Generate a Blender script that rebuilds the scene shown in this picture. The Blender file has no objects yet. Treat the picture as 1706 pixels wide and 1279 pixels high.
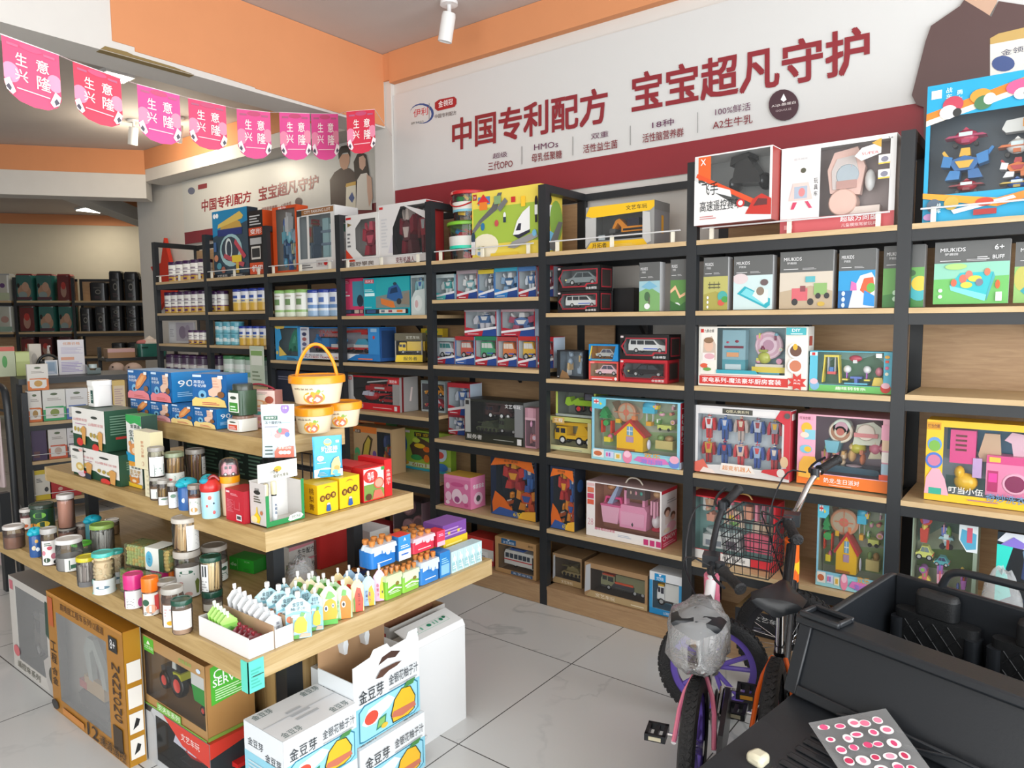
import bpy, math, random
from mathutils import Vector as V, Matrix as MX, Euler
S = bpy.context.scene
C = S.collection
random.seed(7)
R = math.radians
sin, cos, pi = math.sin, math.cos, math.pi

# ------------------------------------------------------------------ camera
F, YAW, PIT, ROL, H = 1188.91, .65509, .08917, .0077958, 1.5
fw = V((-sin(YAW)*cos(PIT), cos(YAW)*cos(PIT), -sin(PIT)))
rt0 = V((cos(YAW), sin(YAW), 0))
dn0 = fw.cross(rt0)
rt = rt0*cos(ROL) + dn0*sin(ROL)
dn = dn0*cos(ROL) - rt0*sin(ROL)
cam = bpy.data.cameras.new('camera')
cam.sensor_width = 36
cam.lens = F/1706*36
cam.clip_start = .02
co = bpy.data.objects.new('camera', cam)
C.objects.link(co)
m = MX((rt, -dn, -fw)).transposed().to_4x4()
m.translation = V((0, 0, H))
co.matrix_world = m
S.camera = co

# ------------------------------------------------------------------ world, daylight, exposure
S.view_settings.view_transform = 'Standard'
S.view_settings.look = 'None'
S.view_settings.exposure = 0.0
S.view_settings.gamma = 1
S.view_settings.use_curve_mapping = False
S.cycles.transparent_max_bounces = 24
S.cycles.max_bounces = 8
W = bpy.data.worlds.new('World')
S.world = W
W.use_nodes = True
bg = W.node_tree.nodes['Background']
bg.inputs[0].default_value = (.85, .93, 1, 1)
bg.inputs[1].default_value = 1.0


def area(name, loc, rot, sx, sy, power, col=(1, 1, 1)):
    l = bpy.data.lights.new(name, 'AREA')
    l.shape = 'RECTANGLE'
    l.size, l.size_y, l.energy, l.color = sx, sy, power, col
    o = bpy.data.objects.new(name, l)
    o.location, o.rotation_euler = loc, rot
    C.objects.link(o)
    return o


# the glazed shop front is on the +x side; a fill light is added behind the camera
area('shopfront_daylight', (2.75, 0, 1.6), (0, R(90), 0), 2.9, 6.6, 330, (.95, .98, 1))
area('rear_fill_light', (-.6, -3.3, 1.7), (R(90), 0, 0), 4.4, 2.7, 110, (.97, .99, 1))


# ------------------------------------------------------------------ pixel rays -> points on known planes
def ray(x, y):
    return rt*((x-853)/F) + dn*((y-639.5)/F) + fw


def onz(x, y, z):
    d = ray(x, y)
    t = (z-H)/d.z
    return V((d.x*t, d.y*t, z))


def ony(x, y, Y):
    d = ray(x, y)
    t = Y/d.y
    return V((d.x*t, Y, H+d.z*t))


def onx(x, y, X):
    d = ray(x, y)
    t = X/d.x
    return V((X, d.y*t, H+d.z*t))


def onpl(x, y, q, n):
    d = ray(x, y)
    o = V((0, 0, H))
    t = (V(q)-o).dot(n)/d.dot(n)
    return o+d*t


def ondep(x, y, dep):
    return V((0, 0, H))+ray(x, y)*dep


# ------------------------------------------------------------------ colours and materials
def lin(c):
    return c/12.92 if c <= .04045 else ((c+.055)/1.055)**2.4


_cc = {}


def col(h):
    if not isinstance(h, str):
        return h
    if h not in _cc:
        if len(h) == 3:
            _cc[h] = tuple(lin(int(q, 16)/15) for q in h)+(1,)
        else:
            _cc[h] = tuple(lin(int(h[i:i+2], 16)/255) for i in (0, 2, 4))+(1,)
    return _cc[h]


def newmat(name):
    m = bpy.data.materials.new(name)
    m.use_nodes = True
    nt = m.node_tree
    return m, nt, nt.nodes['Principled BSDF']


def paintmat(name, rough, metal=0, coat=0):
    m, nt, b = newmat(name)
    a = nt.nodes.new('ShaderNodeAttribute')
    a.attribute_name = 'Col'
    nt.links.new(a.outputs['Color'], b.inputs['Base Color'])
    b.inputs['Roughness'].default_value = rough
    b.inputs['Metallic'].default_value = metal
    b.inputs['Coat Weight'].default_value = coat
    b.inputs['Coat Roughness'].default_value = .1
    return m


def noisebump(nt, b, scale, strength, coord='Object', stretch=(1, 1, 1)):
    t = nt.nodes.new('ShaderNodeTexCoord')
    mp = nt.nodes.new('ShaderNodeMapping')
    mp.inputs['Scale'].default_value = stretch
    n = nt.nodes.new('ShaderNodeTexNoise')
    n.inputs['Scale'].default_value = scale
    n.inputs['Detail'].default_value = 4
    nt.links.new(t.outputs[coord], mp.inputs[0])
    nt.links.new(mp.outputs[0], n.inputs['Vector'])
    if strength:
        bu = nt.nodes.new('ShaderNodeBump')
        bu.inputs['Strength'].default_value = strength
        bu.inputs['Distance'].default_value = .004
        nt.links.new(n.outputs[0], bu.inputs['Height'])
        nt.links.new(bu.outputs[0], b.inputs['Normal'])
    return n


def woodmat(name, c1, c2, stretch, rough=.45, scale=6):
    m, nt, b = newmat(name)
    n = noisebump(nt, b, scale, .05, 'Object', stretch)
    n.inputs['Detail'].default_value = 6
    n.inputs['Roughness'].default_value = .62
    n.inputs['Distortion'].default_value = .6
    r = nt.nodes.new('ShaderNodeValToRGB')
    r.color_ramp.elements[0].position = .3
    r.color_ramp.elements[0].color = col(c2)
    r.color_ramp.elements[1].position = .68
    r.color_ramp.elements[1].color = col(c1)
    nt.links.new(n.outputs[0], r.inputs[0])
    nt.links.new(r.outputs[0], b.inputs['Base Color'])
    b.inputs['Roughness'].default_value = rough
    return m


def wallmat(name, c, rough=.75):
    m, nt, b = newmat(name)
    n = noisebump(nt, b, 7, .12)
    r = nt.nodes.new('ShaderNodeValToRGB')
    a = col(c)
    r.color_ramp.elements[0].color = tuple(q*.93 for q in a[:3])+(1,)
    r.color_ramp.elements[1].color = a
    nt.links.new(n.outputs[0], r.inputs[0])
    nt.links.new(r.outputs[0], b.inputs['Base Color'])
    b.inputs['Roughness'].default_value = rough
    return m


def clearmat(name, tint, rough, body, bump=0, edge=.25):
    """thin clear plastic: mostly transparent, with gloss and a little milky body"""
    m, nt, b = newmat(name)
    nt.nodes.remove(b)
    out = nt.nodes['Material Output']
    tr = nt.nodes.new('ShaderNodeBsdfTransparent')
    tr.inputs[0].default_value = tuple(tint)+(1,)
    gl = nt.nodes.new('ShaderNodeBsdfGlossy')
    gl.inputs['Roughness'].default_value = rough
    df = nt.nodes.new('ShaderNodeBsdfDiffuse')
    df.inputs[0].default_value = (.9, .92, .93, 1)
    mx1 = nt.nodes.new('ShaderNodeMixShader')
    mx1.inputs[0].default_value = body
    mx2 = nt.nodes.new('ShaderNodeMixShader')
    lw = nt.nodes.new('ShaderNodeLayerWeight')
    lw.inputs[0].default_value = edge
    nt.links.new(lw.outputs['Fresnel'], mx2.inputs[0])
    nt.links.new(tr.outputs[0], mx1.inputs[1])
    nt.links.new(df.outputs[0], mx1.inputs[2])
    nt.links.new(mx1.outputs[0], mx2.inputs[1])
    nt.links.new(gl.outputs[0], mx2.inputs[2])
    nt.links.new(mx2.outputs[0], out.inputs[0])
    if bump:
        t = nt.nodes.new('ShaderNodeTexCoord')
        n = nt.nodes.new('ShaderNodeTexNoise')
        n.inputs['Scale'].default_value = 38
        n.inputs['Distortion'].default_value = 1.5
        bu = nt.nodes.new('ShaderNodeBump')
        bu.inputs['Strength'].default_value = bump
        bu.inputs['Distance'].default_value = .01
        nt.links.new(t.outputs['Object'], n.inputs['Vector'])
        nt.links.new(n.outputs[0], bu.inputs['Height'])
        nt.links.new(bu.outputs[0], gl.inputs['Normal'])
        nt.links.new(bu.outputs[0], lw.inputs['Normal'])
    return m


def emitmat(name, c, s):
    m, nt, b = newmat(name)
    b.inputs['Emission Color'].default_value = c+(1,)
    b.inputs['Emission Strength'].default_value = s
    return m


def floormat():
    m, nt, b = newmat('marble_tile')
    L, N = nt.links.new, nt.nodes.new
    tc = N('ShaderNodeTexCoord')
    sp = N('ShaderNodeSeparateXYZ')
    L(tc.outputs['Object'], sp.inputs[0])

    def mth(op, a, bb=None):
        q = N('ShaderNodeMath')
        q.operation = op
        for i, v in enumerate((a, bb)):
            if v is None:
                continue
            if isinstance(v, (int, float)):
                q.inputs[i].default_value = v
            else:
                L(v, q.inputs[i])
        return q.outputs[0]
    lines = []
    for k, off in ((0, 1.63), (1, -2.535)):
        u = mth('DIVIDE', mth('ADD', sp.outputs[k], off+.742*20), .742)
        fr = mth('FRACT', u)
        lines.append(mth('ABSOLUTE', mth('SUBTRACT', fr, .5)))
        if k == 0:
            ix = mth('FLOOR', u)
        else:
            iy = mth('FLOOR', u)
    grout = mth('GREATER_THAN', mth('MAXIMUM', lines[0], lines[1]), .4968)
    # each tile gets its own patch of the stone
    cb = N('ShaderNodeCombineXYZ')
    L(mth('ADD', sp.outputs[0], mth('MULTIPLY', ix, 3.7)), cb.inputs[0])
    L(mth('ADD', sp.outputs[1], mth('MULTIPLY', iy, 5.3)), cb.inputs[1])
    n1 = N('ShaderNodeTexNoise')
    n1.inputs['Scale'].default_value = 1.6
    n1.inputs['Detail'].default_value = 5
    n1.inputs['Distortion'].default_value = 1.2
    L(cb.outputs[0], n1.inputs['Vector'])
    vein = mth('ABSOLUTE', mth('SUBTRACT', n1.outputs[0], .5))
    r1 = N('ShaderNodeValToRGB')
    r1.color_ramp.elements[0].position = 0
    r1.color_ramp.elements[0].color = (.47, .49, .49, 1)
    r1.color_ramp.elements[1].position = .022
    r1.color_ramp.elements[1].color = (.62, .63, .62, 1)
    L(vein, r1.inputs[0])
    n2 = N('ShaderNodeTexNoise')
    n2.inputs['Scale'].default_value = 1.1
    n2.inputs['Detail'].default_value = 2
    L(cb.outputs[0], n2.inputs['Vector'])
    r2 = N('ShaderNodeValToRGB')
    r2.color_ramp.elements[0].position = .42
    r2.color_ramp.elements[1].position = .62
    L(n2.outputs[0], r2.inputs[0])
    mx = N('ShaderNodeMixRGB')
    L(r2.outputs[0], mx.inputs[0])
    mx.inputs[1].default_value = (.64, .65, .64, 1)
    L(r1.outputs[0], mx.inputs[2])
    mg = N('ShaderNodeMixRGB')
    L(grout, mg.inputs[0])
    L(mx.outputs[0], mg.inputs[1])
    mg.inputs[2].default_value = (.09, .09, .085, 1)
    L(mg.outputs[0], b.inputs['Base Color'])
    b.inputs['Roughness'].default_value = .22
    b.inputs['Specular IOR Level'].default_value = .45
    return m


def treadmat():
    m, nt, b = newmat('tyre_rubber')
    n = noisebump(nt, b, 160, .9)
    b.inputs['Base Color'].default_value = (.012, .012, .013, 1)
    b.inputs['Roughness'].default_value = .6
    return m


def simple(name, c, rough, metal=0, bump=0, scale=60):
    m, nt, b = newmat(name)
    if bump:
        noisebump(nt, b, scale, bump)
    b.inputs['Base Color'].default_value = col(c)
    b.inputs['Roughness'].default_value = rough
    b.inputs['Metallic'].default_value = metal
    return m


MT = dict(
    card=paintmat('printed_card', .42), gloss=paintmat('glossy_plastic', .22), matte=paintmat('matte_print', .75),
    foil=paintmat('foil_pouch', .3, 0, .3), chrome=simple('chrome', 'ddd', .12, 1),
    clear=clearmat('clear_plastic', (.97, .98, .98), .06, .03, .0, .12), film=clearmat('crumpled_film', (.97, .98, .98), .14, .24, .8, .2),
    jar=clearmat('jar_plastic', (.96, .97, .96), .05, .03, 0, .35), haze=clearmat('dusty_window', (.92, .92, .92), .15, .22, 0, .2),
    woodx=woodmat('oak_grain_x', 'c3a672', 'a3844f', (.7, 9, 9)), woody=woodmat('oak_grain_y', 'c9b084', 'ae925f', (9, .7, 9)),
    woodz=woodmat('oak_grain_z', 'b89a66', '957748', (9, 9, .5)),
    board=woodmat('shelf_board', 'cfb48a', 'c0a276', (1, 8, 8)), panel=woodmat('back_panel', 'b4946e', 'a07e5c', (1.2, 9, 12)),
    black=simple('black_steel', '24272a', .42), blackp=simple('black_plastic', '23262a', .32, 0, .05, 200), rubber=treadmat(),
    leather=simple('black_leatherette', '1a1c1e', .5, 0, .25, 300),
    white=wallmat('white_wall', 'dcd8d2'), cream=wallmat('cream_wall', 'd8cdb4'), orange=wallmat('orange_paint', 'dc9464'),
    ceil=wallmat('ceiling_paint', 'c6bdb8'), grey=wallmat('grey_wall', 'b9b5b3'), floor=floormat(),
    banner=paintmat('banner_vinyl', .35), lamp=emitmat('lamp_glow', (1, .93, .8), 14), brown=simple('kraft_card', 'a67c55', .8, 0, .1),
)


# ------------------------------------------------------------------ lettering
_gl = {}


def glyphs(s, bold):
    k = (s, bold)
    if k not in _gl:
        cu = bpy.data.curves.new('lettering', 'FONT')
        cu.body = s
        cu.resolution_u = 2
        o = bpy.data.objects.new('lettering', cu)
        me = bpy.data.meshes.new_from_object(o)
        vs = [(v.co.x, v.co.y) for v in me.vertices]
        fs = [tuple(p.vertices) for p in me.polygons]
        bpy.data.objects.remove(o)
        bpy.data.curves.remove(cu)
        bpy.data.meshes.remove(me)
        if vs:
            xs, ys = [a for a, _ in vs], [b for _, b in vs]
            x0, y0, w, h = min(xs), min(ys), max(xs)-min(xs) or 1, max(ys)-min(ys) or 1
            vs = [((a-x0)/w, (b-y0)/h) for a, b in vs]
            if bold:        # heavier strokes: the same outline laid down again, shifted a little
                n, e = len(vs), .042
                sh = ((e/w, 0), (0, e/h), (e/w, e/h)) if bold == 2 else ((.016/w, .012/h),)
                f0, v0 = list(fs), list(vs)
                for i, (dx, dy) in enumerate(sh):
                    vs += [(a+dx, b+dy, i+1) for a, b in v0]
                    fs += [tuple(q+n*(i+1) for q in f) for f in f0]
        _gl[k] = (vs, fs)
    return _gl[k]


# ------------------------------------------------------------------ mesh collector
class M:
    def __init__(s):
        s.v, s.f, s.c, s.m, s.keys, s.T = [], [], [], [], [], None

    def mk(s, k):
        if k not in s.keys:
            s.keys.append(k)
        return s.keys.index(k)

    def face(s, pts, c='888', k='card'):
        n = len(s.v)
        for p in pts:
            p = V(p)
            s.v.append(s.T @ p if s.T else p)
        s.f.append(tuple(range(n, n+len(pts))))
        s.c.append(col(c))
        s.m.append(s.mk(k))

    def raw(s, vs, fs, cs, k='card'):
        n = len(s.v)
        for p in vs:
            p = V(p)
            s.v.append(s.T @ p if s.T else p)
        i = s.mk(k)
        for j, f in enumerate(fs):
            s.f.append(tuple(n+q for q in f))
            s.c.append(col(cs[j]) if isinstance(cs, list) else col(cs))
            s.m.append(i)

    def box(s, x0, y0, z0, x1, y1, z1, c='888', k='card'):
        vs = [(x, y, z) for z in (z0, z1) for y in (y0, y1) for x in (x0, x1)]
        fs = [(0, 2, 3, 1), (4, 5, 7, 6), (0, 1, 5, 4), (2, 6, 7, 3), (0, 4, 6, 2), (1, 3, 7, 5)]
        s.raw(vs, fs, c, k)

    def rbox(s, x0, y0, z0, x1, y1, z1, r, c='888', k='card', n=3):
        """box with corners rounded in plan (x,y)"""
        pts = []
        for cx, cy, a in ((x1-r, y1-r, 0), (x0+r, y1-r, 90), (x0+r, y0+r, 180), (x1-r, y0+r, 270)):
            for i in range(n+1):
                t = R(a+90*i/n)
                pts.append((cx+r*cos(t), cy+r*sin(t)))
        s.prism([(x, y) for x, y in pts], z0, z1, c, k, 'z')

    def prism(s, poly, a, b, c='888', k='card', ax='y'):
        """poly in the plane across axis ax, pulled from a to b; ax 'y' takes (x,z), 'z' takes (x,y), 'x' takes (y,z)"""
        n = len(poly)
        ar = sum(poly[i][0]*poly[(i+1) % n][1]-poly[(i+1) % n][0]*poly[i][1] for i in range(n))
        if ar < 0:
            poly = poly[::-1]
        f3 = dict(y=lambda p, t: (p[0], t, p[1]), z=lambda p, t: (p[0], p[1], t), x=lambda p, t: (t, p[0], p[1]))[ax]
        vs = [f3(p, a) for p in poly]+[f3(p, b) for p in poly]
        fs = [tuple(range(n)), tuple(range(2*n-1, n-1, -1))]+[((i+1) % n, i, n+i, n+(i+1) % n) for i in range(n)]
        if ax != 'y':
            fs = [f[::-1] for f in fs]
        s.raw(vs, fs, c, k)

    def lathe(s, prof, o=(0, 0, 0), c='888', k='gloss', n=20, ax='z', cs=None, flat=1, a0=0, a1=360):
        """prof: list of (r, h[, colour])"""
        vs, fs, cc = [], [], []
        o = V(o)
        fullc = a1-a0 >= 360
        m = n if fullc else n+1
        for p in prof:
            for i in range(m):
                t = R(a0+(a1-a0)*i/n)
                q = (p[0]*cos(t), p[0]*sin(t)*flat, p[1])
                if ax == 'y':
                    q = (q[0], q[2], q[1])
                elif ax == 'x':
                    q = (q[2], q[0], q[1])
                vs.append(o+V(q))
        for j in range(len(prof)-1):
            for i in range(n):
                a, b = j*m+i, j*m+(i+1) % m
                f = (a, b, b+m, a+m)
                fs.append(f[::-1] if ax == 'y' else f)
                cc.append(prof[j+1][2] if len(prof[j+1]) > 2 else c)
        s.raw(vs, fs, cc, k)

    def cyl(s, o, r, h, c='888', k='gloss', n=16, ax='z', r2=None):
        r2 = r if r2 is None else r2
        s.lathe([(0, 0), (r, 0), (r2, h), (0, h)], o, c, k, n, ax)

    def ell(s, o, rx, ry, rz, c='888', k='gloss', n=12, m=7):
        T0 = s.T
        s.T = (T0 or MX.Identity(4)) @ MX.Translation(V(o)) @ MX.Diagonal((rx, ry, rz, 1))
        s.lathe([(max(.001, sin(pi*j/m)), -cos(pi*j/m)) for j in range(m+1)], (0, 0, 0), c, k, n)
        s.T = T0

    def tube(s, pts, r, c='888', k='gloss', n=8, smooth=0, closed=False):
        pts = [V(p) for p in pts]
        if smooth:
            for _ in range(smooth):
                q = [pts[0]]
                for a, b in zip(pts, pts[1:]):
                    q += [a*.75+b*.25, a*.25+b*.75]
                pts = q+[pts[-1]]
        rs = r if isinstance(r, list) else [r]*len(pts)
        if len(rs) != len(pts):
            rs = [rs[0]+(rs[-1]-rs[0])*i/(len(pts)-1) for i in range(len(pts))]
        vs, fs = [], []
        up = V((.13, .29, .95))
        for i, p in enumerate(pts):
            a, b = pts[max(0, i-1)], pts[min(len(pts)-1, i+1)]
            if closed:
                a, b = pts[i-1], pts[(i+1) % len(pts)]
            d = (b-a).normalized()
            u = d.cross(up)
            if u.length < .05:
                u = d.cross(V((1, 0, 0)))
            u.normalize()
            w = d.cross(u)
            up = -w if up.dot(w) < 0 else w
            for j in range(n):
                t = 2*pi*j/n
                vs.append(p+u*(cos(t)*rs[i])+w*(sin(t)*rs[i]))
        L = len(pts)
        for i in range(L if closed else L-1):
            for j in range(n):
                i2 = (i+1) % L
                fs.append((i*n+j, i2*n+j, i2*n+(j+1) % n, i*n+(j+1) % n))
        if not closed:
            fs += [tuple(range(n)), tuple((L-1)*n+j for j in range(n-1, -1, -1))]
        s.raw(vs, fs, c, k)

    # flat print on a face: o = lower left corner, u and w = full width / height vectors, nrm = outward
    def art(s, spec, o, u, w, nrm, k='card'):
        o, u, w, nrm = V(o), V(u), V(w), V(nrm).normalized()
        lay = [0]

        def P(x, y):
            return o+u*min(1, max(0, x))+w*min(1, max(0, y))+nrm*(.0004*lay[0])
        asp = u.length/max(1e-6, w.length)
        for it in spec.split(';'):
            a = it.split()
            if not a:
                continue
            lay[0] += 1
            t = a[0]
            if t == 'r':
                x0, y0, x1, y1 = map(float, a[1:5])
                s.face([P(x0, y0), P(x1, y0), P(x1, y1), P(x0, y1)], a[5], k)
            elif t == 'e':
                x, y, rx, ry = map(float, a[1:5])
                s.face([P(x+rx*cos(2*pi*i/18), y+ry*sin(2*pi*i/18)) for i in range(18)], a[5], k)
            elif t == 'c':
                x, y, r = map(float, a[1:4])
                s.face([P(x+r*cos(2*pi*i/18)/asp, y+r*sin(2*pi*i/18)) for i in range(18)], a[4], k)
            elif t == 'p':
                q = list(map(float, a[1:-1]))
                pl = list(zip(q[::2], q[1::2]))
                ar = sum(pl[i-1][0]*pl[i][1]-pl[i][0]*pl[i-1][1] for i in range(len(pl)))
                s.face([P(x, y) for x, y in (pl if ar > 0 else pl[::-1])], a[-1], k)
            elif t in 'tT':
                x0, y0, x1, y1 = map(float, a[2:6])
                vs, fs = glyphs(a[1].replace('_', ' '), t == 'T')
                s.raw([P(x0+(x1-x0)*g[0], y0+(y1-y0)*g[1])+nrm*(.00008*sum(g[2:])) for g in vs], fs, a[6], k)
            elif t == 'v':   # vertical lettering, top to bottom
                x0, y0, x1, y1 = map(float, a[2:6])
                n = len(a[1])
                hh = (y1-y0)/n
                for i, chh in enumerate(a[1]):
                    vs, fs = glyphs(chh, True)
                    s.raw([P(x0+(x1-x0)*g[0], y1-hh*(i+.9)+hh*.8*g[1])+nrm*(.00008*sum(g[2:])) for g in vs], fs, a[6], k)
            elif t == 'l':   # fine print: n lines in a rectangle
                x0, y0, x1, y1 = map(float, a[1:5])
                n = int(a[5])
                for i in range(n):
                    yb = y0+(y1-y0)*i/n
                    xe = x1-(x1-x0)*((i*37) % 5)/12
                    s.face([P(x0, yb), P(xe, yb), P(xe, yb+(y1-y0)/n*.45), P(x0, yb+(y1-y0)/n*.45)], a[6], k)
            elif t == 's':   # star
                x, y, r = map(float, a[1:4])
                s.face([P(x+(r if i % 2 else r*.55)*sin(pi*i/8)/asp, y-(r if i % 2 else r*.55)*cos(pi*i/8)) for i in range(16)], a[4], k)

    def obj(s, name, par=None, loc=None, rz=0, smooth=True, link=True):
        me = bpy.data.meshes.new(name)
        me.from_pydata([tuple(p) for p in s.v], [], s.f)
        for k in s.keys:
            me.materials.append(MT[k])
        me.polygons.foreach_set('material_index', s.m)
        at = me.color_attributes.new('Col', 'FLOAT_COLOR', 'CORNER')
        fl = []
        for f, c in zip(s.f, s.c):
            fl.extend(c*len(f))
        at.data.foreach_set('color', fl)
        if smooth:
            me.polygons.foreach_set('use_smooth', [True]*len(s.f))
            me.set_sharp_from_angle(angle=R(38))
        me.update()
        o = bpy.data.objects.new(name, me)
        C.objects.link(o)
        if par:
            o.parent = par
        if loc is not None:
            o.location = loc
        o.rotation_euler.z = rz
        return o


def tag(o, label, cat, group=None, kind=None):
    o['label'] = label
    o['category'] = cat
    if group:
        o['group'] = group
    if kind:
        o['kind'] = kind
    return o


def root(name, label, cat, loc, rz=0, group=None):
    o = bpy.data.objects.new(name, None)
    o.empty_display_size = .05
    C.objects.link(o)
    o.location = loc
    o.rotation_euler.z = rz
    return tag(o, label, cat, group)


def dup(o, loc=None, rz=None, label=None, par=None):
    c = o.copy()
    C.objects.link(c)
    if par:
        c.parent = par
    if loc is not None:
        c.location = loc
    if rz is not None:
        c.rotation_euler.z = rz
    if label:
        c['label'] = label
    for ch in o.children:
        dup(ch, par=c)
    return c


def struct(o):
    o['kind'] = 'structure'
    return o
# ------------------------------------------------------------------ the room
ZC, SY, WY = 3.265, 2.999, 3.43      # ceiling, front plane of the wall shelving, wall behind it


def slab(name, x0, y0, z0, x1, y1, z1, k, c='888'):
    q = M()
    q.box(x0, y0, z0, x1, y1, z1, c, k)
    return struct(q.obj(name, smooth=False))


def vslab(name, a, b, z0, z1, th, k):
    """upright slab whose front edge runs a -> b in plan; thickness goes to the left of a->b"""
    a, b = V(a), V(b)
    d = (b-a).normalized()
    n = V((-d.y, d.x))*th
    q = M()
    q.prism([a, b, b+n, a+n], z0, z1, '888', k, 'z')
    return struct(q.obj(name, smooth=False))


slab('floor', -17, -3.6, -.1, 2.9, 9, 0, 'floor')
slab('ceiling', -17, -3.6, ZC, 2.9, 9, ZC+.1, 'ceil')
slab('wall_right', -3.66, WY, 0, 2.9, WY+.12, ZC, 'white')
slab('wall_behind', -17, -3.62, 0, 2.9, -3.5, ZC, 'white')
vslab('wall_left', (-8.3, 3.92), (-3.66, 3.92), 0, ZC, .12, 'white')
vslab('wall_return', (-10.9, 6.9), (-8.3, 3.92), 0, ZC, .12, 'white')
slab('pillar_corner', -3.78, WY-.028, 0, -3.61, 3.899, ZC, 'white')
U = V((.63, .777, 0)).normalized()     # the deep end of the shop is turned in plan
NF = V((U.y, -U.x, 0))
FW0 = V((-13.2, 4.62, 0))
a, b = FW0-U*9, FW0+U*4.2
vslab('wall_far', a.xy, b.xy, 0, ZC, .12, 'cream')
vslab('trim_1', (a+NF*.012).xy, (b+NF*.012).xy, 3.1, ZC-.002, .011, 'orange')
# orange band and white strip along the shelving wall
slab('trim_2', -3.6, WY-.05, 3.068, 2.9, WY-.001, ZC-.002, 'orange')
slab('trim_3', -3.79, WY-.045, 3.09, -3.605, WY-.0285, ZC-.002, 'orange')
# main beam: orange face, white lower strip, white towards the near end
XB = -3.668
slab('beam_main', XB-.24, -3.5, 2.79, XB, WY-.03, ZC-.001, 'white')
q = M()
zt = ZC-.003
pts = [(1.655, 3.3), (1.655, 2.845), (1.76, 2.845), (1.76, 2.825), (2.2, 2.822), (2.42, 2.815), (2.42, 2.81), (2.9, 2.805), (WY-.042, 2.80), (WY-.042, zt), (1.655, zt)]
q.prism([p if p[1] < zt else (p[0], zt) for p in pts], XB+.001, XB+.006, '888', 'orange', 'x')
struct(q.obj('trim_4', smooth=False))
q = M()
q.prism([(1.6, 2.792), (1.62, 2.81), (1.72, 2.812), (1.75, 2.806), (1.95, 2.803), (2.06, 2.792)], XB+.0005, XB+.004, '8a7448', 'matte', 'x')
q.box(XB-.045, 1.6, 2.788, XB, 2.06, 2.7905, '8f7b52', 'matte')
struct(q.obj('trim_5', smooth=False))
# beam on the deeper wall
slab('beam_wall', -7.62, 3.665, 2.95, XB-.12, 3.92, ZC-.001, 'white')
slab('trim_6', -7.62, 3.659, 3.07, XB-.24, 3.664, ZC-.003, 'orange')
d2 = V((-.8, -1, 0)).normalized()
p2 = V((-7.55, 3.665, 0))
vslab('beam_cross', (p2+d2*7).xy, p2.xy, 2.78, ZC-.001, .24, 'white')
n2 = V((d2.y, -d2.x, 0))
if n2.dot(-p2) < 0:
    n2 = -n2
vslab('trim_7', (p2+d2*7+n2*.006).xy, (p2+n2*.006).xy, 3.02, ZC-.003, .005, 'orange')
d3 = V((-.72, .69, 0)).normalized()
p3 = V((-8.35, 3.38, 0))
vslab('beam_far', p3.xy, (p3+d3*6.4).xy, 2.82, ZC-.001, .22, 'white')
n3 = V((d3.y, -d3.x, 0))
p3b = p3+n3*.006
vslab('trim_8', p3b.xy, (p3b+d3*6.4).xy, 2.98, ZC-.003, .005, 'orange')

# ceiling lamps
def panel_light(px, py, label, w=.6, power=25, c=(1, .93, .8)):
    p = onz(px, py, ZC)*(.965 if py > 300 else 1)
    t = root('ceiling_light', label, 'light', (p.x, p.y, ZC))
    q = M()
    q.box(-w/2-.02, -w/2-.02, -.03, w/2+.02, w/2+.02, -.001, 'ddd', 'gloss')
    q.obj('frame', t)
    q = M()
    q.box(-w/2, -w/2, -.036, w/2, w/2, -.0305, 'fff', 'lamp')
    q.obj('diffuser', t)
    area('lamp_light', (p.x, p.y, ZC-.06), (0, 0, 0), w, w, power, c)


panel_light(155, 354, 'glowing square ceiling lamp by the far orange band', .34, 8)
panel_light(190, 122, 'glowing ceiling lamp above the second pennant', .16, 5)


def spot(px, py, label, glow):
    p = onz(px, py, ZC)
    t = root('spotlight', label, 'light', (p.x, p.y, ZC))
    q = M()
    q.cyl((0, 0, -.018), .05, .017, 'eee')
    q.cyl((0, 0, -.06), .012, .045, 'ddd')
    q.obj('mount', t)
    q = M()
    q.T = MX.Translation((0, 0, -.06)) @ MX.Rotation(R(14), 4, 'Y')
    q.lathe([(0, 0), (.036, 0), (.04, -.02), (.04, -.15), (.034, -.15), (.034, -.14), (0, -.14)], (0, 0, 0), 'e8e8e6', 'gloss', 20)
    q.obj('lamp_body', t)
    if glow:
        q = M()
        q.T = MX.Translation((0, 0, -.06)) @ MX.Rotation(R(14), 4, 'Y')
        q.cyl((0, 0, -.148), .033, .006, 'fff', 'lamp')
        q.obj('bulb', t)
        l = bpy.data.lights.new('spot_light', 'POINT')
        l.energy, l.color, l.shadow_soft_size = 12, (1, .88, .68), .04
        o = bpy.data.objects.new('spot_light', l)
        o.location = (p.x-.05, p.y, ZC-.26)
        C.objects.link(o)


spot(748, 3, 'white cylinder spotlight on the ceiling above the large banner', False)
spot(297, 196, 'lit spotlight glowing beside the orange band behind the pennants', True)
spot(222, 200, 'lit spotlight glowing above the third pennant', True)

# ------------------------------------------------------------------ banners
MAR = '8e2a32'


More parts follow.
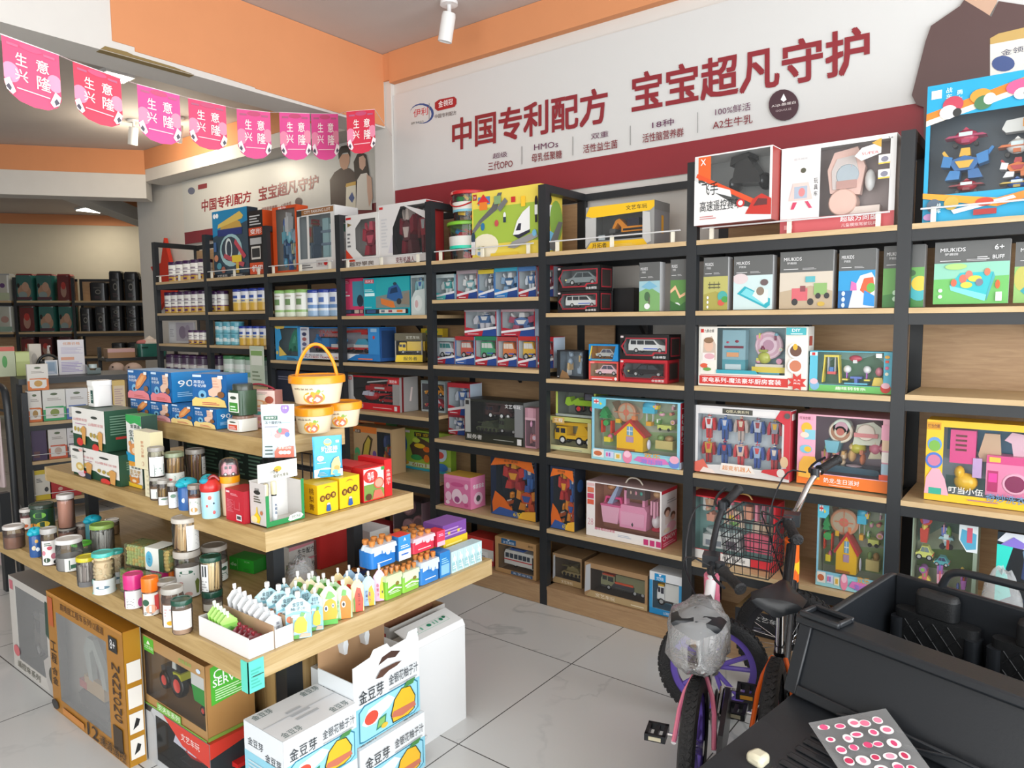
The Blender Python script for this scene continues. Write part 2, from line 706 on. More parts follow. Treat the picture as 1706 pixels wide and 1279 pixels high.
def on_banner(q, spec, Y, z_off=.002, k='banner'):
    """spec items: (kind, data in photo pixels); laid on the wall plane y = Y"""
    for i, it in enumerate(spec):
        yy = Y-.0005*(i+1)
        if it[0] == 'p':
            pts = [ony(x, y, Y) for x, y in it[1]]
            pts = [(p.x, yy, p.z) for p in pts]
            ar = sum(pts[j-1][0]*pts[j][2]-pts[j][0]*pts[j-1][2] for j in range(len(pts)))
            q.face(pts if ar > 0 else pts[::-1], it[2], k)
        else:       # text inside a quadrilateral: bl, br, tr, tl
            _, s, (bl, br, tr, tl), c, bold = it
            a, b, cc, d = [ony(*p, Y) for p in (bl, br, tr, tl)]
            vs, fs = glyphs(s, bold)
            out = []
            for g in vs:
                u, w = g[:2]
                p = a*(1-u)*(1-w)+b*u*(1-w)+cc*u*w+d*(1-u)*w
                out.append((p.x, yy-.00012*sum(g[2:]), p.z))
            q.raw(out, fs, c, k)


BY = WY-.012
q = M()
q.box(-3.607, BY, 2.22, 2.3, WY-.002, 2.995, 'd6d6d4', 'banner')
b0 = q


def zz(x, z):
    return (x, BY-.0004, z)


q.face([zz(-3.607, 2.22), zz(2.3, 2.22), zz(2.3, 2.375), zz(-3.607, 2.375)], MAR, 'banner')
T = 't'
sp = [
    # logo and brand plate
    ('p', [(703+20*cos(i*.35), 189-17*sin(i*.35)) for i in range(18)], '32508c'),
    ('p', [(701+18*cos(i*.35), 190-15*sin(i*.35)) for i in range(18)], 'd6d6d4'),
    (T, '伊利', [(689, 196), (713, 191), (713, 178), (689, 183)], 'c8252e', True),
    (T, '滋养_生命活力'.replace('_', ' '), [(685, 208), (706, 204), (706, 200), (685, 204)], '554', False),
    ('p', [(715, 200), (716, 200), (716, 172), (715, 172)], '888'),
    ('p', [(725, 181), (730, 185), (758, 178), (761, 173), (761, 165), (757, 161), (732, 166), (725, 171)], 'a8242c'),
    (T, '金领冠', [(731, 180), (755, 174), (755, 164), (731, 169)], 'fff', True),
    (T, '中国专利配方', [(725, 198), (761, 191), (761, 184), (725, 191)], '544', False),
    (T, '中国专利配方', [(754, 252), (1011, 205), (1011, 146), (754, 201)], MAR, 2),
    (T, '宝宝超凡守护', [(1053, 189), (1446, 120), (1446, 44), (1053, 127)], MAR, 2),
    (T, '超级', [(822, 265), (846, 261), (846, 252), (822, 256)], '635', False),
    (T, '三代OPO', [(814, 285), (855, 279), (855, 265), (814, 271)], '822a32', True),
    ('p', [(870, 274), (871, 274), (871, 244), (870, 244)], '888'),
    (T, 'HMOs', [(891, 251), (931, 245), (931, 235), (891, 241)], '635', False),
    (T, '母乳低聚糖', [(887, 271), (937, 264), (937, 250), (887, 257)], '822a32', True),
    ('p', [(955, 259), (956, 259), (956, 228), (955, 228)], '888'),
    (T, '双重', [(986, 233), (1015, 228), (1015, 218), (986, 223)], '635', False),
    (T, '活性益生菌', [(973, 256), (1030, 247), (1030, 233), (973, 242)], '822a32', True),
    ('p', [(1051, 242), (1052, 242), (1052, 210), (1051, 210)], '888'),
    (T, '18种', [(1088, 215), (1124, 209), (1124, 197), (1088, 203)], '635', False),
    (T, '活性脑营养群', [(1072, 239), (1140, 228), (1140, 213), (1072, 224)], '822a32', True),
    ('p', [(1163, 222), (1164, 222), (1164, 188), (1163, 188)], '888'),
    (T, '100%鲜活', [(1193, 194), (1252, 184), (1252, 171), (1193, 181)], '635', False),
    (T, 'A2生牛乳', [(1189, 217), (1255, 206), (1255, 191), (1189, 202)], '822a32', True),
    ('p', [(1307+25*cos(i*.3), 176-26*sin(i*.3)) for i in range(21)], '4a3038'),
    ('p', [(1307, 157), (1312, 167), (1307, 171), (1302, 167)], 'eee'),
    (T, 'A2β-酪蛋白', [(1287, 181), (1327, 174), (1327, 169), (1287, 176)], 'e4dcd8', True),
    (T, 'GGU认证', [(1294, 188), (1320, 184), (1320, 180), (1294, 184)], 'cbb', False),
    # man in a brown jacket, cropped by the edge of the photo, and the tin he holds
    ('p', [(1607, 10), (1610, -14), (1660, -22), (1662, 5), (1648, 30), (1630, 20)], 'c8a48c'),
    ('p', [(1520, 160), (1528, 176), (1540, 180), (1540, 262), (1900, 240), (1900, 40), (1664, 4), (1652, 30), (1640, 22), (1607, 2), (1600, 12), (1552, 45), (1543, 70)], '5c4644'),
    ('p', [(1650, 130), (1650, 68), (1662, 60), (1740, 42), (1900, 10), (1900, 110)], 'e6e2da'),
    ('p', [(1650, 76), (1650, 66), (1664, 58), (1740, 40), (1900, 8), (1900, 30)], 'c8a664'),
    (T, '金领冠', [(1668, 96), (1725, 84), (1725, 74), (1668, 86)], '667', True),
    ('p', [(1672+19*cos(i*.35)+i*0, 108-13*sin(i*.35)) for i in range(18)], '46598c'),
]
on_banner(q, sp, BY)
tag(q.obj('banner', smooth=False), 'large white and maroon formula banner above the right shelves, with big maroon characters', 'banner')

B2 = 3.90
q = M()
tl, br = ony(303, 297, B2), ony(640, 335, B2)
zt2, zw2 = min(2.948, tl.z), ony(304, 388, B2).z
q.box(tl.x, B2, zw2-.12, -3.8, B2+.012, zt2, 'd2d2ce', 'banner')
q.face([(tl.x, B2-.0004, zw2-.12), (-3.8, B2-.0004, zw2-.12), (-3.8, B2-.0004, zw2), (tl.x, B2-.0004, zw2)], '7e2630', 'banner')
sp = [
    ('p', [(319+6*cos(i*.5), 318-6*sin(i*.5)) for i in range(12)], '6a7088'),
    ('p', [(330, 316), (345, 313), (345, 305), (330, 308)], '8e3a40'),
    (T, '中国专利配方', [(336, 354), (418, 336), (418, 318), (336, 334)], MAR, 2),
    (T, '宝宝超凡守护', [(431, 336), (530, 313), (530, 291), (431, 313)], MAR, 2),
    (T, 'A2生牛乳', [(468, 348), (486, 343), (486, 335), (468, 340)], '844', True),
    (T, '活性脑营养群', [(436, 352), (462, 347), (462, 341), (436, 346)], '844', True),
    ('p', [(498+6*cos(i*.4), 336-7*sin(i*.4)) for i in range(16)], '4a3038'),
    # the couple: man in a dark jacket, woman in white
    ('p', [(552, 350), (550, 300), (558, 287), (570, 279), (583, 280), (592, 288), (598, 300), (600, 350)], '41302e'),
    ('p', [(566, 268), (567, 258), (583, 256), (583, 270), (579, 281), (573, 283), (568, 278)], 'c89a80'),
    ('p', [(565, 266), (564, 252), (569, 244), (578, 242), (584, 248), (584, 262), (580, 254), (572, 255)], '241c1c'),
    ('p', [(592, 298), (590, 270), (596, 257), (604, 254), (611, 258), (614, 275), (616, 292), (610, 298)], '2c2020'),
    ('p', [(599, 270), (599, 262), (606, 259), (610, 265), (610, 276), (605, 284), (600, 280)], 'dcb29c'),
    ('p', [(594, 350), (596, 300), (602, 290), (612, 288), (620, 300), (621, 350)], 'e8e4dc'),
    ('p', [(612, 290), (620, 296), (622, 330), (616, 345), (613, 320)], 'dcb29c'),
    ('p', [(577, 350), (578, 308), (594, 304), (594, 350)], 'e8e2d0'),
    ('p', [(577, 312), (578, 306), (594, 302), (594, 308)], 'd2a84a'),
    ('p', [(582, 330), (588, 320), (592, 330), (588, 338)], '3c5490'),
]
on_banner(q, sp, B2)
tag(q.obj('banner', smooth=False), 'smaller banner at the back showing a couple holding a milk tin', 'banner')
# ------------------------------------------------------------------ wall shelving: eight bays of 0.8 m
PX = [-6.115, -5.31, -4.505, -3.705, -2.9, -2.105, -1.305, -.475, .335]
LV = dict(A=[1.84, 1.581, 1.325, 1.03, .74, .42], B=[1.84, 1.581, 1.324, 1.03, .74, .42], C=[1.84, 1.534, 1.23, .932, .53], D=[1.84, 1.534, 1.237, .932, .529],
          E=[1.84, 1.619, 1.244, .815, .417], F=[1.84, 1.534, 1.2, .815, .414], G=[1.84, 1.534, 1.203, .81, .402], H=[1.84, 1.534, 1.212, .81, .40])
SD = .40           # shelf depth
SHN = {'A': 'the end bay furthest from the shop front', 'B': 'the bay with blue-lidded tins', 'C': 'the bay under the couple on the back banner', 'D': 'the bay holding the red fire engine box',
       'E': 'the bay holding the yellow block-set box', 'F': 'the bay without a back panel, under the large banner', 'G': 'the bay holding the robot figure set', 'H': 'the bay with one empty shelf, at the right edge'}
for i, n in enumerate('ABCDEFGH'):
    x0, x1 = PX[i], PX[i+1]
    t = root('shelving_unit', 'black steel shelving with oak boards, '+SHN[n], 'shelving', (x0, SY, 0), 0, 'black steel wall shelving')
    w = x1-x0
    hw = .0235
    posts = [0] if n != 'H' else [0, w]
    for px in posts:
        q = M()
        q.box(px-hw, 0, 0, px+hw, .035, 2.178, '222', 'black')
        q.obj('front_post', t)
        q = M()
        q.box(px-hw, SD-.03, 0, px+hw, SD, 2.178, '222', 'black')
        q.obj('back_post', t)
        for z0, z1, hx in [(2.14, 2.178, hw)]+[(z-.06, z-.025, .012) for z in LV[n]]:
            q = M()
            q.box(px-hx, .035, z0, px+hx, SD-.03, z1, '222', 'black')
            q.obj('side_rail', t)
    q = M()
    q.box(hw, SD-.028, 2.14, w-hw, SD-.004, 2.176, '222', 'black')
    q.obj('top_rail', t)
    for j, z in enumerate(LV[n]):
        q = M()
        q.box(hw+.001, -.004, z-.02, w-hw-.001, SD-.032, z, '888', 'board')
        q.obj('shelf_board', t)
        for y0, y1 in ((.004, .03), (SD-.06, SD-.035)):
            q = M()
            q.box(hw, y0, z-.062, w-hw, y1, z-.0205, '222', 'black')
            q.obj('shelf_rail', t)
        q = M()
        q.prism([(SD-.06, z-.0625), (SD-.06, z-.11), (SD-.11, z-.0625)], w*.5-.01, w*.5+.01, '222', 'black', 'x')
        q.obj('bracket', t)
    q = M()   # plinth and bottom board
    q.box(hw+.001, -.002, .002, w-hw-.001, .016, .085, '888', 'panel')
    q.box(hw+.001, -.006, .086, w-hw-.001, SD-.032, .104, '888', 'panel')
    q.obj('plinth', t)
    if n != 'F':
        q = M()
        q.box(hw+.001, SD-.03, .02, w-hw-.001, SD-.018, 2.13, '888', 'panel')
        q.obj('back_panel', t)
    else:
        q = M()
        q.box(hw+.001, SD-.03, .02, w-hw-.001, SD-.018, LV[n][3]-.02, '888', 'panel')
        q.obj('back_panel', t)
        q = M()
        q.box(hw+.001, SD-.03, LV[n][3]+.02, .21, SD-.018, 1.53, '888', 'panel')
        q.obj('panel_offcut', t)
    # clear guard rod along the front of the top board
    z = LV[n][0]
    for sx in (.09, w*.5, w-.09):
        q = M()
        q.box(sx-.008, -.002, z+.0005, sx+.008, .01, z+.055, 'e8e2d0', 'gloss')
        q.obj('guard_post', t)
    q = M()
    q.tube([(.05, -.0055, z+.05), (w-.05, -.0055, z+.05)], .0035, 'd8d8d8', 'gloss', 6)
    q.obj('guard_rod', t)

# electrical cabinet on the bare wall of bay F
q = M()
q.box(0, -.025, 0, .24, 0, .30, '17181a', 'blackp')
q.box(.012, -.029, .012, .228, -.025, .288, '1d1f22', 'blackp')
q.box(.2, -.033, .12, .212, -.029, .18, '333', 'chrome')
tag(q.obj('electrical_box', None, (-1.94, WY+.001, 1.22)), 'black metal electrical box on the bare wall behind the stacked black car boxes', 'electrical box')
# ------------------------------------------------------------------ toys and boxes
def proj(p):
    d = V(p)-V((0, 0, H))
    return 853+F*d.dot(rt)/d.dot(fw), 639.5+F*d.dot(dn)/d.dot(fw)


def spanx(x1, x2, yt, zb, off=.02, rz=0, Y=None):
    """front lower left corner, width and height of a box standing on height zb whose front left edge is seen at x1,
    front right edge at x2 and top left corner at (x1, yt)"""
    Y = SY+off if Y is None else Y
    P = ony(x1, 600, Y)
    for _ in range(3):
        P = ony(x1, proj((P.x, Y, zb+.1))[1], Y)
    d = ray(x2, proj((P.x, Y, zb+.1))[1])
    u = V((cos(rz), sin(rz)))
    w = (P.y*d.x-P.x*d.y)/(u.x*d.y-u.y*d.x)
    r = ray(x1, yt)
    h = H+r.z*Y/r.y-zb
    return V((P.x, Y, zb)), w, h


def toy(par, spec, x0, z0, w, h, yc, d, name='toy'):
    """small solid toy from a description; coordinates are fractions of its own width and height.
    n name: start another part; d depth; k material; p prism; b block; o disc; s ball; w wheel pair"""
    st = dict(m=M(), n=name, d=.8, k='gloss')
    wheels = []
    outs = []

    def flush():
        if st['m'].v:
            o = st['m'].obj(st['n'], par)
            for cx, cz, r, c1, c2, dd in wheels:
                for sy in (-1, 1):
                    q = M()
                    t = r*.55
                    ya = yc+sy*(dd/2-t*.35)
                    q.lathe([(0, -t/2), (r*.55, -t/2, c2), (r*.6, -t/2-.001, c1), (r*.92, -t/2, c1), (r, -t*.3, c1), (r, t*.3, c1), (r*.92, t/2, c1), (0, t/2, c1)], (cx, ya, cz), c1, 'gloss', 14, 'y')
                    q.obj('wheel', o)
            outs.append(o)
        wheels.clear()
        st['m'] = M()
    X = lambda v: x0+w*v
    Z = lambda v: z0+h*v
    for it in spec.split(';'):
        a = it.split()
        if not a:
            continue
        t, q = a[0], st['m']
        st['c'] = st.get('c', 0)+1
        D = d*st['d']/2+.0004*(st['c'] % 12)
        if t == 'n':
            flush()
            st['n'] = a[1]
        elif t == 'd':
            st['d'] = float(a[1])
        elif t == 'k':
            st['k'] = a[1]
        elif t == 'p':
            f = list(map(float, a[1:-1]))
            q.prism([(X(f[i]), Z(f[i+1])) for i in range(0, len(f), 2)], yc-D, yc+D, a[-1], st['k'])
        elif t == 'b':
            f = list(map(float, a[1:5]))
            q.box(X(f[0]), yc-D, Z(f[1]), X(f[2]), yc+D, Z(f[3]), a[5], st['k'])
        elif t == 'o':
            f = list(map(float, a[1:4]))
            r = f[2]*h
            q.lathe([(0, -D), (r*.92, -D), (r, -D+r*.08), (r, D), (0, D)], (X(f[0]), yc, Z(f[1])), a[4], st['k'], 18, 'y')
        elif t == 's':
            f = list(map(float, a[1:5]))
            q.ell((X(f[0]), yc, Z(f[1])), f[2]*w, D, f[3]*h, a[5], st['k'])
        elif t == 'w':
            f = list(map(float, a[1:4]))
            wheels.append((X(f[0]), Z(f[1]), f[2]*h, a[4], a[5], d*st['d']))
    flush()
    return outs


def cut(spec, **k):
    for a, b in k.items():
        spec = spec.replace('{'+a+'}', b)
    return spec


CAR = 'd .8;p 0 .2 .01 .46 .2 .55 .34 .94 .7 .94 .86 .58 1 .48 1 .2 {a};d .82;p .26 .57 .36 .88 .5 .88 .5 .57 {b};p .53 .57 .53 .88 .68 .88 .8 .57 {b};b .96 .35 1.01 .46 e33;b -.01 .35 .03 .45 fe9;w .2 .2 .2 1a1a1a bbb;w .8 .2 .2 1a1a1a bbb'
SUV = 'd .8;p 0 .2 0 .6 .04 .97 .66 .97 .78 .62 1 .54 1 .2 {a};d .82;b .06 .62 .2 .9 {b};b .23 .62 .4 .9 {b};p .43 .62 .43 .9 .64 .9 .72 .62 {b};b .4 .3 .75 .36 25c;b .97 .38 1.01 .5 fe9;w .2 .19 .19 1a1a1a bbb;w .8 .19 .19 1a1a1a bbb'
TRUCK = 'd .8;b .0 .16 1 .26 333;p .0 .26 .0 .6 .05 .82 .3 .82 .3 .26 {a};d .86;b .33 .26 1 .98 {c};d .82;b .04 .56 .13 .76 {b};b .16 .52 .27 .76 {b};d .8;b .04 .82 .28 .9 {e};w .17 .17 .15 1a1a1a aaa;w .72 .17 .15 1a1a1a aaa;w .88 .17 .15 1a1a1a aaa'
FIRE = 'd .8;b 0 .2 1 .5 {a};b .68 .5 .98 .86 {a};d .84;b .72 .56 .94 .8 223;b .3 .32 .6 .44 ddd;d .5;p 0 .66 .02 .76 .74 .98 .74 .88 ddd;b .1 .5 .5 .62 b22;d .3;b .8 .86 .9 .95 27c;w .18 .18 .18 1a1a1a aaa;w .55 .18 .18 1a1a1a aaa;w .84 .18 .18 1a1a1a aaa'
CRANE = 'd .8;b .03 .2 1 .42 {a};p 0 .2 0 .55 .06 .78 .3 .78 .3 .2 {a};d .83;b .03 .5 .12 .7 223;b .16 .5 .27 .7 223;d .5;p 0 .8 0 .93 .85 .98 .85 .84 {a};p .5 .42 .58 .84 .72 .84 .9 .42 {a};d .3;o .62 .56 .16 444;b .04 .55 .06 .82 333;d .8;b .1 .2 .95 .27 335;w .2 .2 .19 1a1a1a eee;w .62 .2 .19 1a1a1a eee;w .86 .2 .19 1a1a1a eee'
DIGGER = 'd .8;p .1 .05 .03 .16 .1 .28 .9 .28 .97 .16 .9 .05 222;b .3 .3 .95 .55 {a};b .45 .55 .75 .92 223;d .84;b .35 .36 .9 .46 111;d .4;p .3 .45 .1 .9 .2 .98 .42 .55 {a};p .1 .9 .0 .5 .06 .48 .18 .86 {a};p -.06 .3 -.06 .55 .1 .5 .08 .3 555'
LOADER = 'd .8;b .0 .5 .5 .9 {a};p .02 .52 .1 .46 .52 .64 .48 .76 d61;p .3 .3 .2 .4 .5 .62 .6 .5 {a};b .55 .34 1 .62 {a};b .62 .62 .9 .9 223;d .9;p .36 .05 .3 .15 .36 .28 .95 .28 1 .15 .95 .05 1c1c1c;d .3;b .04 .56 .12 .62 fc6;b .2 .62 .4 .7 222'
TRACTOR = 'd .5;p .2 .28 .2 .55 .55 .62 .95 .62 .95 .3 {a};d .7;b .58 .6 .92 .98 222;d .74;b .62 .64 .88 .92 9ab;d .4;p 0 .12 0 .42 .12 .5 .16 .36 .5 .6 .55 .5 .2 .2 {a};w .3 .2 .2 1a1a1a d33;w .8 .28 .28 1a1a1a d33'
TANK = 'd .9;p .05 .08 0 .25 .1 .38 .9 .38 1 .25 .95 .08 {a};d .7;p .2 .38 .25 .66 .7 .66 .8 .38 {b};b .42 .66 .56 .74 {a};d .12;p -.15 .5 -.15 .57 .28 .6 .28 .52 {b};d .94;o .15 .2 .1 222;o .32 .18 .1 222;o .5 .18 .1 222;o .68 .18 .1 222;o .85 .2 .1 222'
BUS = 'd .8;p 0 .15 0 .72 .04 .9 .96 .9 1 .72 1 .15 {a};d .83;b .04 .5 .14 .74 234;b .17 .5 .27 .74 234;b .3 .5 .4 .74 234;b .43 .5 .53 .74 234;b .56 .5 .66 .74 234;b .69 .5 .76 .74 234;b .84 .18 .97 .76 1a1f26;b 0 .38 .82 .42 c22;d .6;b .15 .9 .55 .99 25a;w .3 .14 .14 1a1a1a bbb;w .8 .14 .14 1a1a1a bbb'
TRAIN = 'd .7;b 0 .16 .28 .24 c33;p .0 .24 .0 .5 .14 .5 .14 .24 {a};o .05 .5 .14 {a};b .15 .24 .28 .62 {a};d .5;b .03 .6 .07 .78 {a};d .7;b .14 .62 .29 .68 222;b .31 .14 .6 .22 c33;p .32 .22 .32 .36 .58 .36 .6 .22 ddd;d .5;s .45 .52 .09 .14 39c;d .7;b .64 .14 1 .24 c33;b .7 .24 .95 .36 ddd;p .72 .36 .78 .6 .9 .6 .97 .36 4ac;n toy_crane_arm;d .3;p .3 .82 .3 .9 .82 1 .82 .88 c22;b .8 .78 .9 1 c22;n toy_wheels;d .75;o .06 .1 .1 222;o .22 .1 .1 222;o .38 .1 .1 222;o .54 .1 .1 222;o .7 .1 .1 222;o .9 .1 .1 222'
HELI = 'd .8;s .38 .4 .38 .4 {a};d .84;p .05 .45 .12 .72 .36 .8 .36 .42 dde;b .4 .42 .6 .72 dde;d .3;p .6 .36 1.3 .56 1.3 .66 .6 .6 {a};d 1;b -.2 .92 1 .95 222;d .1;b .36 .78 .4 .93 333;d .7;b .1 -.05 .7 -.02 333;d .5;b .2 -.05 .22 .1 333;b .55 -.05 .57 .1 333'
ROBOT = 'd .5;p .33 0 .3 .4 .46 .42 .46 0 {a};p .67 0 .7 .4 .54 .42 .54 0 {a};d .62;p .34 .4 .24 .82 .76 .82 .66 .4 {b};d .66;p .42 .56 .36 .78 .64 .78 .58 .56 {c};d .5;p .06 .34 .04 .6 .16 .84 .27 .8 .2 .34 {a};p .94 .34 .96 .6 .84 .84 .73 .8 .8 .34 {a};d .5;s .5 .9 .1 .1 {b};b .4 .89 .6 .93 {c};p .5 .93 .45 1.03 .55 1.03 {c}'
BOT2 = 'd .7;p .1 0 .2 .3 .42 .26 .4 0 {a};p .9 0 .8 .3 .58 .26 .6 0 {b};p .3 .28 .16 .6 .5 .75 .84 .6 .7 .28 {b};p .0 .45 .05 .8 .25 .72 .2 .4 {a};p 1 .5 .98 .85 .74 .74 .8 .42 {a};d .8;p .4 .35 .3 .58 .7 .58 .6 .35 {c};d .5;p .38 .74 .42 1 .6 1 .62 .74 {c};d .2;p .8 .6 1.05 1 1.1 .95 .9 .55 {a};p .2 .7 .05 1 0 .94 .12 .62 {c}'
HOUSE = 'n toy_house;d .8;p .1 0 .1 .55 .5 .95 .9 .55 .9 0 f7c325;d .86;p 0 .5 .5 1 1 .5 .95 .44 .5 .9 .05 .44 c33a3a;d .84;b .42 .5 .6 .78 7ac;b .49 .5 .51 .78 fff;b .42 .63 .6 .65 fff;b .4 .28 .62 .46 b9b;b .12 0 .66 .06 b73'
BAG = 'n toy_handbag;d .6;p .04 0 0 .5 .1 .62 .9 .62 1 .5 .96 0 f2a3c4;d .64;p .1 .08 .08 .44 .92 .44 .9 .08 f5b2cf;p .46 .12 .5 .18 .54 .12 .5 .06 555;d .25;b .14 .6 .22 1 f2a3c4;b .78 .6 .86 1 f2a3c4;b .3 .94 .7 1 f2a3c4;b .14 .94 .4 1 f2a3c4;b .6 .94 .86 1 f2a3c4'
WHISK = 'n toy_mixer;d .5;s .5 .25 .42 .25 ece6ea;b .4 .4 .6 .98 f0b0c8;b .15 .5 .3 1 f0b0c8;b .72 .5 .86 1 f0b0c8'
BUCKET = 'n toy_bucket;d .8;p .12 0 0 .7 1 .7 .88 0 f2b6ce;p -.02 .66 -.02 .74 1.02 .74 1.02 .66 e06a9a;d .2;p 0 .7 .1 1 .9 1 1 .7 .92 .7 .84 .92 .16 .92 .08 .7 e8518c'
PLANE = 'd .6;s .5 .55 .3 .4 {a};d .7;p 0 .5 .1 .62 .9 .62 1 .5 {b};d .5;b .4 .2 .6 .4 {b};d .66;b .34 .55 .66 .75 dee;d .3;p .42 .9 .5 1.05 .58 .9 {a};o .25 .12 .12 222;o .75 .12 .12 222'
SWING = 'n toy_swing;d .7;p .05 0 .16 1 .22 1 .12 0 e8d032;p .95 0 .84 1 .78 1 .88 0 e8d032;b .14 .92 .86 1 e8d032;d .5;b .3 .3 .7 .4 d44;b .32 .4 .35 .92 ddd;b .65 .4 .68 .92 ddd;b .4 .4 .6 .56 37b'
TABLESET = 'n toy_table_set;d .8;b .1 0 .9 .08 5bd;b .3 .3 .7 .4 46b;b .45 .08 .55 .3 46b;b .02 .2 .22 .28 dc4;b .78 .2 .98 .28 dc4;n toy_parasol;d .5;s .16 .75 .14 .2 eee;s .84 .75 .14 .2 eee;b .15 .3 .17 .7 c6d;b .83 .3 .85 .7 c6d'
WASHER = 'n toy_washing_machine;d .9;b 0 0 1 .8 f08cb4;b 0 .8 1 1 e2468c;d .94;b .04 .1 .26 .62 c0306e;b .06 .34 .24 .56 f4a;o .62 .34 .27 f6b6cf;d .97;o .62 .34 .21 8e2a5a;d .99;o .62 .34 .1 e8a;d .96;b .06 .84 .3 .96 f0d040;o .86 .9 .06 6cc'
DINO = 'n toy_dinosaur;d .6;p 0 .05 .05 .35 .3 .75 .5 .95 .75 1 1 .88 .95 .74 .72 .7 .66 .5 .75 .3 .7 .05 .6 .05 .55 .28 .4 .28 .35 .05 .25 .05 .2 .2 {a};d .64;o .78 .9 .03 fff;p .3 .4 .5 .75 .62 .6 .55 .4 {b}'
TRAY = 'n toy_plate;d .3;o .3 .68 .22 ded;o .3 .68 .16 d9a8b8;n toy_cake;d .6;o .7 .62 .2 e8d8c8;b .52 .5 .88 .6 d88;n toy_cup;d .6;p .1 .05 .06 .35 .3 .35 .26 .05 7bc;n toy_pot;d .6;s .55 .2 .13 .16 c6c04a;n toy_teapot;d .6;s .84 .22 .12 .18 e58aa0;p .95 .2 1.02 .36 .98 .38 .9 .26 e58aa0'


def acc(seed, n, cols, nm='toy_accessory', x0=.03, x1=.97, z0=.05, z1=.95, s=.13):
    """loose small accessories in a packaging tray, each its own part"""
    rr = random.Random(seed)
    cs = cols.split()
    out = []
    g = max(1, int(n**.5+.5))
    for i in range(n):
        cx = x0+(x1-x0)*((i % g)+.5+rr.uniform(-.2, .2))/g
        cz = z0+(z1-z0)*((i//g)+.5+rr.uniform(-.2, .2))/max(1, math.ceil(n/g))
        a = s*rr.uniform(.7, 1.25)
        c, c2 = rr.choice(cs), rr.choice(cs)
        k = rr.randrange(4)
        if k == 0:
            sh = f's {cx:.3f} {cz:.3f} {a*.5:.3f} {a*.6:.3f} {c};b {cx-a*.2:.3f} {cz:.3f} {cx+a*.2:.3f} {cz+a*.75:.3f} {c2}'
        elif k == 1:
            sh = f'o {cx:.3f} {cz:.3f} {a*.5:.3f} {c};o {cx:.3f} {cz:.3f} {a*.3:.3f} {c2}'
        elif k == 2:
            sh = f'p {cx-a*.4:.3f} {cz-a*.6:.3f} {cx-a*.5:.3f} {cz+a*.5:.3f} {cx+a*.5:.3f} {cz+a*.6:.3f} {cx+a*.35:.3f} {cz-a*.6:.3f} {c};b {cx-a*.12:.3f} {cz-a*.2:.3f} {cx+a*.12:.3f} {cz+a*.9:.3f} {c2}'
        else:
            sh = f'b {cx-a*.15:.3f} {cz-a*.9:.3f} {cx+a*.15:.3f} {cz+a*.2:.3f} {c};s {cx:.3f} {cz+a*.4:.3f} {a*.35:.3f} {a*.5:.3f} {c2}'
        out.append(f'n {nm};d {rr.uniform(.3,.6):.2f};{sh}')
    return ';'.join(out)


def faces(q, w, d, h, c, cs, ct, art, artR, artL, artT, k):
    q.box(0, 0, 0, w, d, h, c, k)
    n = len(q.f)
    if cs:
        q.c[n-1] = q.c[n-2] = col(cs)
    if ct:
        q.c[n-5] = col(ct)
    e = .0004
    if art:
        q.art(art, (0, -e, 0), (w, 0, 0), (0, 0, h), (0, -1, 0), k)
    if artR:
        q.art(artR, (w+e, 0, 0), (0, d, 0), (0, 0, h), (1, 0, 0), k)
    if artL:
        q.art(artL, (-e, d, 0), (0, -d, 0), (0, 0, h), (-1, 0, 0), k)
    if artT:
        q.art(artT, (0, 0, h+e), (w, 0, 0), (0, d, 0), (0, 0, 1), k)


def card(name, label, cat, pos, d, c, art='', R_='', L_='', T_='', cs=None, ct=None, rz=0, grp=None, k='card'):
    """closed printed carton; pos = (corner, width, height)"""
    P, w, h = pos
    q = M()
    faces(q, w, d, h, c, cs, ct, art, R_, L_, T_, k)
    return tag(q.obj(name, None, P, rz, smooth=False), label, cat, grp)


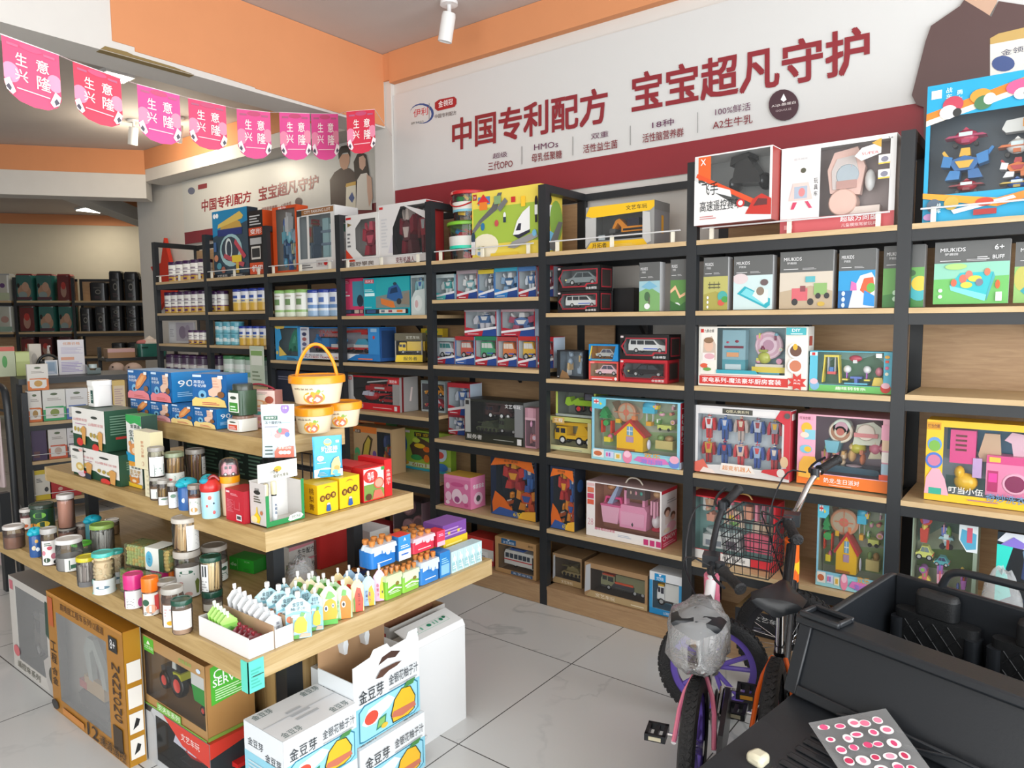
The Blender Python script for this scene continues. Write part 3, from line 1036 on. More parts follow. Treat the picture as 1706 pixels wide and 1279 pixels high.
def win(name, label, cat, pos, d, c, ci, fr, art='', toys=(), R_='', L_='', cs=None, ct=None, rz=0, grp=None, inner='', k='card', tray=None, wk='clear', extra=None):
    """window box: printed frame (left, right, bottom, top margins as fractions), clear pane, toys inside"""
    P, w, h = pos
    fl, frr, fb, ft = fr
    t = root(name, label, cat, P, rz, grp)
    q = M()
    th = .003
    x0, x1, z0, z1 = fl*w, w-frr*w, fb*h, h-ft*h
    q.box(0, d-th, 0, w, d, h, ci, k)
    q.box(0, .0005, 0, w, d-th, th, cs or c, k)
    q.box(0, .0005, th, th, d-th, h-th, cs or c, k)
    q.box(w-th, .0005, th, w, d-th, h-th, cs or c, k)
    if ft > 0:
        q.box(0, .0005, h-th, w, d-th, h, ct or c, k)
    # inner faces
    q.face([(th+.0003, th, th), (th+.0003, d-th, th), (th+.0003, d-th, h-th), (th+.0003, th, h-th)][::-1], ci, k)
    q.face([(w-th-.0003, th, th), (w-th-.0003, d-th, th), (w-th-.0003, d-th, h-th), (w-th-.0003, th, h-th)], ci, k)
    q.face([(th, th, th+.0003), (w-th, th, th+.0003), (w-th, d-th, th+.0003), (th, d-th, th+.0003)], ci, k)
    for a in ((0, 0, x0, h), (x1, 0, w, h), (x0, 0, x1, z0), (x0, z1, x1, h)):
        if a[2]-a[0] > .0005 and a[3]-a[1] > .0005:
            q.box(a[0], 0, a[1], a[2], .0015, a[3], c, k)
    e = .0004
    if inner:
        q.art(inner, (x0, d-th-e, z0), (x1-x0, 0, 0), (0, 0, z1-z0), (0, -1, 0), k)
    if art:
        q.art(art, (0, -e, 0), (w, 0, 0), (0, 0, h), (0, -1, 0), k)
    if R_:
        q.art(R_, (w+e, 0, 0), (0, d, 0), (0, 0, h), (1, 0, 0), k)
    if L_:
        q.art(L_, (-e, d, 0), (0, -d, 0), (0, 0, h), (-1, 0, 0), k)
    q.obj('box_body', t, smooth=False)
    q = M()
    q.face([(x0, .001, z0), (x1, .001, z0), (x1, .001, z1), (x0, .001, z1)], 'fff', wk)
    if ft <= 0:
        q.face([(0, .001, h), (w, .001, h), (w, d, h), (0, d, h)], 'fff', wk)
    q.obj('window', t, smooth=False)
    for tt in toys:
        nm, sp, a, b, cx, cz = tt[:6]
        dd = tt[6] if len(tt) > 6 else .7
        toy(t, sp, x0+(x1-x0)*a, z0+(z1-z0)*b, (x1-x0)*(cx-a), (z1-z0)*(cz-b), d*.5, (d-.014)*dd, nm)
    if extra:
        extra(t, w, h, d)
    return t


def wd(x1, x2, yt, zb, off=.02, rz=0):
    return spanx(x1, x2, yt, zb, off, rz)
# ------------------------------------------------------------------ goods on the wall shelving
A1, A2, A3 = 1.841, 1.535, 1.238
card('toy_box', 'tall blue toy box with a looping race track picture on the top shelf', 'toy box', wd(357, 415, 353, A1, .06), .09, '3a4c5a',
     'p 0 .62 0 1 1 1 1 .8 1f86b8;e .07 .93 .04 .035 fff;e .15 .93 .04 .035 fff;p .2 .68 .3 .82 .6 .86 .8 .8 .85 .72 .5 .7 caa24c;p .15 .74 .18 .8 .8 .95 .9 .88 .86 .84 e0c060;r .15 .62 .85 .72 2d3a7a;e .52 .4 .32 .24 9fc4c8;e .5 .42 .25 .18 3a4450;e .46 .42 .1 .16 d8e0e0;e .47 .42 .07 .12 3a4450;p .62 .5 .66 .56 .95 .3 .88 .26 c34a58;p .3 .3 .34 .36 .9 .2 .86 .14 b8505a;r .55 .22 .82 .32 e8c93a;r .66 .06 .74 .22 d8b040;r 0 .0 1 .06 20242c;T 文艺车玩 .1 .015 .4 .05 ddd;l .5 .01 .9 .05 2 bbb;e .1 .3 .06 .05 c86;e .18 .18 .07 .05 59a;e .3 .12 .06 .05 a65;r .04 .4 .12 .54 4a6a9a', cs='2a3440', ct='2a80b0')
card('toy_box', 'narrow black and orange toy box with white lettering beside the race track box', 'toy box', wd(416.5, 440, 352, A1, .05), .1, '26201f',
     'r 0 .62 1 .74 d8542c;T 变形 .1 .64 .9 .72 fff;r 0 .02 1 .2 d8542c;T 机甲 .15 .06 .9 .16 fff;r .15 .25 .8 .45 d8d4cc;r .2 .28 .75 .42 333;l .1 .78 .9 .95 4 ccc;r .1 .48 .9 .58 bbb', cs='d2501e')
CLU = '8ab 7bc c55 46a 9ab d8d8d8 357 68a bb9 5ac'
win('toy_box', 'orange edged toy box with a clear front full of small blue and red figures', 'toy box', wd(456, 496, 346, A1, .05), .1, 'd6501e', 'a09a92', (.16, .06, .04, .04),
    'T 城市 .25 .962 .6 .99 fff', [('toy_figure', acc(3, 14, CLU, 'toy_figure', .05, .95, .05, .85, .17), 0, 0, 1, 1)], wk='clear')
win('toy_box', 'white CITY PARKING LOT toy box with tall clear window', 'toy box', wd(497, 559, 350, A1, .05), .2, 'e2e0dc', 'b4bcbe', (.06, .1, .2, .12),
    'r .12 .9 .98 .985 9c6a3c;T CITY_PARKING_LOT .2 .92 .9 .965 eee;r 0 .89 .13 .985 333;r .27 .2 .33 .88 e2e0dc;r .5 .06 .8 .17 c9c2c0;T 停车 .55 .08 .65 .14 622;e .75 .11 .05 .035 c22;l .05 .05 .4 .16 3 777',
    [('toy_figure', cut(ROBOT, a='678', b='876', c='a55'), .02, .05, .24, .95), ('toy_tower', 'd .5;b .2 0 .5 .95 9fc0c4;b .55 0 .8 .8 b8cfd2;d .6;b .15 .3 .85 .36 789;b .15 .6 .85 .66 789', .36, .02, 1, 1)],
    R_='r .2 .6 .8 .72 5a8a7a;e .5 .4 .3 .1 bbb;e .5 .2 .3 .1 bbb', cs='e4e4e2')
win('toy_box', 'white toy box with a red crawler toy behind a cut-corner window, top shelf', 'toy box', wd(577, 631, 360, A1, .05), .12, 'e4e2de', 'b4b0ac', (.3, .08, .2, .1),
    'p .06 .78 .06 .86 .2 .82 8a7440;p .3 .2 .3 .36 .52 .2 e4e2de;p .3 .9 .3 .74 .5 .9 e4e2de;p 0 .36 0 .12 .3 .12 d8452c;r .02 .92 .18 .96 c22;T 越野攀爬 .1 .03 .85 .11 6a5a50;l .06 .4 .16 .7 4 777',
    [('toy_crawler', cut(BOT2, a='a34', b='7a2838', c='c56'), .15, .05, .95, .95)], cs='dddbd6')
win('toy_box', 'large white toy box with two dark red robots behind a black slanted window', 'toy box', wd(632, 711, 343, A1, .055), .15, 'e0dedc', '3a3838', (.3, .02, .16, .06),
    'p .3 .16 .3 .5 .44 .16 2c2a2c;p .3 .94 .3 .6 .48 .94 e0dedc;p .55 .94 .6 .94 .98 .82 .98 .7 d8d6d4;r .02 .93 .1 .97 c33;T 变形机器人 .36 .03 .75 .12 7a3038;p .2 .2 .3 .5 .3 .2 d0ccd4;l .06 .3 .2 .8 9 cfcfd0;r .55 0 1 .03 555',
    [('toy_robot', cut(BOT2, a='7a2430', b='5a2a30', c='c8b8b0'), .06, .04, .5, .98), ('toy_robot', cut(ROBOT, a='63262c', b='8a2c34', c='999'), .58, .04, .98, .9)], cs='a33')


def tub(name, label, xl, xr, yt, zb, off, lid, band, seed, handle, dz=0):
    P, w, h = spanx(xl, xr, yt, zb, off)
    r = w/2
    t = root(name, label, 'bucket', (P.x+r, P.y+r, zb), 0)
    q = M()
    q.lathe([(0, .002), (r*.86, .002), (r*.95, h-.02)], (0, 0, 0), 'fff', 'jar', 28)
    q.obj('bucket_wall', t)
    q = M()
    q.lathe([(r*.915, h*.3), (r*.94, h*.62)], (0, 0, 0), 'e8e8e0', 'card', 20, a0=190, a1=350)
    q.lathe([(r*.92, h*.3), (r*.925, h*.38)], (0, 0, 0), band, 'card', 20, a0=190, a1=350)
    q.obj('paper_label', t)
    q = M()
    q.lathe([(r*.98, h-.022), (r*1.04, h-.02), (r*1.04, h-.006), (r*.98, h), (r*.3, h), (0, h)], (0, 0, 0), lid, 'gloss', 28)
    q.obj('lid', t)
    rr = random.Random(seed)
    for i in range(16):
        q = M()
        a, rad = rr.uniform(0, 6.3), r*.6*rr.random()**.5
        s = r*.2
        z = .02+rr.uniform(0, h*.7)
        q.T = MX.Translation((rad*cos(a), rad*sin(a), z)) @ Euler((rr.random(), rr.random(), rr.random())).to_matrix().to_4x4()
        q.box(-s, -s*.6, 0, s, s*.6, s*.7, rr.choice(['d33', '3b5', 'fc3', '39c', 'e73']), 'gloss')
        q.obj('toy_block', t)
    if handle:
        q = M()
        q.tube([(-r*1.05, 0, h-.012), (-r*1.0, -r*.6, h-.06), (0, -r*1.08, h-.10), (r*1.0, -r*.6, h-.06), (r*1.05, 0, h-.012)], .004, lid, 'gloss', 8, 2)
        q.obj('handle', t)
    return t


b1 = tub('toy_bucket', 'clear bucket of building blocks with a lime green lid, under the red-lidded one', 731, 786, 371, A1, .05, '7fc23a', '3db', 1, False)
hb = spanx(731, 786, 371, A1, .05)[2]
tub('toy_bucket', 'clear bucket of building blocks with a red lid and drooping red handle', 739, 786, 320, A1+hb+.002, .06, 'c8282c', '8cd', 2, True)
card('toy_box', 'thick yellow toy box picturing a white train on a green block track', 'toy box', wd(787, 901, 322, A1, .04), .2, 'f0d95a',
     'r .02 .2 .98 .75 a8c34a;e .2 .18 .2 .18 f2ead0;p .1 .5 .1 .56 .3 .75 .4 .95 .46 .95 .38 .7 6a6a6a;p .0 .42 .1 .56 .14 .5 .03 .38 777;r .1 .8 .28 .92 58b;p .08 .82 .18 .96 .28 .82 d33;r .12 .72 .24 .84 e83;r .02 .88 .08 .97 b03a30;T 力大 .03 .9 .07 .95 fff;e .17 .47 .03 .06 37a;e .38 .5 .03 .05 c55;e .5 .6 .02 .05 eee;r .48 .5 .52 .58 345;p .62 .3 .68 .5 .76 .62 .86 .7 .86 .36 .7 .26 f4f4f2;p .66 .36 .7 .46 .74 .46 .73 .36 334;p .62 .3 .7 .24 .86 .32 .86 .36 .7 .3 334;r .74 .7 .8 .85 fc3;r .6 .78 .66 .86 c33;e .95 .75 .02 .08 222;r .93 .56 .97 .7 eee;r .935 .45 .965 .56 333;e .03 .3 .03 .1 345;r .0 .05 .06 .25 ddd;r .1 .12 .14 .17 9a6;r .16 .12 .2 .17 a96;r .1 .04 .14 .09 8ac;r .16 .04 .2 .09 aa7;p .55 .12 .62 .2 .95 .32 .98 .24 .65 .1 999;e .93 .3 .03 .05 7bd;r .3 .0 .7 .05 e8c840;r .36 .78 .46 .9 8a7;p .4 .72 .52 .86 .56 .8 .45 .66 777', cs='e8d050', ct='d8c45a', R_='e .3 .8 .2 .1 222;r .1 .55 .5 .72 eee;r .15 .4 .4 .56 333;e .7 .5 .3 .3 8ab04a;e .4 .2 .3 .14 7bd;p .3 .1 .8 .5 1 .5 .6 .05 777')
# yellow digger box on bay F
win('toy_box', 'silver and yellow toy box with an orange digger, alone on the top shelf', 'toy box', wd(976, 1090, 346, A1, .07), .16, '9a9a98', '6e6e6c', (.16, .16, .2, .22),
    'p 0 .8 .06 1 1 1 1 .86 .94 .78 .1 .74 f0c020;T 文艺车玩 .6 .84 .9 .94 222;p .0 0 .08 .17 .86 .17 .92 0 f0c020;T 开拓者 .1 .03 .32 .15 222;l .4 .05 .75 .11 2 eed070;p .84 .2 .84 .78 .94 .74 .96 .1 .9 .06 c8c8c6;p 0 .74 0 .06 .08 .2 .16 .2 .16 .74 b8b8b6;r .2 .21 .3 .32 a8b4b8',
    [('toy_digger', cut(DIGGER, a='e08a18'), .22, .06, 1.05, .9)], R_='r .45 .3 .6 .7 d89a2a;r 0 .8 1 1 7a7a78', cs='88888a')
# racing car box and steering wheel box on bay G
win('toy_box', 'white and red racing car box with a black car, tilted over the guard rod', 'toy box', wd(1157, 1287, 262, 1.897, -.045), .17, 'e6e4e2', 'a8a8a6', (.05, .03, .08, .02),
    'p 0 .98 .16 .98 .16 .6 .05 .72 .05 .1 0 .1 d8d8d6;p .05 .66 .05 .98 .22 .98 .22 .62 e8642c;T X .08 .86 .15 .95 fff;p .02 .7 .04 .75 .95 .2 .9 .15 e2542c;p 0 .66 0 0 1 0 1 .12 .55 .24 eae8e6;p .08 .62 .1 .52 .5 .36 .48 .46 eee;T 飞手 .1 .42 .32 .6 222;T 高速遥控赛车 .08 .19 .62 .34 333;l .08 .08 .3 .14 2 c88;p .68 .1 .78 .3 .88 .36 1 .28 1 .06 c2342a;p .78 .2 .84 .3 .95 .28 .95 .2 633;c .62 .26 .06 c33;c .62 .26 .035 eee',
    [('toy_racing_car', 'd .9;p .4 .5 .48 .95 .62 .95 .8 .6 .84 .45 222;d .95;s .4 .5 .08 .14 333;s .84 .5 .09 .15 2a2a2a;p .38 .8 .4 .95 .66 1 .66 .93 1a1a1a;d .8;b .55 .6 .75 .68 a33', .05, .1, 1, 1)], cs='9a3a34', rz=R(-2), wk='clear')
win('toy_box', 'white and pink toy box with a pink children\'s steering wheel, on the top shelf', 'toy box', wd(1300, 1490, 249, A1, .03), .12, 'ecebea', 'a89a98', (.36, .05, .17, .05),
    'r 0 0 1 .17 c85a5e;T 超级方向盘 .55 .09 .86 .155 fff;T 儿童模拟驾驶玩具 .56 .03 .86 .07 f4dada;r .04 .05 .12 .1 e8a0a0;T 欢乐时光 .12 .84 .25 .87 bbb;c .21 .72 .03 554;T 3+ .93 .94 .97 .965 777;p .08 .38 .12 .58 .26 .58 .3 .38 e6c8c0;r .13 .4 .25 .54 a8b8c8;e .2 .47 .03 .05 d88;p .12 .36 .1 .28 .13 .28 .16 .36 c46;p .26 .36 .3 .28 .27 .28 .23 .36 c46;v 玩具车 .31 .4 .345 .62 444;r .86 .68 .955 .78 f2efe8;e .91 .73 .03 .03 889;r .86 .52 .955 .62 f2efe8;e .91 .57 .03 .03 889;r .86 .68 .955 .695 e8c84a;r .86 .52 .955 .535 e8c84a;p .66 .8 .72 .88 .88 .92 .88 .8 .72 .74 f2f0ee;T SUPER .72 .8 .86 .83 c66;p .8 .92 .88 .96 .88 .86 d8a848',
    [('toy_steering_wheel', 'd .5;p .1 .35 .05 .7 .15 .95 .5 1 .62 .7 .55 .3 e8c0b4;d .6;p .14 .4 .12 .68 .2 .85 .46 .88 .52 .68 .46 .4 d8ccc8;d .66;o .36 .6 .16 b8c4cc;b .2 .4 .5 .52 c89a90;s .28 .72 .05 .05 8bc;s .42 .72 .05 .05 e99;d .75;o .3 .2 .2 f0c4b4;d .8;o .3 .2 .11 8a7c78;o .3 .2 .06 f2d0c0;d .6;b .3 .02 .85 .12 f0dcd0;s .68 .5 .08 .16 e4e2e0', .02, .0, 1, .98)], cs='d6d4d2')
SEAC = 'c2385a 38a e8742c 3b6fb0 e8e8e4 f0b030 7a4 d8486e'
win('toy_box', 'huge sky blue toy box with orange bands and many racing vehicles, top right', 'toy box', wd(1538, 1800, 146, A1, .03), .12, '1fa3d0', '4a5660', (.03, .03, .2, .24),
    'p 0 .74 0 .8 .75 .98 .75 .9 e8862c;p 0 .71 0 .75 .75 .92 .75 .88 f4e8d8;r .03 .9 .1 .96 fff;T 极速 .03 .91 .1 .96 dff;v 战车 .13 .88 .17 .97 dff;v 勇士 .2 .86 .24 .94 dff;e .18 .84 .07 .06 c2455a;e .15 .79 .06 .05 ddd;e .21 .78 .03 .03 333;e .36 .87 .07 .05 d89a3a;e .38 .82 .06 .05 4a7a52;e .42 .84 .04 .04 eee;e .6 .89 .08 .05 d25a8c;e .62 .84 .05 .04 e8e8e8;e .66 .84 .03 .03 333;e .84 .86 .08 .08 2f7fb8;p .72 .2 .68 .5 .72 .86 .76 .86 .72 .5 .77 .2 e8862c;r .78 .2 1 .86 d08a4a;r .8 .28 .98 .34 c22;r .8 .4 .98 .46 e8b03a;r .8 .52 .98 .58 c22;r .8 .64 .98 .7 e8b03a;p 0 .18 0 .22 .5 .14 .5 .08 f0a030;p .5 .08 .5 .14 1 .24 1 .2 e8862c;p .2 .08 .6 .15 .62 .13 .22 .05 e8e8f0;e .08 .12 .05 .05 567;e .2 .13 .05 .05 c8a848;e .42 .12 .06 .03 c8452c;r .35 .03 .5 .07 a33;e .05 .04 .04 .025 c9c;v 战车 .1 .06 .13 .14 eff',
    [('toy_racer', cut(PLANE, a='c2385a', b='b03a62'), .1, .62, .4, .86), ('toy_boat', 'd .5;p 0 .3 .1 .1 .8 .1 1 .5 .8 .8 .1 .7 d8d8d4;b .5 .3 .85 .7 e0902c', .5, .7, .78, .95), ('toy_robot', cut(BOT2, a='2f7fc0', b='2568a8', c='e8b43a'), .08, .2, .42, .6),
     ('toy_racer', cut(PLANE, a='e8e6e2', b='d2703a'), .48, .42, .74, .66), ('toy_racer', cut(PLANE, a='b8283a', b='8a1f2a'), .14, .02, .4, .2), ('toy_robot', cut(BOT2, a='e8e8e8', b='e0742c', c='b33'), .5, .16, .74, .4), ('toy_racer', cut(PLANE, a='3a6fc0', b='c8a83a'), .5, .0, .74, .16)], cs='c88a3a')


# ---- tins of milk powder
def tin_mesh(r, h, bands, lid, lidh=.12, n=18):
    q = M()
    pr = [(0, .001), (r*.96, .001), (r, .006)]
    zc = h*(1-lidh)
    for z1, c in bands:
        a = pr[-1][1]
        pr += [(r, a+.0002, c), (r, zc*z1, c)]
    q.lathe(pr, (0, 0, 0), bands[0][1], 'gloss', n)
    return q, zc


def tins(name, label, cat, grp, x1, x2, n, yt, zb, bands, lid, off=.05, rows=1, mark=None, lidh=.12):
    P, w, h = spanx(x1, x2, yt, zb, off)
    h /= rows
    r = w/n/2*.97
    q, zc = tin_mesh(r, h, bands, lid, lidh)
    if mark:
        for zz0, zz1, c, a0, a1 in mark:
            q.lathe([(r*1.004, zc*zz0), (r*1.004, zc*zz1)], (0, 0, 0), c, 'card', 10, a0=a0, a1=a1)
    first = None
    for k in range(rows):
        for i in range(n):
            loc = (P.x+w*(i+.5)/n, P.y+r, zb+k*(h+.001))
            if first is None:
                first = tag(q.obj(name, None, loc), label, cat, grp)
                L = M()
                L.lathe([(r*1.0, zc), (r*1.02, zc+.002), (r*1.02, h-.004), (r*.97, h), (r*.9, h-.003), (0, h-.003)], (0, 0, 0), lid, 'gloss', 18)
                L.obj('lid', first)
            else:
                dup(first, loc)


PUR = [(.3, 'c8a24a'), (.36, '6a3a72'), (.62, 'f0eee8'), (.66, 'b8b0b8'), (.95, 'f0eee8'), (1, '4a2a55')]
PMK = [(.68, .74, '8a7a8a', 230, 310), (.5, .54, '4a2a55', 235, 305), (.1, .2, '5a2a66', 240, 300)]
tins('milk_powder_tin', 'purple-lidded white and gold milk powder tin on the top shelf of the end bays', 'tin', 'purple-lidded tins on the top shelf', 276, 338, 5, 437, A1, PUR, '3c2048', mark=PMK)
tins('milk_powder_tin', 'purple-lidded white and gold milk powder tin on the second shelf of the end bay', 'tin', 'purple-lidded tins on the second shelf', 270, 337, 6, 487, 1.582, PUR, '3c2048', mark=PMK)
tins('milk_powder_tin', 'purple-lidded tin just right of the end bay post, second shelf', 'tin', 'purple-lidded tins right of the post', 347, 368, 2, 485, 1.586, PUR, '3c2048', .06, mark=PMK)
YEL = [(.42, 'd8b04a'), (.6, 'e2d2a0'), (1, 'e6e8ee')]
YMK = [(.66, .8, '3a5aa8', 235, 305), (.5, .56, '5a78b8', 240, 300)]
tins('milk_powder_tin', 'blue-lidded white and yellow milk powder tin on the second shelf', 'tin', 'blue-lidded yellow tins on the second shelf', 383, 438, 4, 482, 1.586, YEL, '2a3f9a', mark=YMK)
tins('milk_powder_tin', 'blue-lidded white and yellow milk powder tin on the third shelf, beside cyan tins', 'tin', 'blue-lidded yellow tins on the third shelf', 394, 440, 4, 543, 1.325, YEL, '2a3f9a', mark=YMK)
CYA = [(.3, '6fb8c8'), (.6, 'b8dde4'), (1, '58a8bc')]
tins('milk_powder_tin', 'cyan milk powder tin in the two-high stack on the third shelf', 'tin', 'stacked cyan tins', 354, 392, 3, 536, 1.325, CYA, '7cc0d0', rows=2, mark=[(.4, .7, 'e8f2f4', 240, 300)])
GRN = [(.2, 'dfe8d4'), (.3, '9cc47a'), (1, 'eceee6')]
tins('milk_powder_tin', 'pale milk powder tin with a light green lid on the second shelf', 'tin', 'green-lidded tins on the second shelf', 451, 505, 3, 484, A2, GRN, '8fbf6a', mark=[(.5, .75, '7a9a68', 245, 300), (.85, .9, 'b8b0a0', 235, 305)])
BLU = [(.25, '9fc0e0'), (.35, 'e8eef4'), (.5, '6f98cc'), (1, 'e6ebf2')]
tins('milk_powder_tin', 'pale blue milk powder tin with a royal blue lid, beside the green-lidded tins', 'tin', 'blue-lidded pale tins on the second shelf', 506, 562, 3, 483, A2, BLU, '2c429c', mark=[(.6, .8, '5a78b8', 240, 300)])
card('card_display', 'white card stand picturing a milk powder display, on the third shelf of the end bay', 'display card', wd(281, 324, 536, 1.328, .12), .012, 'dfe0e2',
     'r .3 .1 .97 .95 bdb8c4;e .55 .5 .14 .3 8f8298;e .75 .55 .1 .3 a498ac;r .04 .1 .26 .9 e4e5e8;l .06 .3 .22 .7 4 b8b8c0', cs='ccc')
tins('milk_powder_tin', 'small gold and white tin standing before the white display card', 'tin', 'small tins before the display card', 310, 337, 3, 550, 1.328, PUR, '4a2a55', .02, mark=PMK)
DRK = [(.3, '5a4a5a'), (.36, '8a8a88'), (.5, '3c2c40'), (.7, 'c8c6c2'), (1, '4a3a50')]
tins('milk_powder_tin', 'purple and white tin on the end bay shelf just above the blue biscuit cartons', 'tin', 'purple tins on the fourth shelf', 272, 336, 5, 590, 1.032, DRK, '3c2048', .03, mark=PMK)
tins('milk_powder_tin', 'purple tin right of the second post on the fourth shelf', 'tin', 'purple tins by the green-capped tins', 349, 363, 1, 592, 1.032, DRK, '3c2048', .06, mark=PMK)
tins('milk_powder_tin', 'white tin with a green cap on the fourth shelf behind the pink cartons', 'tin', 'green-capped tins on the fourth shelf', 366, 440, 4, 592, 1.032, [(.6, 'c8d8d0'), (.8, 'dfe6e2'), (1, 'b8ccc0')], '4a8a5a', .03, mark=[(.3, .5, '7aa890', 240, 300)])
card('price_card', 'green and white price card hanging at the shelf edge above the pink cartons', 'price card', wd(417, 440, 576, 1.05, -.03), .004, 'c8d4c0', 'r .1 .5 .9 .9 e8ece0;l .15 .1 .8 .4 3 8a9a80;r .1 .75 .9 .88 8ab06a')

# ---- bay C and D, rows 3 and 4
win('toy_box', 'blue toy box with a green dinosaur behind a wavy window', 'toy box', wd(459, 497, 540, 1.231, .04), .13, '3fa0d8', '7a9096', (.16, .03, .12, .1),
    'p .0 .9 .0 1 .45 1 .4 .88 .1 .86 e8c860;p .16 .88 .16 .5 .3 .6 .24 .86 3fa0d8;p .16 .1 .16 .4 .5 .14 e8c860;l .5 .02 .9 .09 2 334;e .08 .2 .05 .05 e8c860',
    [('toy_dinosaur', cut(DINO, a='2f8f72', b='58b090'), .25, .1, .98, .98)], cs='3a8ac0')
win('toy_box', 'blue and white transport set box with a blue toy engine and crane, crossing the post', 'toy box', wd(501, 633, 545, 1.246, .06), .14, '2d7fc8', 'b8b4bc', (.12, .13, .2, .03),
    'r 0 0 .12 1 e6e6ea;p 0 0 0 .2 .75 .2 .8 .12 1 .12 1 0 e8eaee;p .6 0 .72 .18 1 .18 1 0 2d7fc8;T TRAIN .26 .8 .46 .9 b8342c;T 轨道运输 .26 .7 .5 .79 c86a5a;T FLATBED_TRANSPORT .06 .03 .52 .09 a8302c;T 平板运输车 .06 .1 .3 .15 667;r .87 .2 1 1 3a90d4;r .9 .86 .97 .96 9cc4e4;c .935 .7 .05 d8443a;e .06 .78 .03 .06 446;e .06 .62 .03 .06 a66;e .06 .46 .03 .06 668;e .06 .3 .03 .06 888;r .02 .9 .1 .96 99a;r .75 .04 .92 .08 e8806a',
    [('toy_train', cut(TRAIN, a='2f86c8'), .0, .02, .98, .95)], cs='2a5a9a', R_='r .1 .1 .9 .9 24406a')
win('toy_box', 'white-sided box with a small yellow truck, right of the blue transport set', 'toy box', wd(658, 691, 555, 1.245, .1), .12, '8f8c86', '3a342c', (.04, .04, .24, .26),
    'p 0 0 .05 .24 1 .24 1 0 f0d028;T 服务者 .3 .05 .8 .18 332;p 0 .74 0 1 1 1 1 .74 5a5236;T 文艺车玩 .4 .8 .9 .9 ccb', [('toy_truck', cut(TRUCK, a='f0c820', b='223', c='e8c020', e='f0c820'), .05, .05, 1.1, .95)], L_='r 0 0 1 1 dcdcda', rz=R(32))
win('toy_bag', 'clear packet with yellow flower toys behind the shelf post', 'toy packet', wd(702, 738, 547, 1.245, .3), .05, 'd8b838', '8a8058', (.03, .03, .1, .2),
    'r .0 .8 1 1 e8c838;e .5 .9 .3 .07 8ab04a', [('toy_flower', acc(8, 8, 'f0c030 e8a020 8ab04a f4e08a', 'toy_flower', .1, .9, .1, .9, .22), 0, 0, 1, 1)])
win('toy_box', 'red and silver toy box with a fire engine and red vehicles', 'toy box', wd(579, 666, 624, .934, .06), .16, 'c9c7c5', '4a4644', (.12, .12, .2, .05),
    'r 0 0 1 .2 c8202c;r .12 .95 1 1 b8202c;T 服务者 .04 .04 .32 .16 eec8c8;l .5 .07 .85 .12 1 e8b0b0;r .9 .03 .95 .16 ddd;p .12 .2 .12 .4 .2 .2 c9c7c5;r .03 .86 .1 .96 c44;T 消防 .04 .88 .09 .94 fff;r .8 .8 1 .96 d03438;T 消防车 .82 .83 .96 .92 fff;r .88 .2 1 .8 9a9896',
    [('toy_fire_engine', cut(FIRE, a='c01f2a'), .2, .36, 1.0, .95), ('toy_helicopter', cut(HELI, a='c8242c'), .05, .02, .55, .55, .5), ('toy_car', cut(CAR, a='b81f28', b='223'), .55, .0, .98, .3)], cs='a8a6a4', R_='r .1 .0 .2 1 7a1c22;p .5 .3 .6 .7 .7 .7 .6 .3 e8d8d4')
win('toy_bag', 'clear packet with yellow and blue toy vehicles standing beside the fire engine box', 'toy packet', wd(702, 741, 633, .934, .2), .06, 'b8c4c8', '7a7a80', (.03, .03, .06, .1), 'r 0 .92 1 1 9aa',
    [('toy_car', cut(CAR, a='e89a28', b='223'), .05, .5, .95, .95), ('toy_car', cut(CAR, a='b83a48', b='dde'), .05, .02, .95, .45)])
win('toy_box', 'green toy box with dark tractor behind the yellow fruit buckets', 'toy box', wd(517, 575, 637, .934, .05), .14, '3aa83a', '20301c', (.04, .04, .14, .2),
    'T 文艺车玩 .72 .85 .95 .95 eee;r .02 .2 .14 .8 e8e8e4;e .08 .5 .04 .06 444;r .0 0 1 .12 2f9030', [('toy_tractor', cut(TRACTOR, a='333'), .1, .05, .6, .95), ('toy_trailer', 'd .8;b .05 .2 .95 .5 2f9a38;b .05 .5 .95 .9 dfe3df;o .3 .12 .1 222;o .7 .12 .1 222', .62, .05, .98, .9)], cs='2f8a30')
card('toy_box', 'dark blue carton on the fourth shelf behind the orange bucket handle', 'carton', wd(459, 514, 616, .934, .06), .16, '2c3040', 'l .1 .7 .7 .85 2 778;r .75 .3 .95 .9 6a7488;l .78 .4 .92 .8 4 99a')
win('toy_box', 'brown and orange toy box with a standing dinosaur and small dinosaurs', 'toy box', wd(590, 653, 708, .531, .06), .12, 'b89a72', '3a4450', (.62, .03, .04, .08),
    'r 0 .86 .62 1 d8762c;r .04 .84 .2 .92 543;p .18 .2 .26 .6 .4 .82 .52 .74 .44 .4 .5 .2 4a3a20;p .22 .2 .3 .6 .4 .78 .46 .7 .4 .4 .44 .2 b8a240;e .1 .4 .07 .1 48a06a;e .08 .3 .06 .06 c33;e .56 .4 .05 .08 6a4a8a;p 0 .3 .1 .4 .2 .3 .2 .1 0 .1 7a8a5a;T 恐龙 .05 .86 .18 .91 edc', [('toy_figure', acc(12, 7, '5a6a4a c8542c 4a5a8a d8a030', 'toy_figure', .1, .9, .05, .9, .24), 0, 0, 1, 1)])
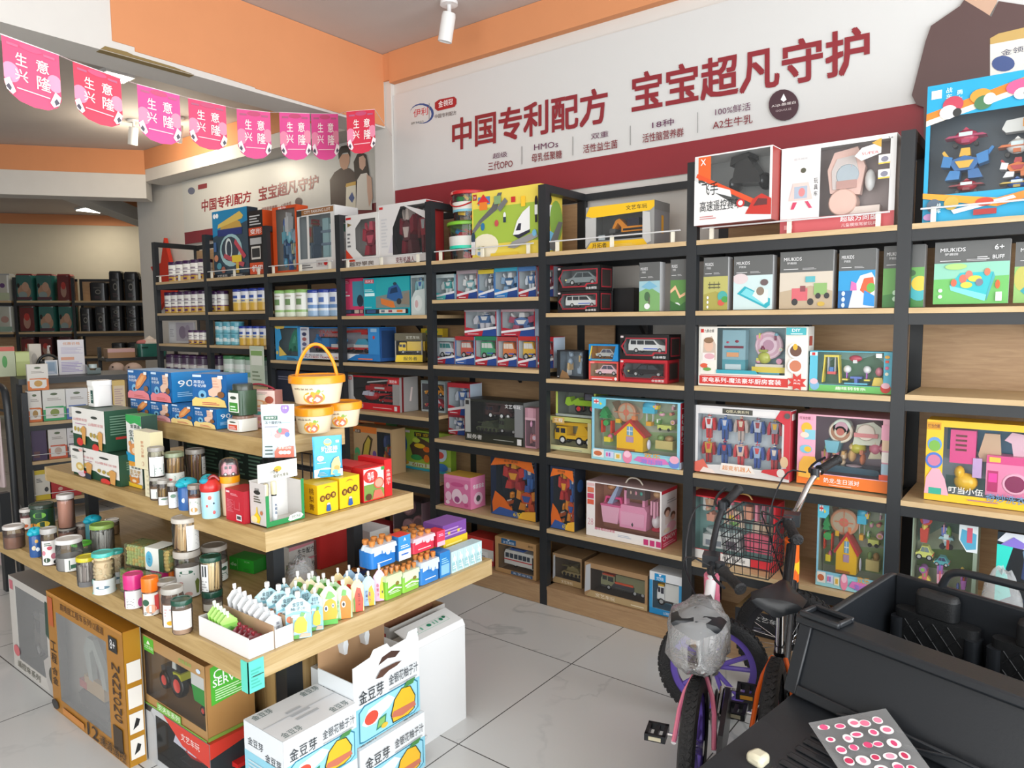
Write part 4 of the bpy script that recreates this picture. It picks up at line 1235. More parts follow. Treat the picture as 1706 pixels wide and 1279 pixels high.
card('toy_box', 'lime green 6 in 1 toy vehicle box standing deep behind the post', 'toy box', wd(657, 751, 712, .531, .27), .05, 'a9cc4a',
     'r 0 0 1 .06 3ab0c8;r .0 .08 1 .18 d8e8c8;T 6in1 .33 .09 .58 .18 a8823a;r .04 .9 .12 .98 e8f0e0;T 飞侠 .04 .91 .12 .97 467;r .22 .92 .3 .98 f0dfe0;r .38 .84 .66 .96 303030;T 百变 .4 .86 .64 .94 f0d030;e .15 .62 .1 .3 3a6a9a;e .15 .62 .07 .25 e8ecf0;r .1 .3 .2 .7 2f5f98;r .08 .76 .22 .86 dfe4ea;e .15 .8 .03 .04 e83;p .36 .3 .3 .6 .45 .85 .7 .7 .66 .3 5a4a3a;e .48 .62 .1 .06 f0c838;e .6 .55 .06 .07 e8742c;e .42 .75 .07 .06 c8dc58;e .42 .32 .1 .07 3f9a58;e .6 .32 .05 .1 e07c2c;e .85 .5 .1 .2 c3d8e8;e .82 .46 .08 .09 d8504a;e .86 .16 .1 .1 3a7ac0;e .17 .16 .12 .07 e0a838;r .1 .16 .24 .24 3a6ac0;e .9 .72 .06 .08 3a90c0', cs='8ab03a')
win('toy_box', 'green topped toy box lying behind the dinosaur box', 'toy box', wd(597, 644, 696, .531, .2), .1, '4a7a4a', '443c34', (.05, .05, .1, .1), 'r 0 .9 1 1 d8642c;l .1 .92 .6 .97 1 fc8', [])
win('cookware_set', 'clear pack of pink round toy cookware on the bottom shelf behind the drinks', 'toy set', wd(655, 704, 828, .105, .1), .12, '8a7078', '6a5a60', (.03, .03, .05, .0), '',
    [('toy_pan', 'd .3;o .3 .75 .22 8a5f66;o .3 .75 .17 b88a90', 0, 0, 1, 1), ('toy_pot', 'd .4;o .72 .35 .25 a87078;o .72 .35 .2 7a5258', 0, 0, 1, 1), ('toy_lid', 'd .3;o .3 .25 .2 c09098;o .3 .25 .05 555', 0, 0, 1, 1)])
win('clear_case', 'clear plastic case with grey contents on the bottom shelf beside the post', 'box', wd(727, 755, 838, .105, .2), .1, '9aa0a6', '7a7f86', (.04, .04, .05, .05), '', [('toy_accessory', acc(5, 5, '99a 889 a9a 778', 'toy_accessory', s=.2), 0, 0, 1, 1)])
card('toy_box', 'crimson illustrated carton under the cream tray rim, far end of the table', 'carton', wd(612, 645, 868, .105, .1), .1, 'a8323c', 'e .3 .5 .2 .2 eee;e .7 .4 .2 .2 ddd;r .1 .75 .6 .9 eee')
# row 2 of bay D
card('toy_box', 'pink building block box half hidden behind the teal one', 'toy box', wd(569, 606, 465, A2, .08), .06, 'd8406c', 'r .04 .86 .4 .97 b8284c;l .06 .88 .36 .95 2 eab;r .52 .26 1 .92 4a93a8;e .85 .4 .14 .16 2a3a48;r .08 .53 .4 .56 fff;r .08 .62 .3 .66 eab;r .08 .06 1 .17 2a3440;r .14 .08 .44 .15 4a5a78;r .6 .07 .8 .16 c8b8a8;r .84 .07 .98 .16 c88', cs='b8305a')
card('toy_box', 'teal building block box with a blue and orange bulldozer picture', 'toy box', wd(606, 683, 464, A2, .05), .06, '18a8b8', 'r .03 .86 .24 .97 c8485c;T 积木王 .05 .88 .22 .95 fff;p .28 .2 .28 1 1 1 1 .2 2aa6ae;p .28 .2 .28 .5 1 .64 1 .2 7d8a86;p .4 .3 .38 .46 .66 .36 .7 .2 .62 .2 d87a3a;p .52 .46 .56 .72 .74 .82 .82 .66 .86 .44 .7 .36 2f5f98;p .58 .56 .62 .7 .74 .74 .76 .6 1c3a5c;e .78 .36 .05 .08 3a3c3e;e .7 .82 .04 .04 345;p .82 .3 .9 .56 1 .6 1 .26 8a8072;r .04 .52 .26 .6 dff;l .04 .64 .24 .72 2 bee;r .04 .05 .97 .17 262c34;r .08 .07 .28 .15 3a5a88;r .36 .06 .92 .16 d8d4cc;r .4 .08 .48 .14 678;r .56 .08 .64 .14 945;r .74 .08 .86 .14 d73;l .04 .22 .2 .25 1 bee', cs='148ca0', ct='1898a8')
win('toy_bag', 'silver and clear packet with a pale toy, right of the teal box', 'toy packet', wd(685, 708, 459, A2, .05), .05, 'b4c2c4', '9aa8aa', (.03, .03, .06, .06), 'p 0 0 0 .4 .3 .62 1 .66 1 0 c6d2d0;e .5 .3 .3 .2 d8e0de;e .4 .28 .12 .1 caa', [('toy_robot', cut(ROBOT, a='7ab0b8', b='9fc8cc', c='46a'), .1, .45, .95, 1)])

# ---- helper vehicles in clear boxes, bay E (two rows) and behind the post
HB = [('white', 'e4e8ea', '5aa', '3fb0b8', 'teal card'), ('rescue', 'e8e8e8', '3a9ab0', 'b8283c', 'red card'), ('grey', 'c8ccd0', '6a7078', '3a78b8', 'yellow-topped card'), ('blue', '6f98c0', '3a5a88', '2a78c0', 'blue card'), ('pale', 'dfe6ee', '4a7ac0', '3a90d0', 'pale card')]


def helper(label, x1, x2, yt, zb, off, body, dark, base, top, kind, grp=None, rz=0):
    sp = (BOT2 if kind == 'b' else SUV if kind == 's' else ROBOT)
    win('toy_box', label, 'toy box', wd(x1, x2, yt, zb, off, rz), .11, base, 'ccd6da', (.03, .03, .2, .14), f'p 0 0 0 .3 .1 .3 1 .1 1 0 {base};p 0 .1 0 .18 1 .34 1 .26 e8e8ec;r 0 .86 1 1 {top};p .55 .0 .6 .2 1 .24 1 0 2a4a90;l .1 .06 .45 .1 1 fff',
        [('toy_figure', cut(sp, a=body, b=dark, c='eee'), .1, .02, .92, .95)], inner=f'p 0 0 0 .6 1 1 1 0 {dark}', grp=grp, cs='bcd')


for a in [('clear toy box with a white and teal figure, leftmost under the stacked buckets', 723, 757, 458, 'dfe8e8', '4aa8a8', '4ab0b0', 'c8d4d4', 'r'), ('clear toy box with a red-trimmed white robot, second under the stacked buckets', 761, 795, 450, 'e8e8e8', '7fb0b8', 'b02c40', 'b8a8b0', 'b'),
          ('clear toy box with a grey robot under a blue wavy header', 797, 823, 450, 'b0b4ba', '6a7078', '3a70c0', 'e8d04a', 'r'), ('clear toy box with a blue robot under a cyan header, by the grey robot', 824, 862, 446, '8fb0d0', '3a6a98', '2f80c8', '4ab8d8', 'b'),
          ('clear toy box with a white and red robot just left of the tall post', 864, 893, 445, 'd8dfe8', '4a78b0', 'b03040', '5a8ac8', 'r'), ('clear toy box with a red header just right of the tall post', 896, 922, 444, '5a78b0', '8a3040', 'b02838', 'c83038', 'b')]:
    helper(a[0], a[1], a[2], a[3], 1.621, .1, a[4], a[5], a[6], a[7], a[8])
for a in [('small clear box with a white rescue robot, leftmost of the lower red row', 722, 757, 562, 'dfe4e8', '3f8a8a', 'b0243a', '9aa', 's'), ('small clear box with a red and white car, second of the lower red row', 759, 790, 560, 'd05a48', 'e0d8d0', '3a60a8', 'a33', 's'),
          ('small clear box with a green and white car, middle of the lower red row', 792, 827, 560, '4aa878', 'e0e4e0', 'a82838', '2a7858', 's'), ('small clear box with an orange car, fourth of the lower red row', 829, 861, 561, 'e08040', 'eee0d0', 'b02a3c', 'a44', 's'),
          ('small clear box with a yellow and white car left of the tall post', 863, 893, 560, 'e8b840', 'e8e8e8', 'b02a3c', 'b33', 's'), ('small clear box with a red header peeping out right of the tall post', 896, 922, 561, 'c84040', 'd8d8d8', 'c03038', 'c22830', 's')]:
    helper(a[0], a[1], a[2], a[3], 1.247, .1, a[4], a[5], a[6], a[7], a[8])
zz = 1.247+spanx(792, 827, 560, 1.247, .1)[2]+.002
for a in [('clear toy box with a red and white robot standing on the lower red row', 774, 827, 513, 'd8d8e0', '4a70a0', 'b82838', 'b8b0b8', 'r'), ('second clear robot box on the lower red row, left of the tall post', 835, 891, 513, 'b0506a', '5a7ab0', 'b02a3c', 'c8a8b0', 'b')]:
    helper(a[0], a[1], a[2], a[3], zz, .1, a[4], a[5], a[6], a[7], a[8])
# bay E row 4 and 5
zb = .817
helper('clear robot box, lower of the pair beside the yellow bee packet', 747, 774, 689, zb, .17, 'd8dce4', '3a5a98', 'b02838', '8a3040', 'b')
hh = spanx(741, 772, 689, zb, .17)[2]
helper('clear robot box, upper of the pair beside the yellow bee packet', 746, 783, 637, zb+hh+.002, .16, 'c8d0dc', '4a70b0', 'b8283a', 'b8303a', 'r')
win('toy_box', 'black toy box with a dark green tank and army trucks', 'toy box', wd(775, 872, 663, zb, .06), .16, '2e302c', '1c1e1c', (.1, .14, .2, .06),
    'r 0 0 .1 1 a8aaa8;r 0 0 1 .2 2c2f28;T 服务者 .03 .05 .3 .16 dcdcd8;l .5 .08 .84 .12 1 9a9c96;r .9 .02 .97 .16 ddd;r .86 .2 1 .94 86888a;T 文艺车玩 .7 .84 .96 .93 eee;r .02 .86 .08 .96 333', [('toy_tank', cut(TANK, a='4a5238', b='3c4430'), .05, .02, .55, .5, .8), ('toy_truck', cut(TRUCK, a='404a34', b='181a18', c='38402c', e='404a34'), .55, .02, 1.0, .55), ('toy_crane', cut(CRANE, a='4a3030'), .2, .45, .8, .98, .4)], cs='8a8c8a')
win('toy_bag', 'pink clear bottle-shaped packet right of the tank box', 'toy packet', wd(875, 893, 679, zb, .05), .06, 'b88a98', '8a6a74', (.05, .05, .05, .25), 'r .25 .75 .75 1 c89aa8;r 0 .7 1 .76 d8b0bc', [('toy_accessory', acc(9, 4, 'c88 eac a67 dcd', s=.25), 0, 0, 1, 1)])
zb = .42
card('toy_box', 'pink cube box with round cartoon faces pattern, on the fifth shelf', 'toy box', wd(740, 784, 789, zb, .03), .13, 'e07aa8', 'r 0 .9 1 1 e88ab4;e .5 .72 .25 .07 d05a90;e .15 .65 .08 .1 f4c8dc;e .85 .7 .07 .09 f4c8dc;e .5 .35 .2 .24 f6d8e6;e .5 .25 .1 .1 a8508a;e .18 .32 .12 .15 f4c8dc;e .8 .32 .12 .15 f2d0e0;e .15 .12 .08 .06 f8e0ea;e .85 .12 .08 .06 d05a90', R_='T 惊喜盲盒 .15 .62 .9 .76 fff;e .5 .3 .3 .2 f4c8dc;e .5 .3 .15 .1 555', ct='e8b850', cs='e886b0')
ORC = 'd8642c e8902c 3a5aa0 c83a3a f0b040 2a3a5a e8d8c8'
for lab, x1, x2, yt, off, dp in (('dark robot toy box with red and orange robots, left of the tall post', 818, 894, 757, .05, .1), ('dark toy box with orange robots and an orange header, right of the tall post', 917, 958, 775, .02, .1)):
    win('toy_box', lab, 'toy box', wd(x1, x2, yt, zb, off), dp, '2a3448', '24303c', (.12, .04, .03, .04),
        'p .0 .82 .1 .96 .9 .96 .96 .78 .5 .9 e0702c;T 变形金刚 .3 .91 .6 .95 543;p .03 .2 .1 .4 .3 .3 .5 .1 .3 0 .05 0 d86a2c;p 0 0 .2 .14 .6 .1 .7 0 3a5a9a;p .6 0 .7 .12 .98 .16 .98 0 e8b040;T 6变 .5 .02 .7 .1 f0d030',
        [('toy_robot', cut(BOT2, a='c83a38', b='a82c30', c='e8a030'), .1, .45, .65, .95), ('toy_robot', cut(BOT2, a='e08a2c', b='c8502c', c='3a5aa0'), .45, .1, .98, .55), ('toy_robot', cut(ROBOT, a='3a6ab0', b='2f5590', c='d8d0c8'), .6, .5, .98, .95), ('toy_accessory', acc(4, 5, ORC, s=.16), 0, .0, 1, .4)], cs='20242c', R_='e .5 .7 .3 .1 2a4a7a;e .5 .3 .3 .12 333')
win('toy_box', 'tan toy box with a white toy bus, on the bottom shelf', 'toy box', wd(825, 893, 892, .107, .02), .15, 'b08a5c', '8a6a44', (.08, .06, .12, .2),
    'r .16 .83 .52 .98 1f5a88;T 文艺车玩 .2 .85 .48 .92 dfe8f0;p .3 .97 .34 .93 .38 .97 dfe8f0;r .4 .02 .92 .11 2a5078;T 文艺车玩 .44 .035 .88 .095 cfdbe8;T 校车 .82 .87 .94 .94 4a3820', [('toy_bus', cut(BUS, a='e6e4de'), .06, .02, 1.02, .8)], cs='9a764a', ct='b8925f')
card('toy_box', 'red and white toy box behind the toy bus box', 'toy box', wd(777, 822, 890, .107, .06), .12, 'd8d8d4', 'r 0 .6 1 1 c8342c;r 0 0 1 .2 b82c34;r .1 .25 .8 .5 e8e8e6;l .15 .3 .7 .45 2 556', cs='b83030', ct='c83a34')

# ---- bay F and G lower rows
zb = 1.202
def carbox(label, x1, x2, yt, zb, off, body, trim, carspec, dp=.13):
    return win('toy_car_box', label, 'toy box', wd(x1, x2, yt, zb, off), dp, body, '8a8e90', (.06, .06, .2, .16),
               f'p .06 .2 .06 .84 .1 .84 .02 .52 .1 .2 {body};p .02 .52 .14 .85 .14 .81 .06 .52 {trim};p .02 .52 .06 .52 .14 .21 .14 .16 {trim};r .12 .83 .95 .87 {trim};r .93 .3 .96 .87 {trim};p .12 .14 .12 .19 .66 .19 .7 .3 .96 .3 .96 .25 .73 .25 .69 .14 {trim};T 合金模型 .68 .05 .94 .15 eee;r .02 .87 .08 .95 d8c8c8',
               [('toy_car', carspec, .06, .05, .97, .95)], cs=body, R_=f'r .12 .12 .88 .88 {trim};r .17 .17 .83 .83 39302f')


W_SUV = cut(SUV, a='e4e4e2', b='2c3136')
hb = spanx(929, 998, 486, A2+.002, .05)[2]
carbox('black and red car box with a white off-roader, lower of two on the second shelf', 929, 998, 486, A2+.002, .05, '1d1a1b', 'a82c38', W_SUV)
carbox('black and red car box with a silver car, upper of two on the second shelf', 929, 999, 445, A2+.004+hb, .05, '1d1a1b', 'a82c38', cut(CAR, a='8a9496', b='3a4246'))
hb = spanx(1033, 1112, 598, zb, .04)[2]
carbox('red car box with a black car, under the white off-roader box', 1033, 1112, 598, zb, .04, 'b82430', '7a1820', cut(CAR, a='1c1d20', b='3a4048'))
carbox('black and red car box with a white police off-roader, on the red car box', 1033, 1115, 557, zb+hb+.002, .04, '1d1a1b', 'a82c38', W_SUV)
hb = spanx(981, 1029, 601, zb, .05)[2]
win('toy_car_box', 'small coral box with a pink toy car, under the orange and blue car box', 'toy box', wd(981, 1030, 601, zb, .05), .09, 'd8544c', 'c8a888', (.06, .05, .2, .1), 'l .1 .05 .8 .14 1 fdd;r .04 .88 .2 .97 f88;c .92 .1 .08 eee', [('toy_car', cut(CAR, a='eec8d0', b='556'), .1, .05, .98, .9)], cs='c04a44')
win('toy_car_box', 'small orange and blue box with a silver toy car, on the coral car box', 'toy box', wd(981, 1030, 573, zb+hb+.002, .05), .09, '1f88c8', 'c88a3c', (.08, .06, .12, .1), 'p .0 .1 .1 .9 .13 .9 .05 .1 e8d040;p .82 .1 .92 .9 1 .9 1 .1 2a8ac8;l .1 .03 .8 .09 1 dd4', [('toy_car', cut(CAR, a='b8b8b4', b='556'), .1, .05, .9, .8)], cs='1a78b8', ct='2a8ac8')
win('toy_box', 'dark square box with a silver and tan toy, left of the small car boxes', 'toy box', wd(928, 979, 583, zb, .05, R(24)), .09, '24262a', '7a8894', (.12, .02, .1, .04), 'p .1 .0 .2 .3 .4 .2 .5 0 8a6a48;l .02 .05 .08 .1 1 ccc', [('toy_accessory', acc(21, 6, '9ab c8a878 8a9ab0 d8d8d8 6a7a90', s=.24), 0, 0, 1, 1)], cs='22242a')
card('carton', 'plain black carton behind the stacked black car boxes', 'carton', wd(1000, 1056, 481, A2+.002, .21), .1, '1c1b1c')


# the grey-topped puzzle boxes
MK = [('with a garden scene, left of the first tall post of the row', 1065, 1103, 438, A2, .02, 30, 'r 0 0 1 .62 9cc0c8;p 0 0 0 .4 .5 .5 1 .36 1 0 7aa86a;p .1 .5 .5 .62 .9 .5 .5 .44 7ab0c8;e .4 .3 .14 .1 4a6a4a;e .5 .2 .03 .1 655;e .4 .1 .14 .06 e8e8e8'),
      ('with a roller coaster scene, leaning by the post', 1117, 1147, 433, A2, .02, 30, 'r 0 0 1 .6 5a8a48;p 0 .4 .3 .5 .6 .3 .9 .36 .9 .3 .55 .24 .3 .42 0 .34 e8b890;e .4 .1 .2 .06 e4e4e4;p 0 0 0 .2 .6 .1 1 .2 1 0 3a6a38'),
      ('with a fence and crops picture', 1172, 1215, 430, A2, .03, 28, 'r 0 0 1 .66 b8b468;p 0 0 0 .3 .5 .36 1 .26 1 0 a8a050;r .2 .42 .7 .44 554;r .2 .48 .7 .5 554;r .26 .4 .28 .54 554;r .44 .4 .46 .54 554;r .62 .4 .64 .54 554;e .8 .26 .2 .1 4aa8a0;e .75 .14 .14 .06 d05a4a;e .9 .2 .14 .06 4a9a4a;e .2 .24 .04 .03 eee;e .2 .15 .04 .03 eee;e .2 .06 .04 .03 eee'),
      ('with a teal tray puzzle picture', 1222, 1289, 428, A2, .03, 28, 'r 0 0 1 .66 c8dcdc;e .18 .58 .2 .1 d8c8c8;p .1 .3 .3 .44 .95 .2 .95 .08 .85 .02 28a8b8;p .2 .3 .34 .4 .9 .2 .8 .08 7ad0d8;p .5 .26 .6 .4 .9 .36 .9 .14 .8 .1 d8e4dc;e .7 .34 .1 .08 8a7a6a;e .8 .5 .1 .06 6a5a5a'),
      ('with pink and green toy cars', 1299, 1388, 421, A2, .03, 25, 'r 0 0 1 .66 cfc4b4;p 0 0 0 .3 .6 .4 1 .3 1 0 b8a58a;r .24 .14 .54 .36 d0646c;r .4 .3 .5 .4 8a4a50;e .3 .12 .06 .06 333;e .6 .12 .06 .06 333;r .66 .24 .9 .44 8ab06a;e .74 .22 .05 .05 333;e .9 .22 .05 .05 333;r .5 .46 .68 .56 5ab0b8;e .8 .08 .07 .04 c8a848'),
      ('with a white whale game on blue', 1397, 1457, 417, A2, .03, 25, 'r 0 0 1 .64 1a68a8;r 0 .3 1 .64 2a98d0;p .3 0 .4 .3 .6 .55 .9 .6 1 .5 1 0 e8eaf0;p .6 .3 .7 .5 .95 .52 1 .3 .8 .2 d8603a;e .9 .34 .12 .08 6ab04a;p .7 .05 .72 .3 1 .2 1 .02 2a90d8;p .34 .3 .36 .46 .5 .42 .52 .3 e870b0;e .15 .25 .05 .04 cdf;e .15 .15 .05 .04 cdf;e .15 .05 .05 .04 cdf'),
      ('with green forest blocks, crossing the wide post', 1471, 1538, 411, A2, .06, 22, 'r 0 0 1 .64 6aa858;p 0 0 0 .2 1 .3 1 0 4a8a48;e .9 .3 .3 .2 48b0b8;e .9 .38 .2 .12 e8c848;e .7 .55 .1 .05 4a6a4a;e .3 .24 .05 .04 cec;e .3 .14 .05 .04 cec'),
      ('with a turquoise block tray on grass, right of the wide post', 1556, 1679, 405, 1.544, .05, 14, 'r 0 0 1 .66 6ab860;p 0 .4 0 .66 1 .66 1 .44 8ac8b0;p .22 .3 .36 .5 .8 .5 .72 .14 2fb8c0;p .22 .3 .24 .22 .7 .04 .72 .14 7ad8dc;p .72 .14 .8 .5 .82 .42 .72 .04 48a8b0;e .4 .4 .05 .07 d8705a;e .48 .46 .05 .07 d87a6a;e .56 .4 .09 .05 e8d048;e .45 .3 .08 .05 d8d048;e .62 .34 .05 .06 7a7a88;e .72 .5 .04 .06 d8785a;e .86 .3 .03 .07 e0602c;e .28 .34 .04 .06 e0684a;e .3 .6 .15 .05 a8d078;e .1 .22 .03 .03 dfd;e .1 .12 .03 .03 dfd;r .84 .04 .92 .18 eee'),
      ('with another turquoise tray, cut off by the right edge', 1690, 1800, 404, 1.544, .06, 10, 'r 0 0 1 .6 8ab868;e .12 .4 .12 .2 b8b458;p .1 .2 .3 .4 1 .3 1 .05 .3 .02 2a9aa8')]
for lab, x1, x2, yt, zb, off, rz, pic in MK:
    card('puzzle_box', 'grey-topped puzzle box '+lab, 'puzzle box', wd(x1, x2, yt, zb+.002, off, R(rz)), .055, '5f605f',
         pic.replace('r 0 0 1 .66', 'r 0 0 1 .64')+';T MIUKIDS .08 .84 .42 .9 e8e8e8;T 梦鹿园 .14 .78 .32 .82 d8d8d8;r .08 .69 .36 .7 ddd;l .44 .68 .7 .72 2 b9b9b9'+(';T 6+ .8 .84 .92 .92 eee;T BUFF .78 .7 .93 .76 e8e8e8;l .58 .7 .74 .76 2 ddd' if '1556' in str(x1) else '')+';r 0 .998 1 1 999', L_='r .2 .5 .8 .7 bbb;r .3 .1 .7 .4 c8a0a8', cs='c4c4c4', ct='777', grp=None)
zb = 1.205
KC = 'd89ab0 7a2a4a c8c85a e8e8e8 a83a5a 9ac0c8 e8d8b8 d87a5a 7fb8c8'
win('toy_box', 'white kitchen set box with a child photo, red title strip and blue interior', 'toy box', wd(1164, 1345, 544, zb, .03), .09, 'ebe6dc', '8fb0b8', (.18, .19, .22, .02),
    'r .01 .03 .84 .17 cc3a34;T 家电系列-魔法豪华厨房套装 .04 .06 .78 .145 fff;l .02 .18 .6 .21 1 c88;r .02 .22 .18 .98 eae4da;r .02 .9 .05 .96 c8322c;T 九都合顺 .055 .9 .15 .955 444;p .04 .44 .05 .78 .13 .84 .17 .7 .17 .44 c8b4a4;e .1 .68 .045 .1 dbb49c;e .1 .77 .048 .05 8a6a50;r .04 .42 .16 .56 e8e0dc;e .11 .5 .05 .05 d8a8b0;e .06 .34 .04 .04 d85a3a;e .13 .34 .04 .04 e8e2d8;e .09 .28 .04 .03 6a9a4a;p .18 .22 .18 .28 .55 .28 .58 .22 3aa0b0;s .92 .12 .16 cc3830;T 九大 .89 .14 .95 .17 fff;T 声光 .89 .09 .95 .12 fff;c .905 .62 .12 e8e8e4;c .905 .62 .09 6a4a3a;e .9 .68 .02 .05 e0b030;c .905 .38 .12 e8e8e4;c .905 .38 .09 c87a5a;r .82 .87 .99 .985 48b0b8;T DIY .87 .92 .94 .965 fff;l .86 .88 .96 .91 1 dff',
    [('toy_fridge', 'd .7;b .05 .3 .4 .95 8ab0bc;b .05 .02 .4 .3 4f9aa8;d .74;b .08 .55 .37 .6 7a2038;s .13 .68 .06 .06 a82848;s .27 .7 .07 .07 8a1c3a;b .12 .36 .3 .46 e0a070;b .12 .46 .3 .5 58b0c8;b .1 .08 .34 .2 c8d8dc', 0, 0, 1.0, 1), ('toy_plate', 'd .3;o .72 .62 .3 d8b8c4;o .72 .62 .26 c8a0b0;o .72 .62 .2 dcc0cc;o .72 .62 .13 b88aa0', 0, 0, 1, 1), ('toy_pot', 'd .8;s .66 .36 .1 .14 b8bc58;b .6 .48 .72 .53 98a040', 0, 0, 1, 1), ('toy_oven', 'd .8;b .5 .04 1 .16 e0c840;b .55 .16 .95 .22 d8d0c0;b .6 .0 .9 .04 58a8b8', 0, 0, 1, 1), ('toy_accessory', acc(31, 6, KC, 'toy_accessory', .5, .98, .2, .9, .1), 0, 0, 1, 1)], cs='d8d4cc', R_='r .2 .7 .7 .85 a84a40;l .2 .4 .8 .65 3 7a9a7a')
win('toy_box', 'turquoise playground toy box with swing and small tables, right of the kitchen set', 'toy box', wd(1349, 1487, 584, zb, .04), .08, '5ab8d0', '8ab4ac', (.1, .1, .17, .02),
    'r 0 0 1 .16 6ab860;T 趣味转转乐 .33 .05 .7 .13 f4f8e8;e .07 .14 .06 .12 7aaed0;e .06 .24 .05 .07 eab8c4;e .93 .14 .06 .12 c83a30;e .93 .2 .05 .07 eab8c4;r .0 .88 .1 .97 c8dce0;r .03 .89 .07 .96 c33;e .94 .88 .03 .04 e8b048;r .92 .74 .96 .8 e05a4a;c .94 .62 .04 d86a8a;c .94 .48 .04 e8e8d0;r .81 .86 .88 .96 f2f0ea',
    [('toy_swing', SWING, .03, .05, .36, .9), ('toy_table_set', TABLESET, .36, .02, .8, .62), ('toy_stool', 'd .8;p .82 0 .85 .25 .97 .25 1 0 e8c838;s .91 .42 .06 .14 e08a9a', 0, 0, 1, 1), ('toy_toadstool', 'd .4;s .55 .8 .1 .1 c8485a;b .52 .66 .58 .76 ddd', 0, 0, 1, 1)], inner='p 0 .5 .2 .8 .5 .7 .8 .9 1 .6 1 0 0 0 4a7a5a', cs='7ac0d0')
zb = .817
hb = spanx(913, 984, 690, zb, .12)[2]
win('toy_box', 'cream and green box with a yellow crane truck', 'toy box', wd(912, 985, 692, zb, .1), .13, 'dfd8a0', 'b8b488', (.08, .08, .14, .12), 'r 0 .88 1 1 c8d078;r .12 .8 .4 .98 e0b868;T 工程 .16 .84 .36 .95 fff;r 0 0 1 .1 d8dca8;l .3 .03 .8 .08 1 998', [('toy_crane_truck', cut(CRANE, a='eebc18'), .02, .0, 1.1, .95)], cs='c8d088')
win('toy_box', 'lime green topped box with a green loader tractor, on the crane truck box', 'toy box', wd(926, 993, 644, zb+hb+.002, .1), .12, 'c8d86a', '7a8078', (.05, .05, .08, .1), 'r 0 .9 1 1 b8d048;T 农夫车 .3 .91 .5 .98 f4f8e0;r 0 0 1 .08 a8b0a8', [('toy_tractor', 'd .7;b .3 .35 1 .6 9cc82c;b .6 .6 .92 .95 222;d .74;b .64 .64 .88 .9 667;d .6;p 0 .4 .05 .7 .15 .72 .2 .5 .4 .7 .46 .62 .26 .38 .1 .3 a0cc30;w .42 .2 .2 1a1a1a d33;w .85 .24 .24 1a1a1a d33', .1, .03, 1, .95)], cs='a8c040')
TC = 'e0a8b8 8ac06a e8c838 7ab8d8 e8e8e0 d8707a 6a9a5a c8a868'
def housebox(label, x1, x2, yt, zb, off, roof_rz=0, spans=()):
    return win('toy_box', label, 'toy box', wd(x1, x2, yt, zb, off), .1, '8ac4d8', 'aab29c', (.03, .03, .18, .02),
               'p 0 .82 0 1 .17 1 .17 .88 .12 .82 5fc0d8;r .025 .9 .085 .97 e8dfe0;r .05 .9 .06 .97 d03a3a;r .025 .925 .085 .945 d03a3a;p .1 .88 .1 .93 .13 .9 e8d038;r 0 0 1 .15 9ad4dc;r .02 .04 .15 .17 e8e4da;e .08 .1 .05 .04 c8704a;r .17 .05 .27 .15 d0d4ec;r .18 .07 .2 .13 e05a9a;r .21 .07 .23 .13 9a6ac0;r .28 .04 .36 .14 e4e0c8;r .3 .06 .34 .12 d8b048;e .43 .1 .055 .1 e88aa8;e .43 .14 .04 .05 f2c0d0;p .5 .06 .55 .13 .85 .13 .9 .06 .7 .02 d878b8;T 欢乐 .62 .12 .8 .2 f0a828;T 游乐园 .58 .03 .82 .1 7a8ae0;e .95 .08 .06 .07 6a8ad0;e .95 .14 .05 .06 e8a8bc',
               [('toy_house', HOUSE, .22, .0, .62, .62, .8), ('toy_ferris_wheel', 'n toy_ferris_wheel;d .25;o .35 .74 .2 c89070;o .35 .74 .17 b8a890;o .35 .74 .07 d87060;b .2 .73 .5 .75 c88060;b .34 .56 .36 .92 c88060;b .22 .52 .28 .6 e8b838;b .42 .6 .47 .68 d85;n toy_balloon;d .5;s .63 .9 .09 .09 48b0d0;b .56 .76 .7 .88 4ab8d8;b .6 .52 .66 .6 e8a838;d .2;b .59 .6 .595 .76 ddd;b .665 .6 .67 .76 ddd;n toy_tree;d .5;p .02 .66 .08 .82 .14 .66 3a9a58;p .02 .6 .08 .74 .14 .6 3a9a58;n toy_slide;d .5;b .04 .3 .06 .55 d8452c;b .16 .3 .18 .55 d8452c;o .1 .5 .06 48a858;b .08 .12 .16 .22 f0d838;n toy_car;d .6;b .74 .48 .9 .56 c8d070;o .77 .48 .03 333;o .87 .48 .03 333;n toy_table;d .6;b .72 .1 .92 .26 c8b878;s .76 .3 .04 .06 7a9a5a;s .86 .3 .05 .06 a88858;n toy_figure;d .4;s .14 .22 .03 .06 e07898;s .62 .14 .02 .1 dde', 0, 0, 1, 1), ('toy_accessory', acc(41, 6, TC, 'toy_accessory', .66, .98, .55, .98, .08), 0, 0, 1, 1)], inner='p 0 .6 .3 .8 .6 .7 1 .85 1 .4 .6 .5 .3 .4 0 .5 9ab884;p 0 0 0 .3 1 .4 1 0 90ac78;e .3 .7 .2 .2 c8b8a0;p .1 .9 .2 .6 .25 .3 .3 .3 .28 .62 .2 .95 8a7058', cs='c83440', R_='v TRUEHOT .15 .3 .8 .92 eee;r 0 0 1 .1 dde')


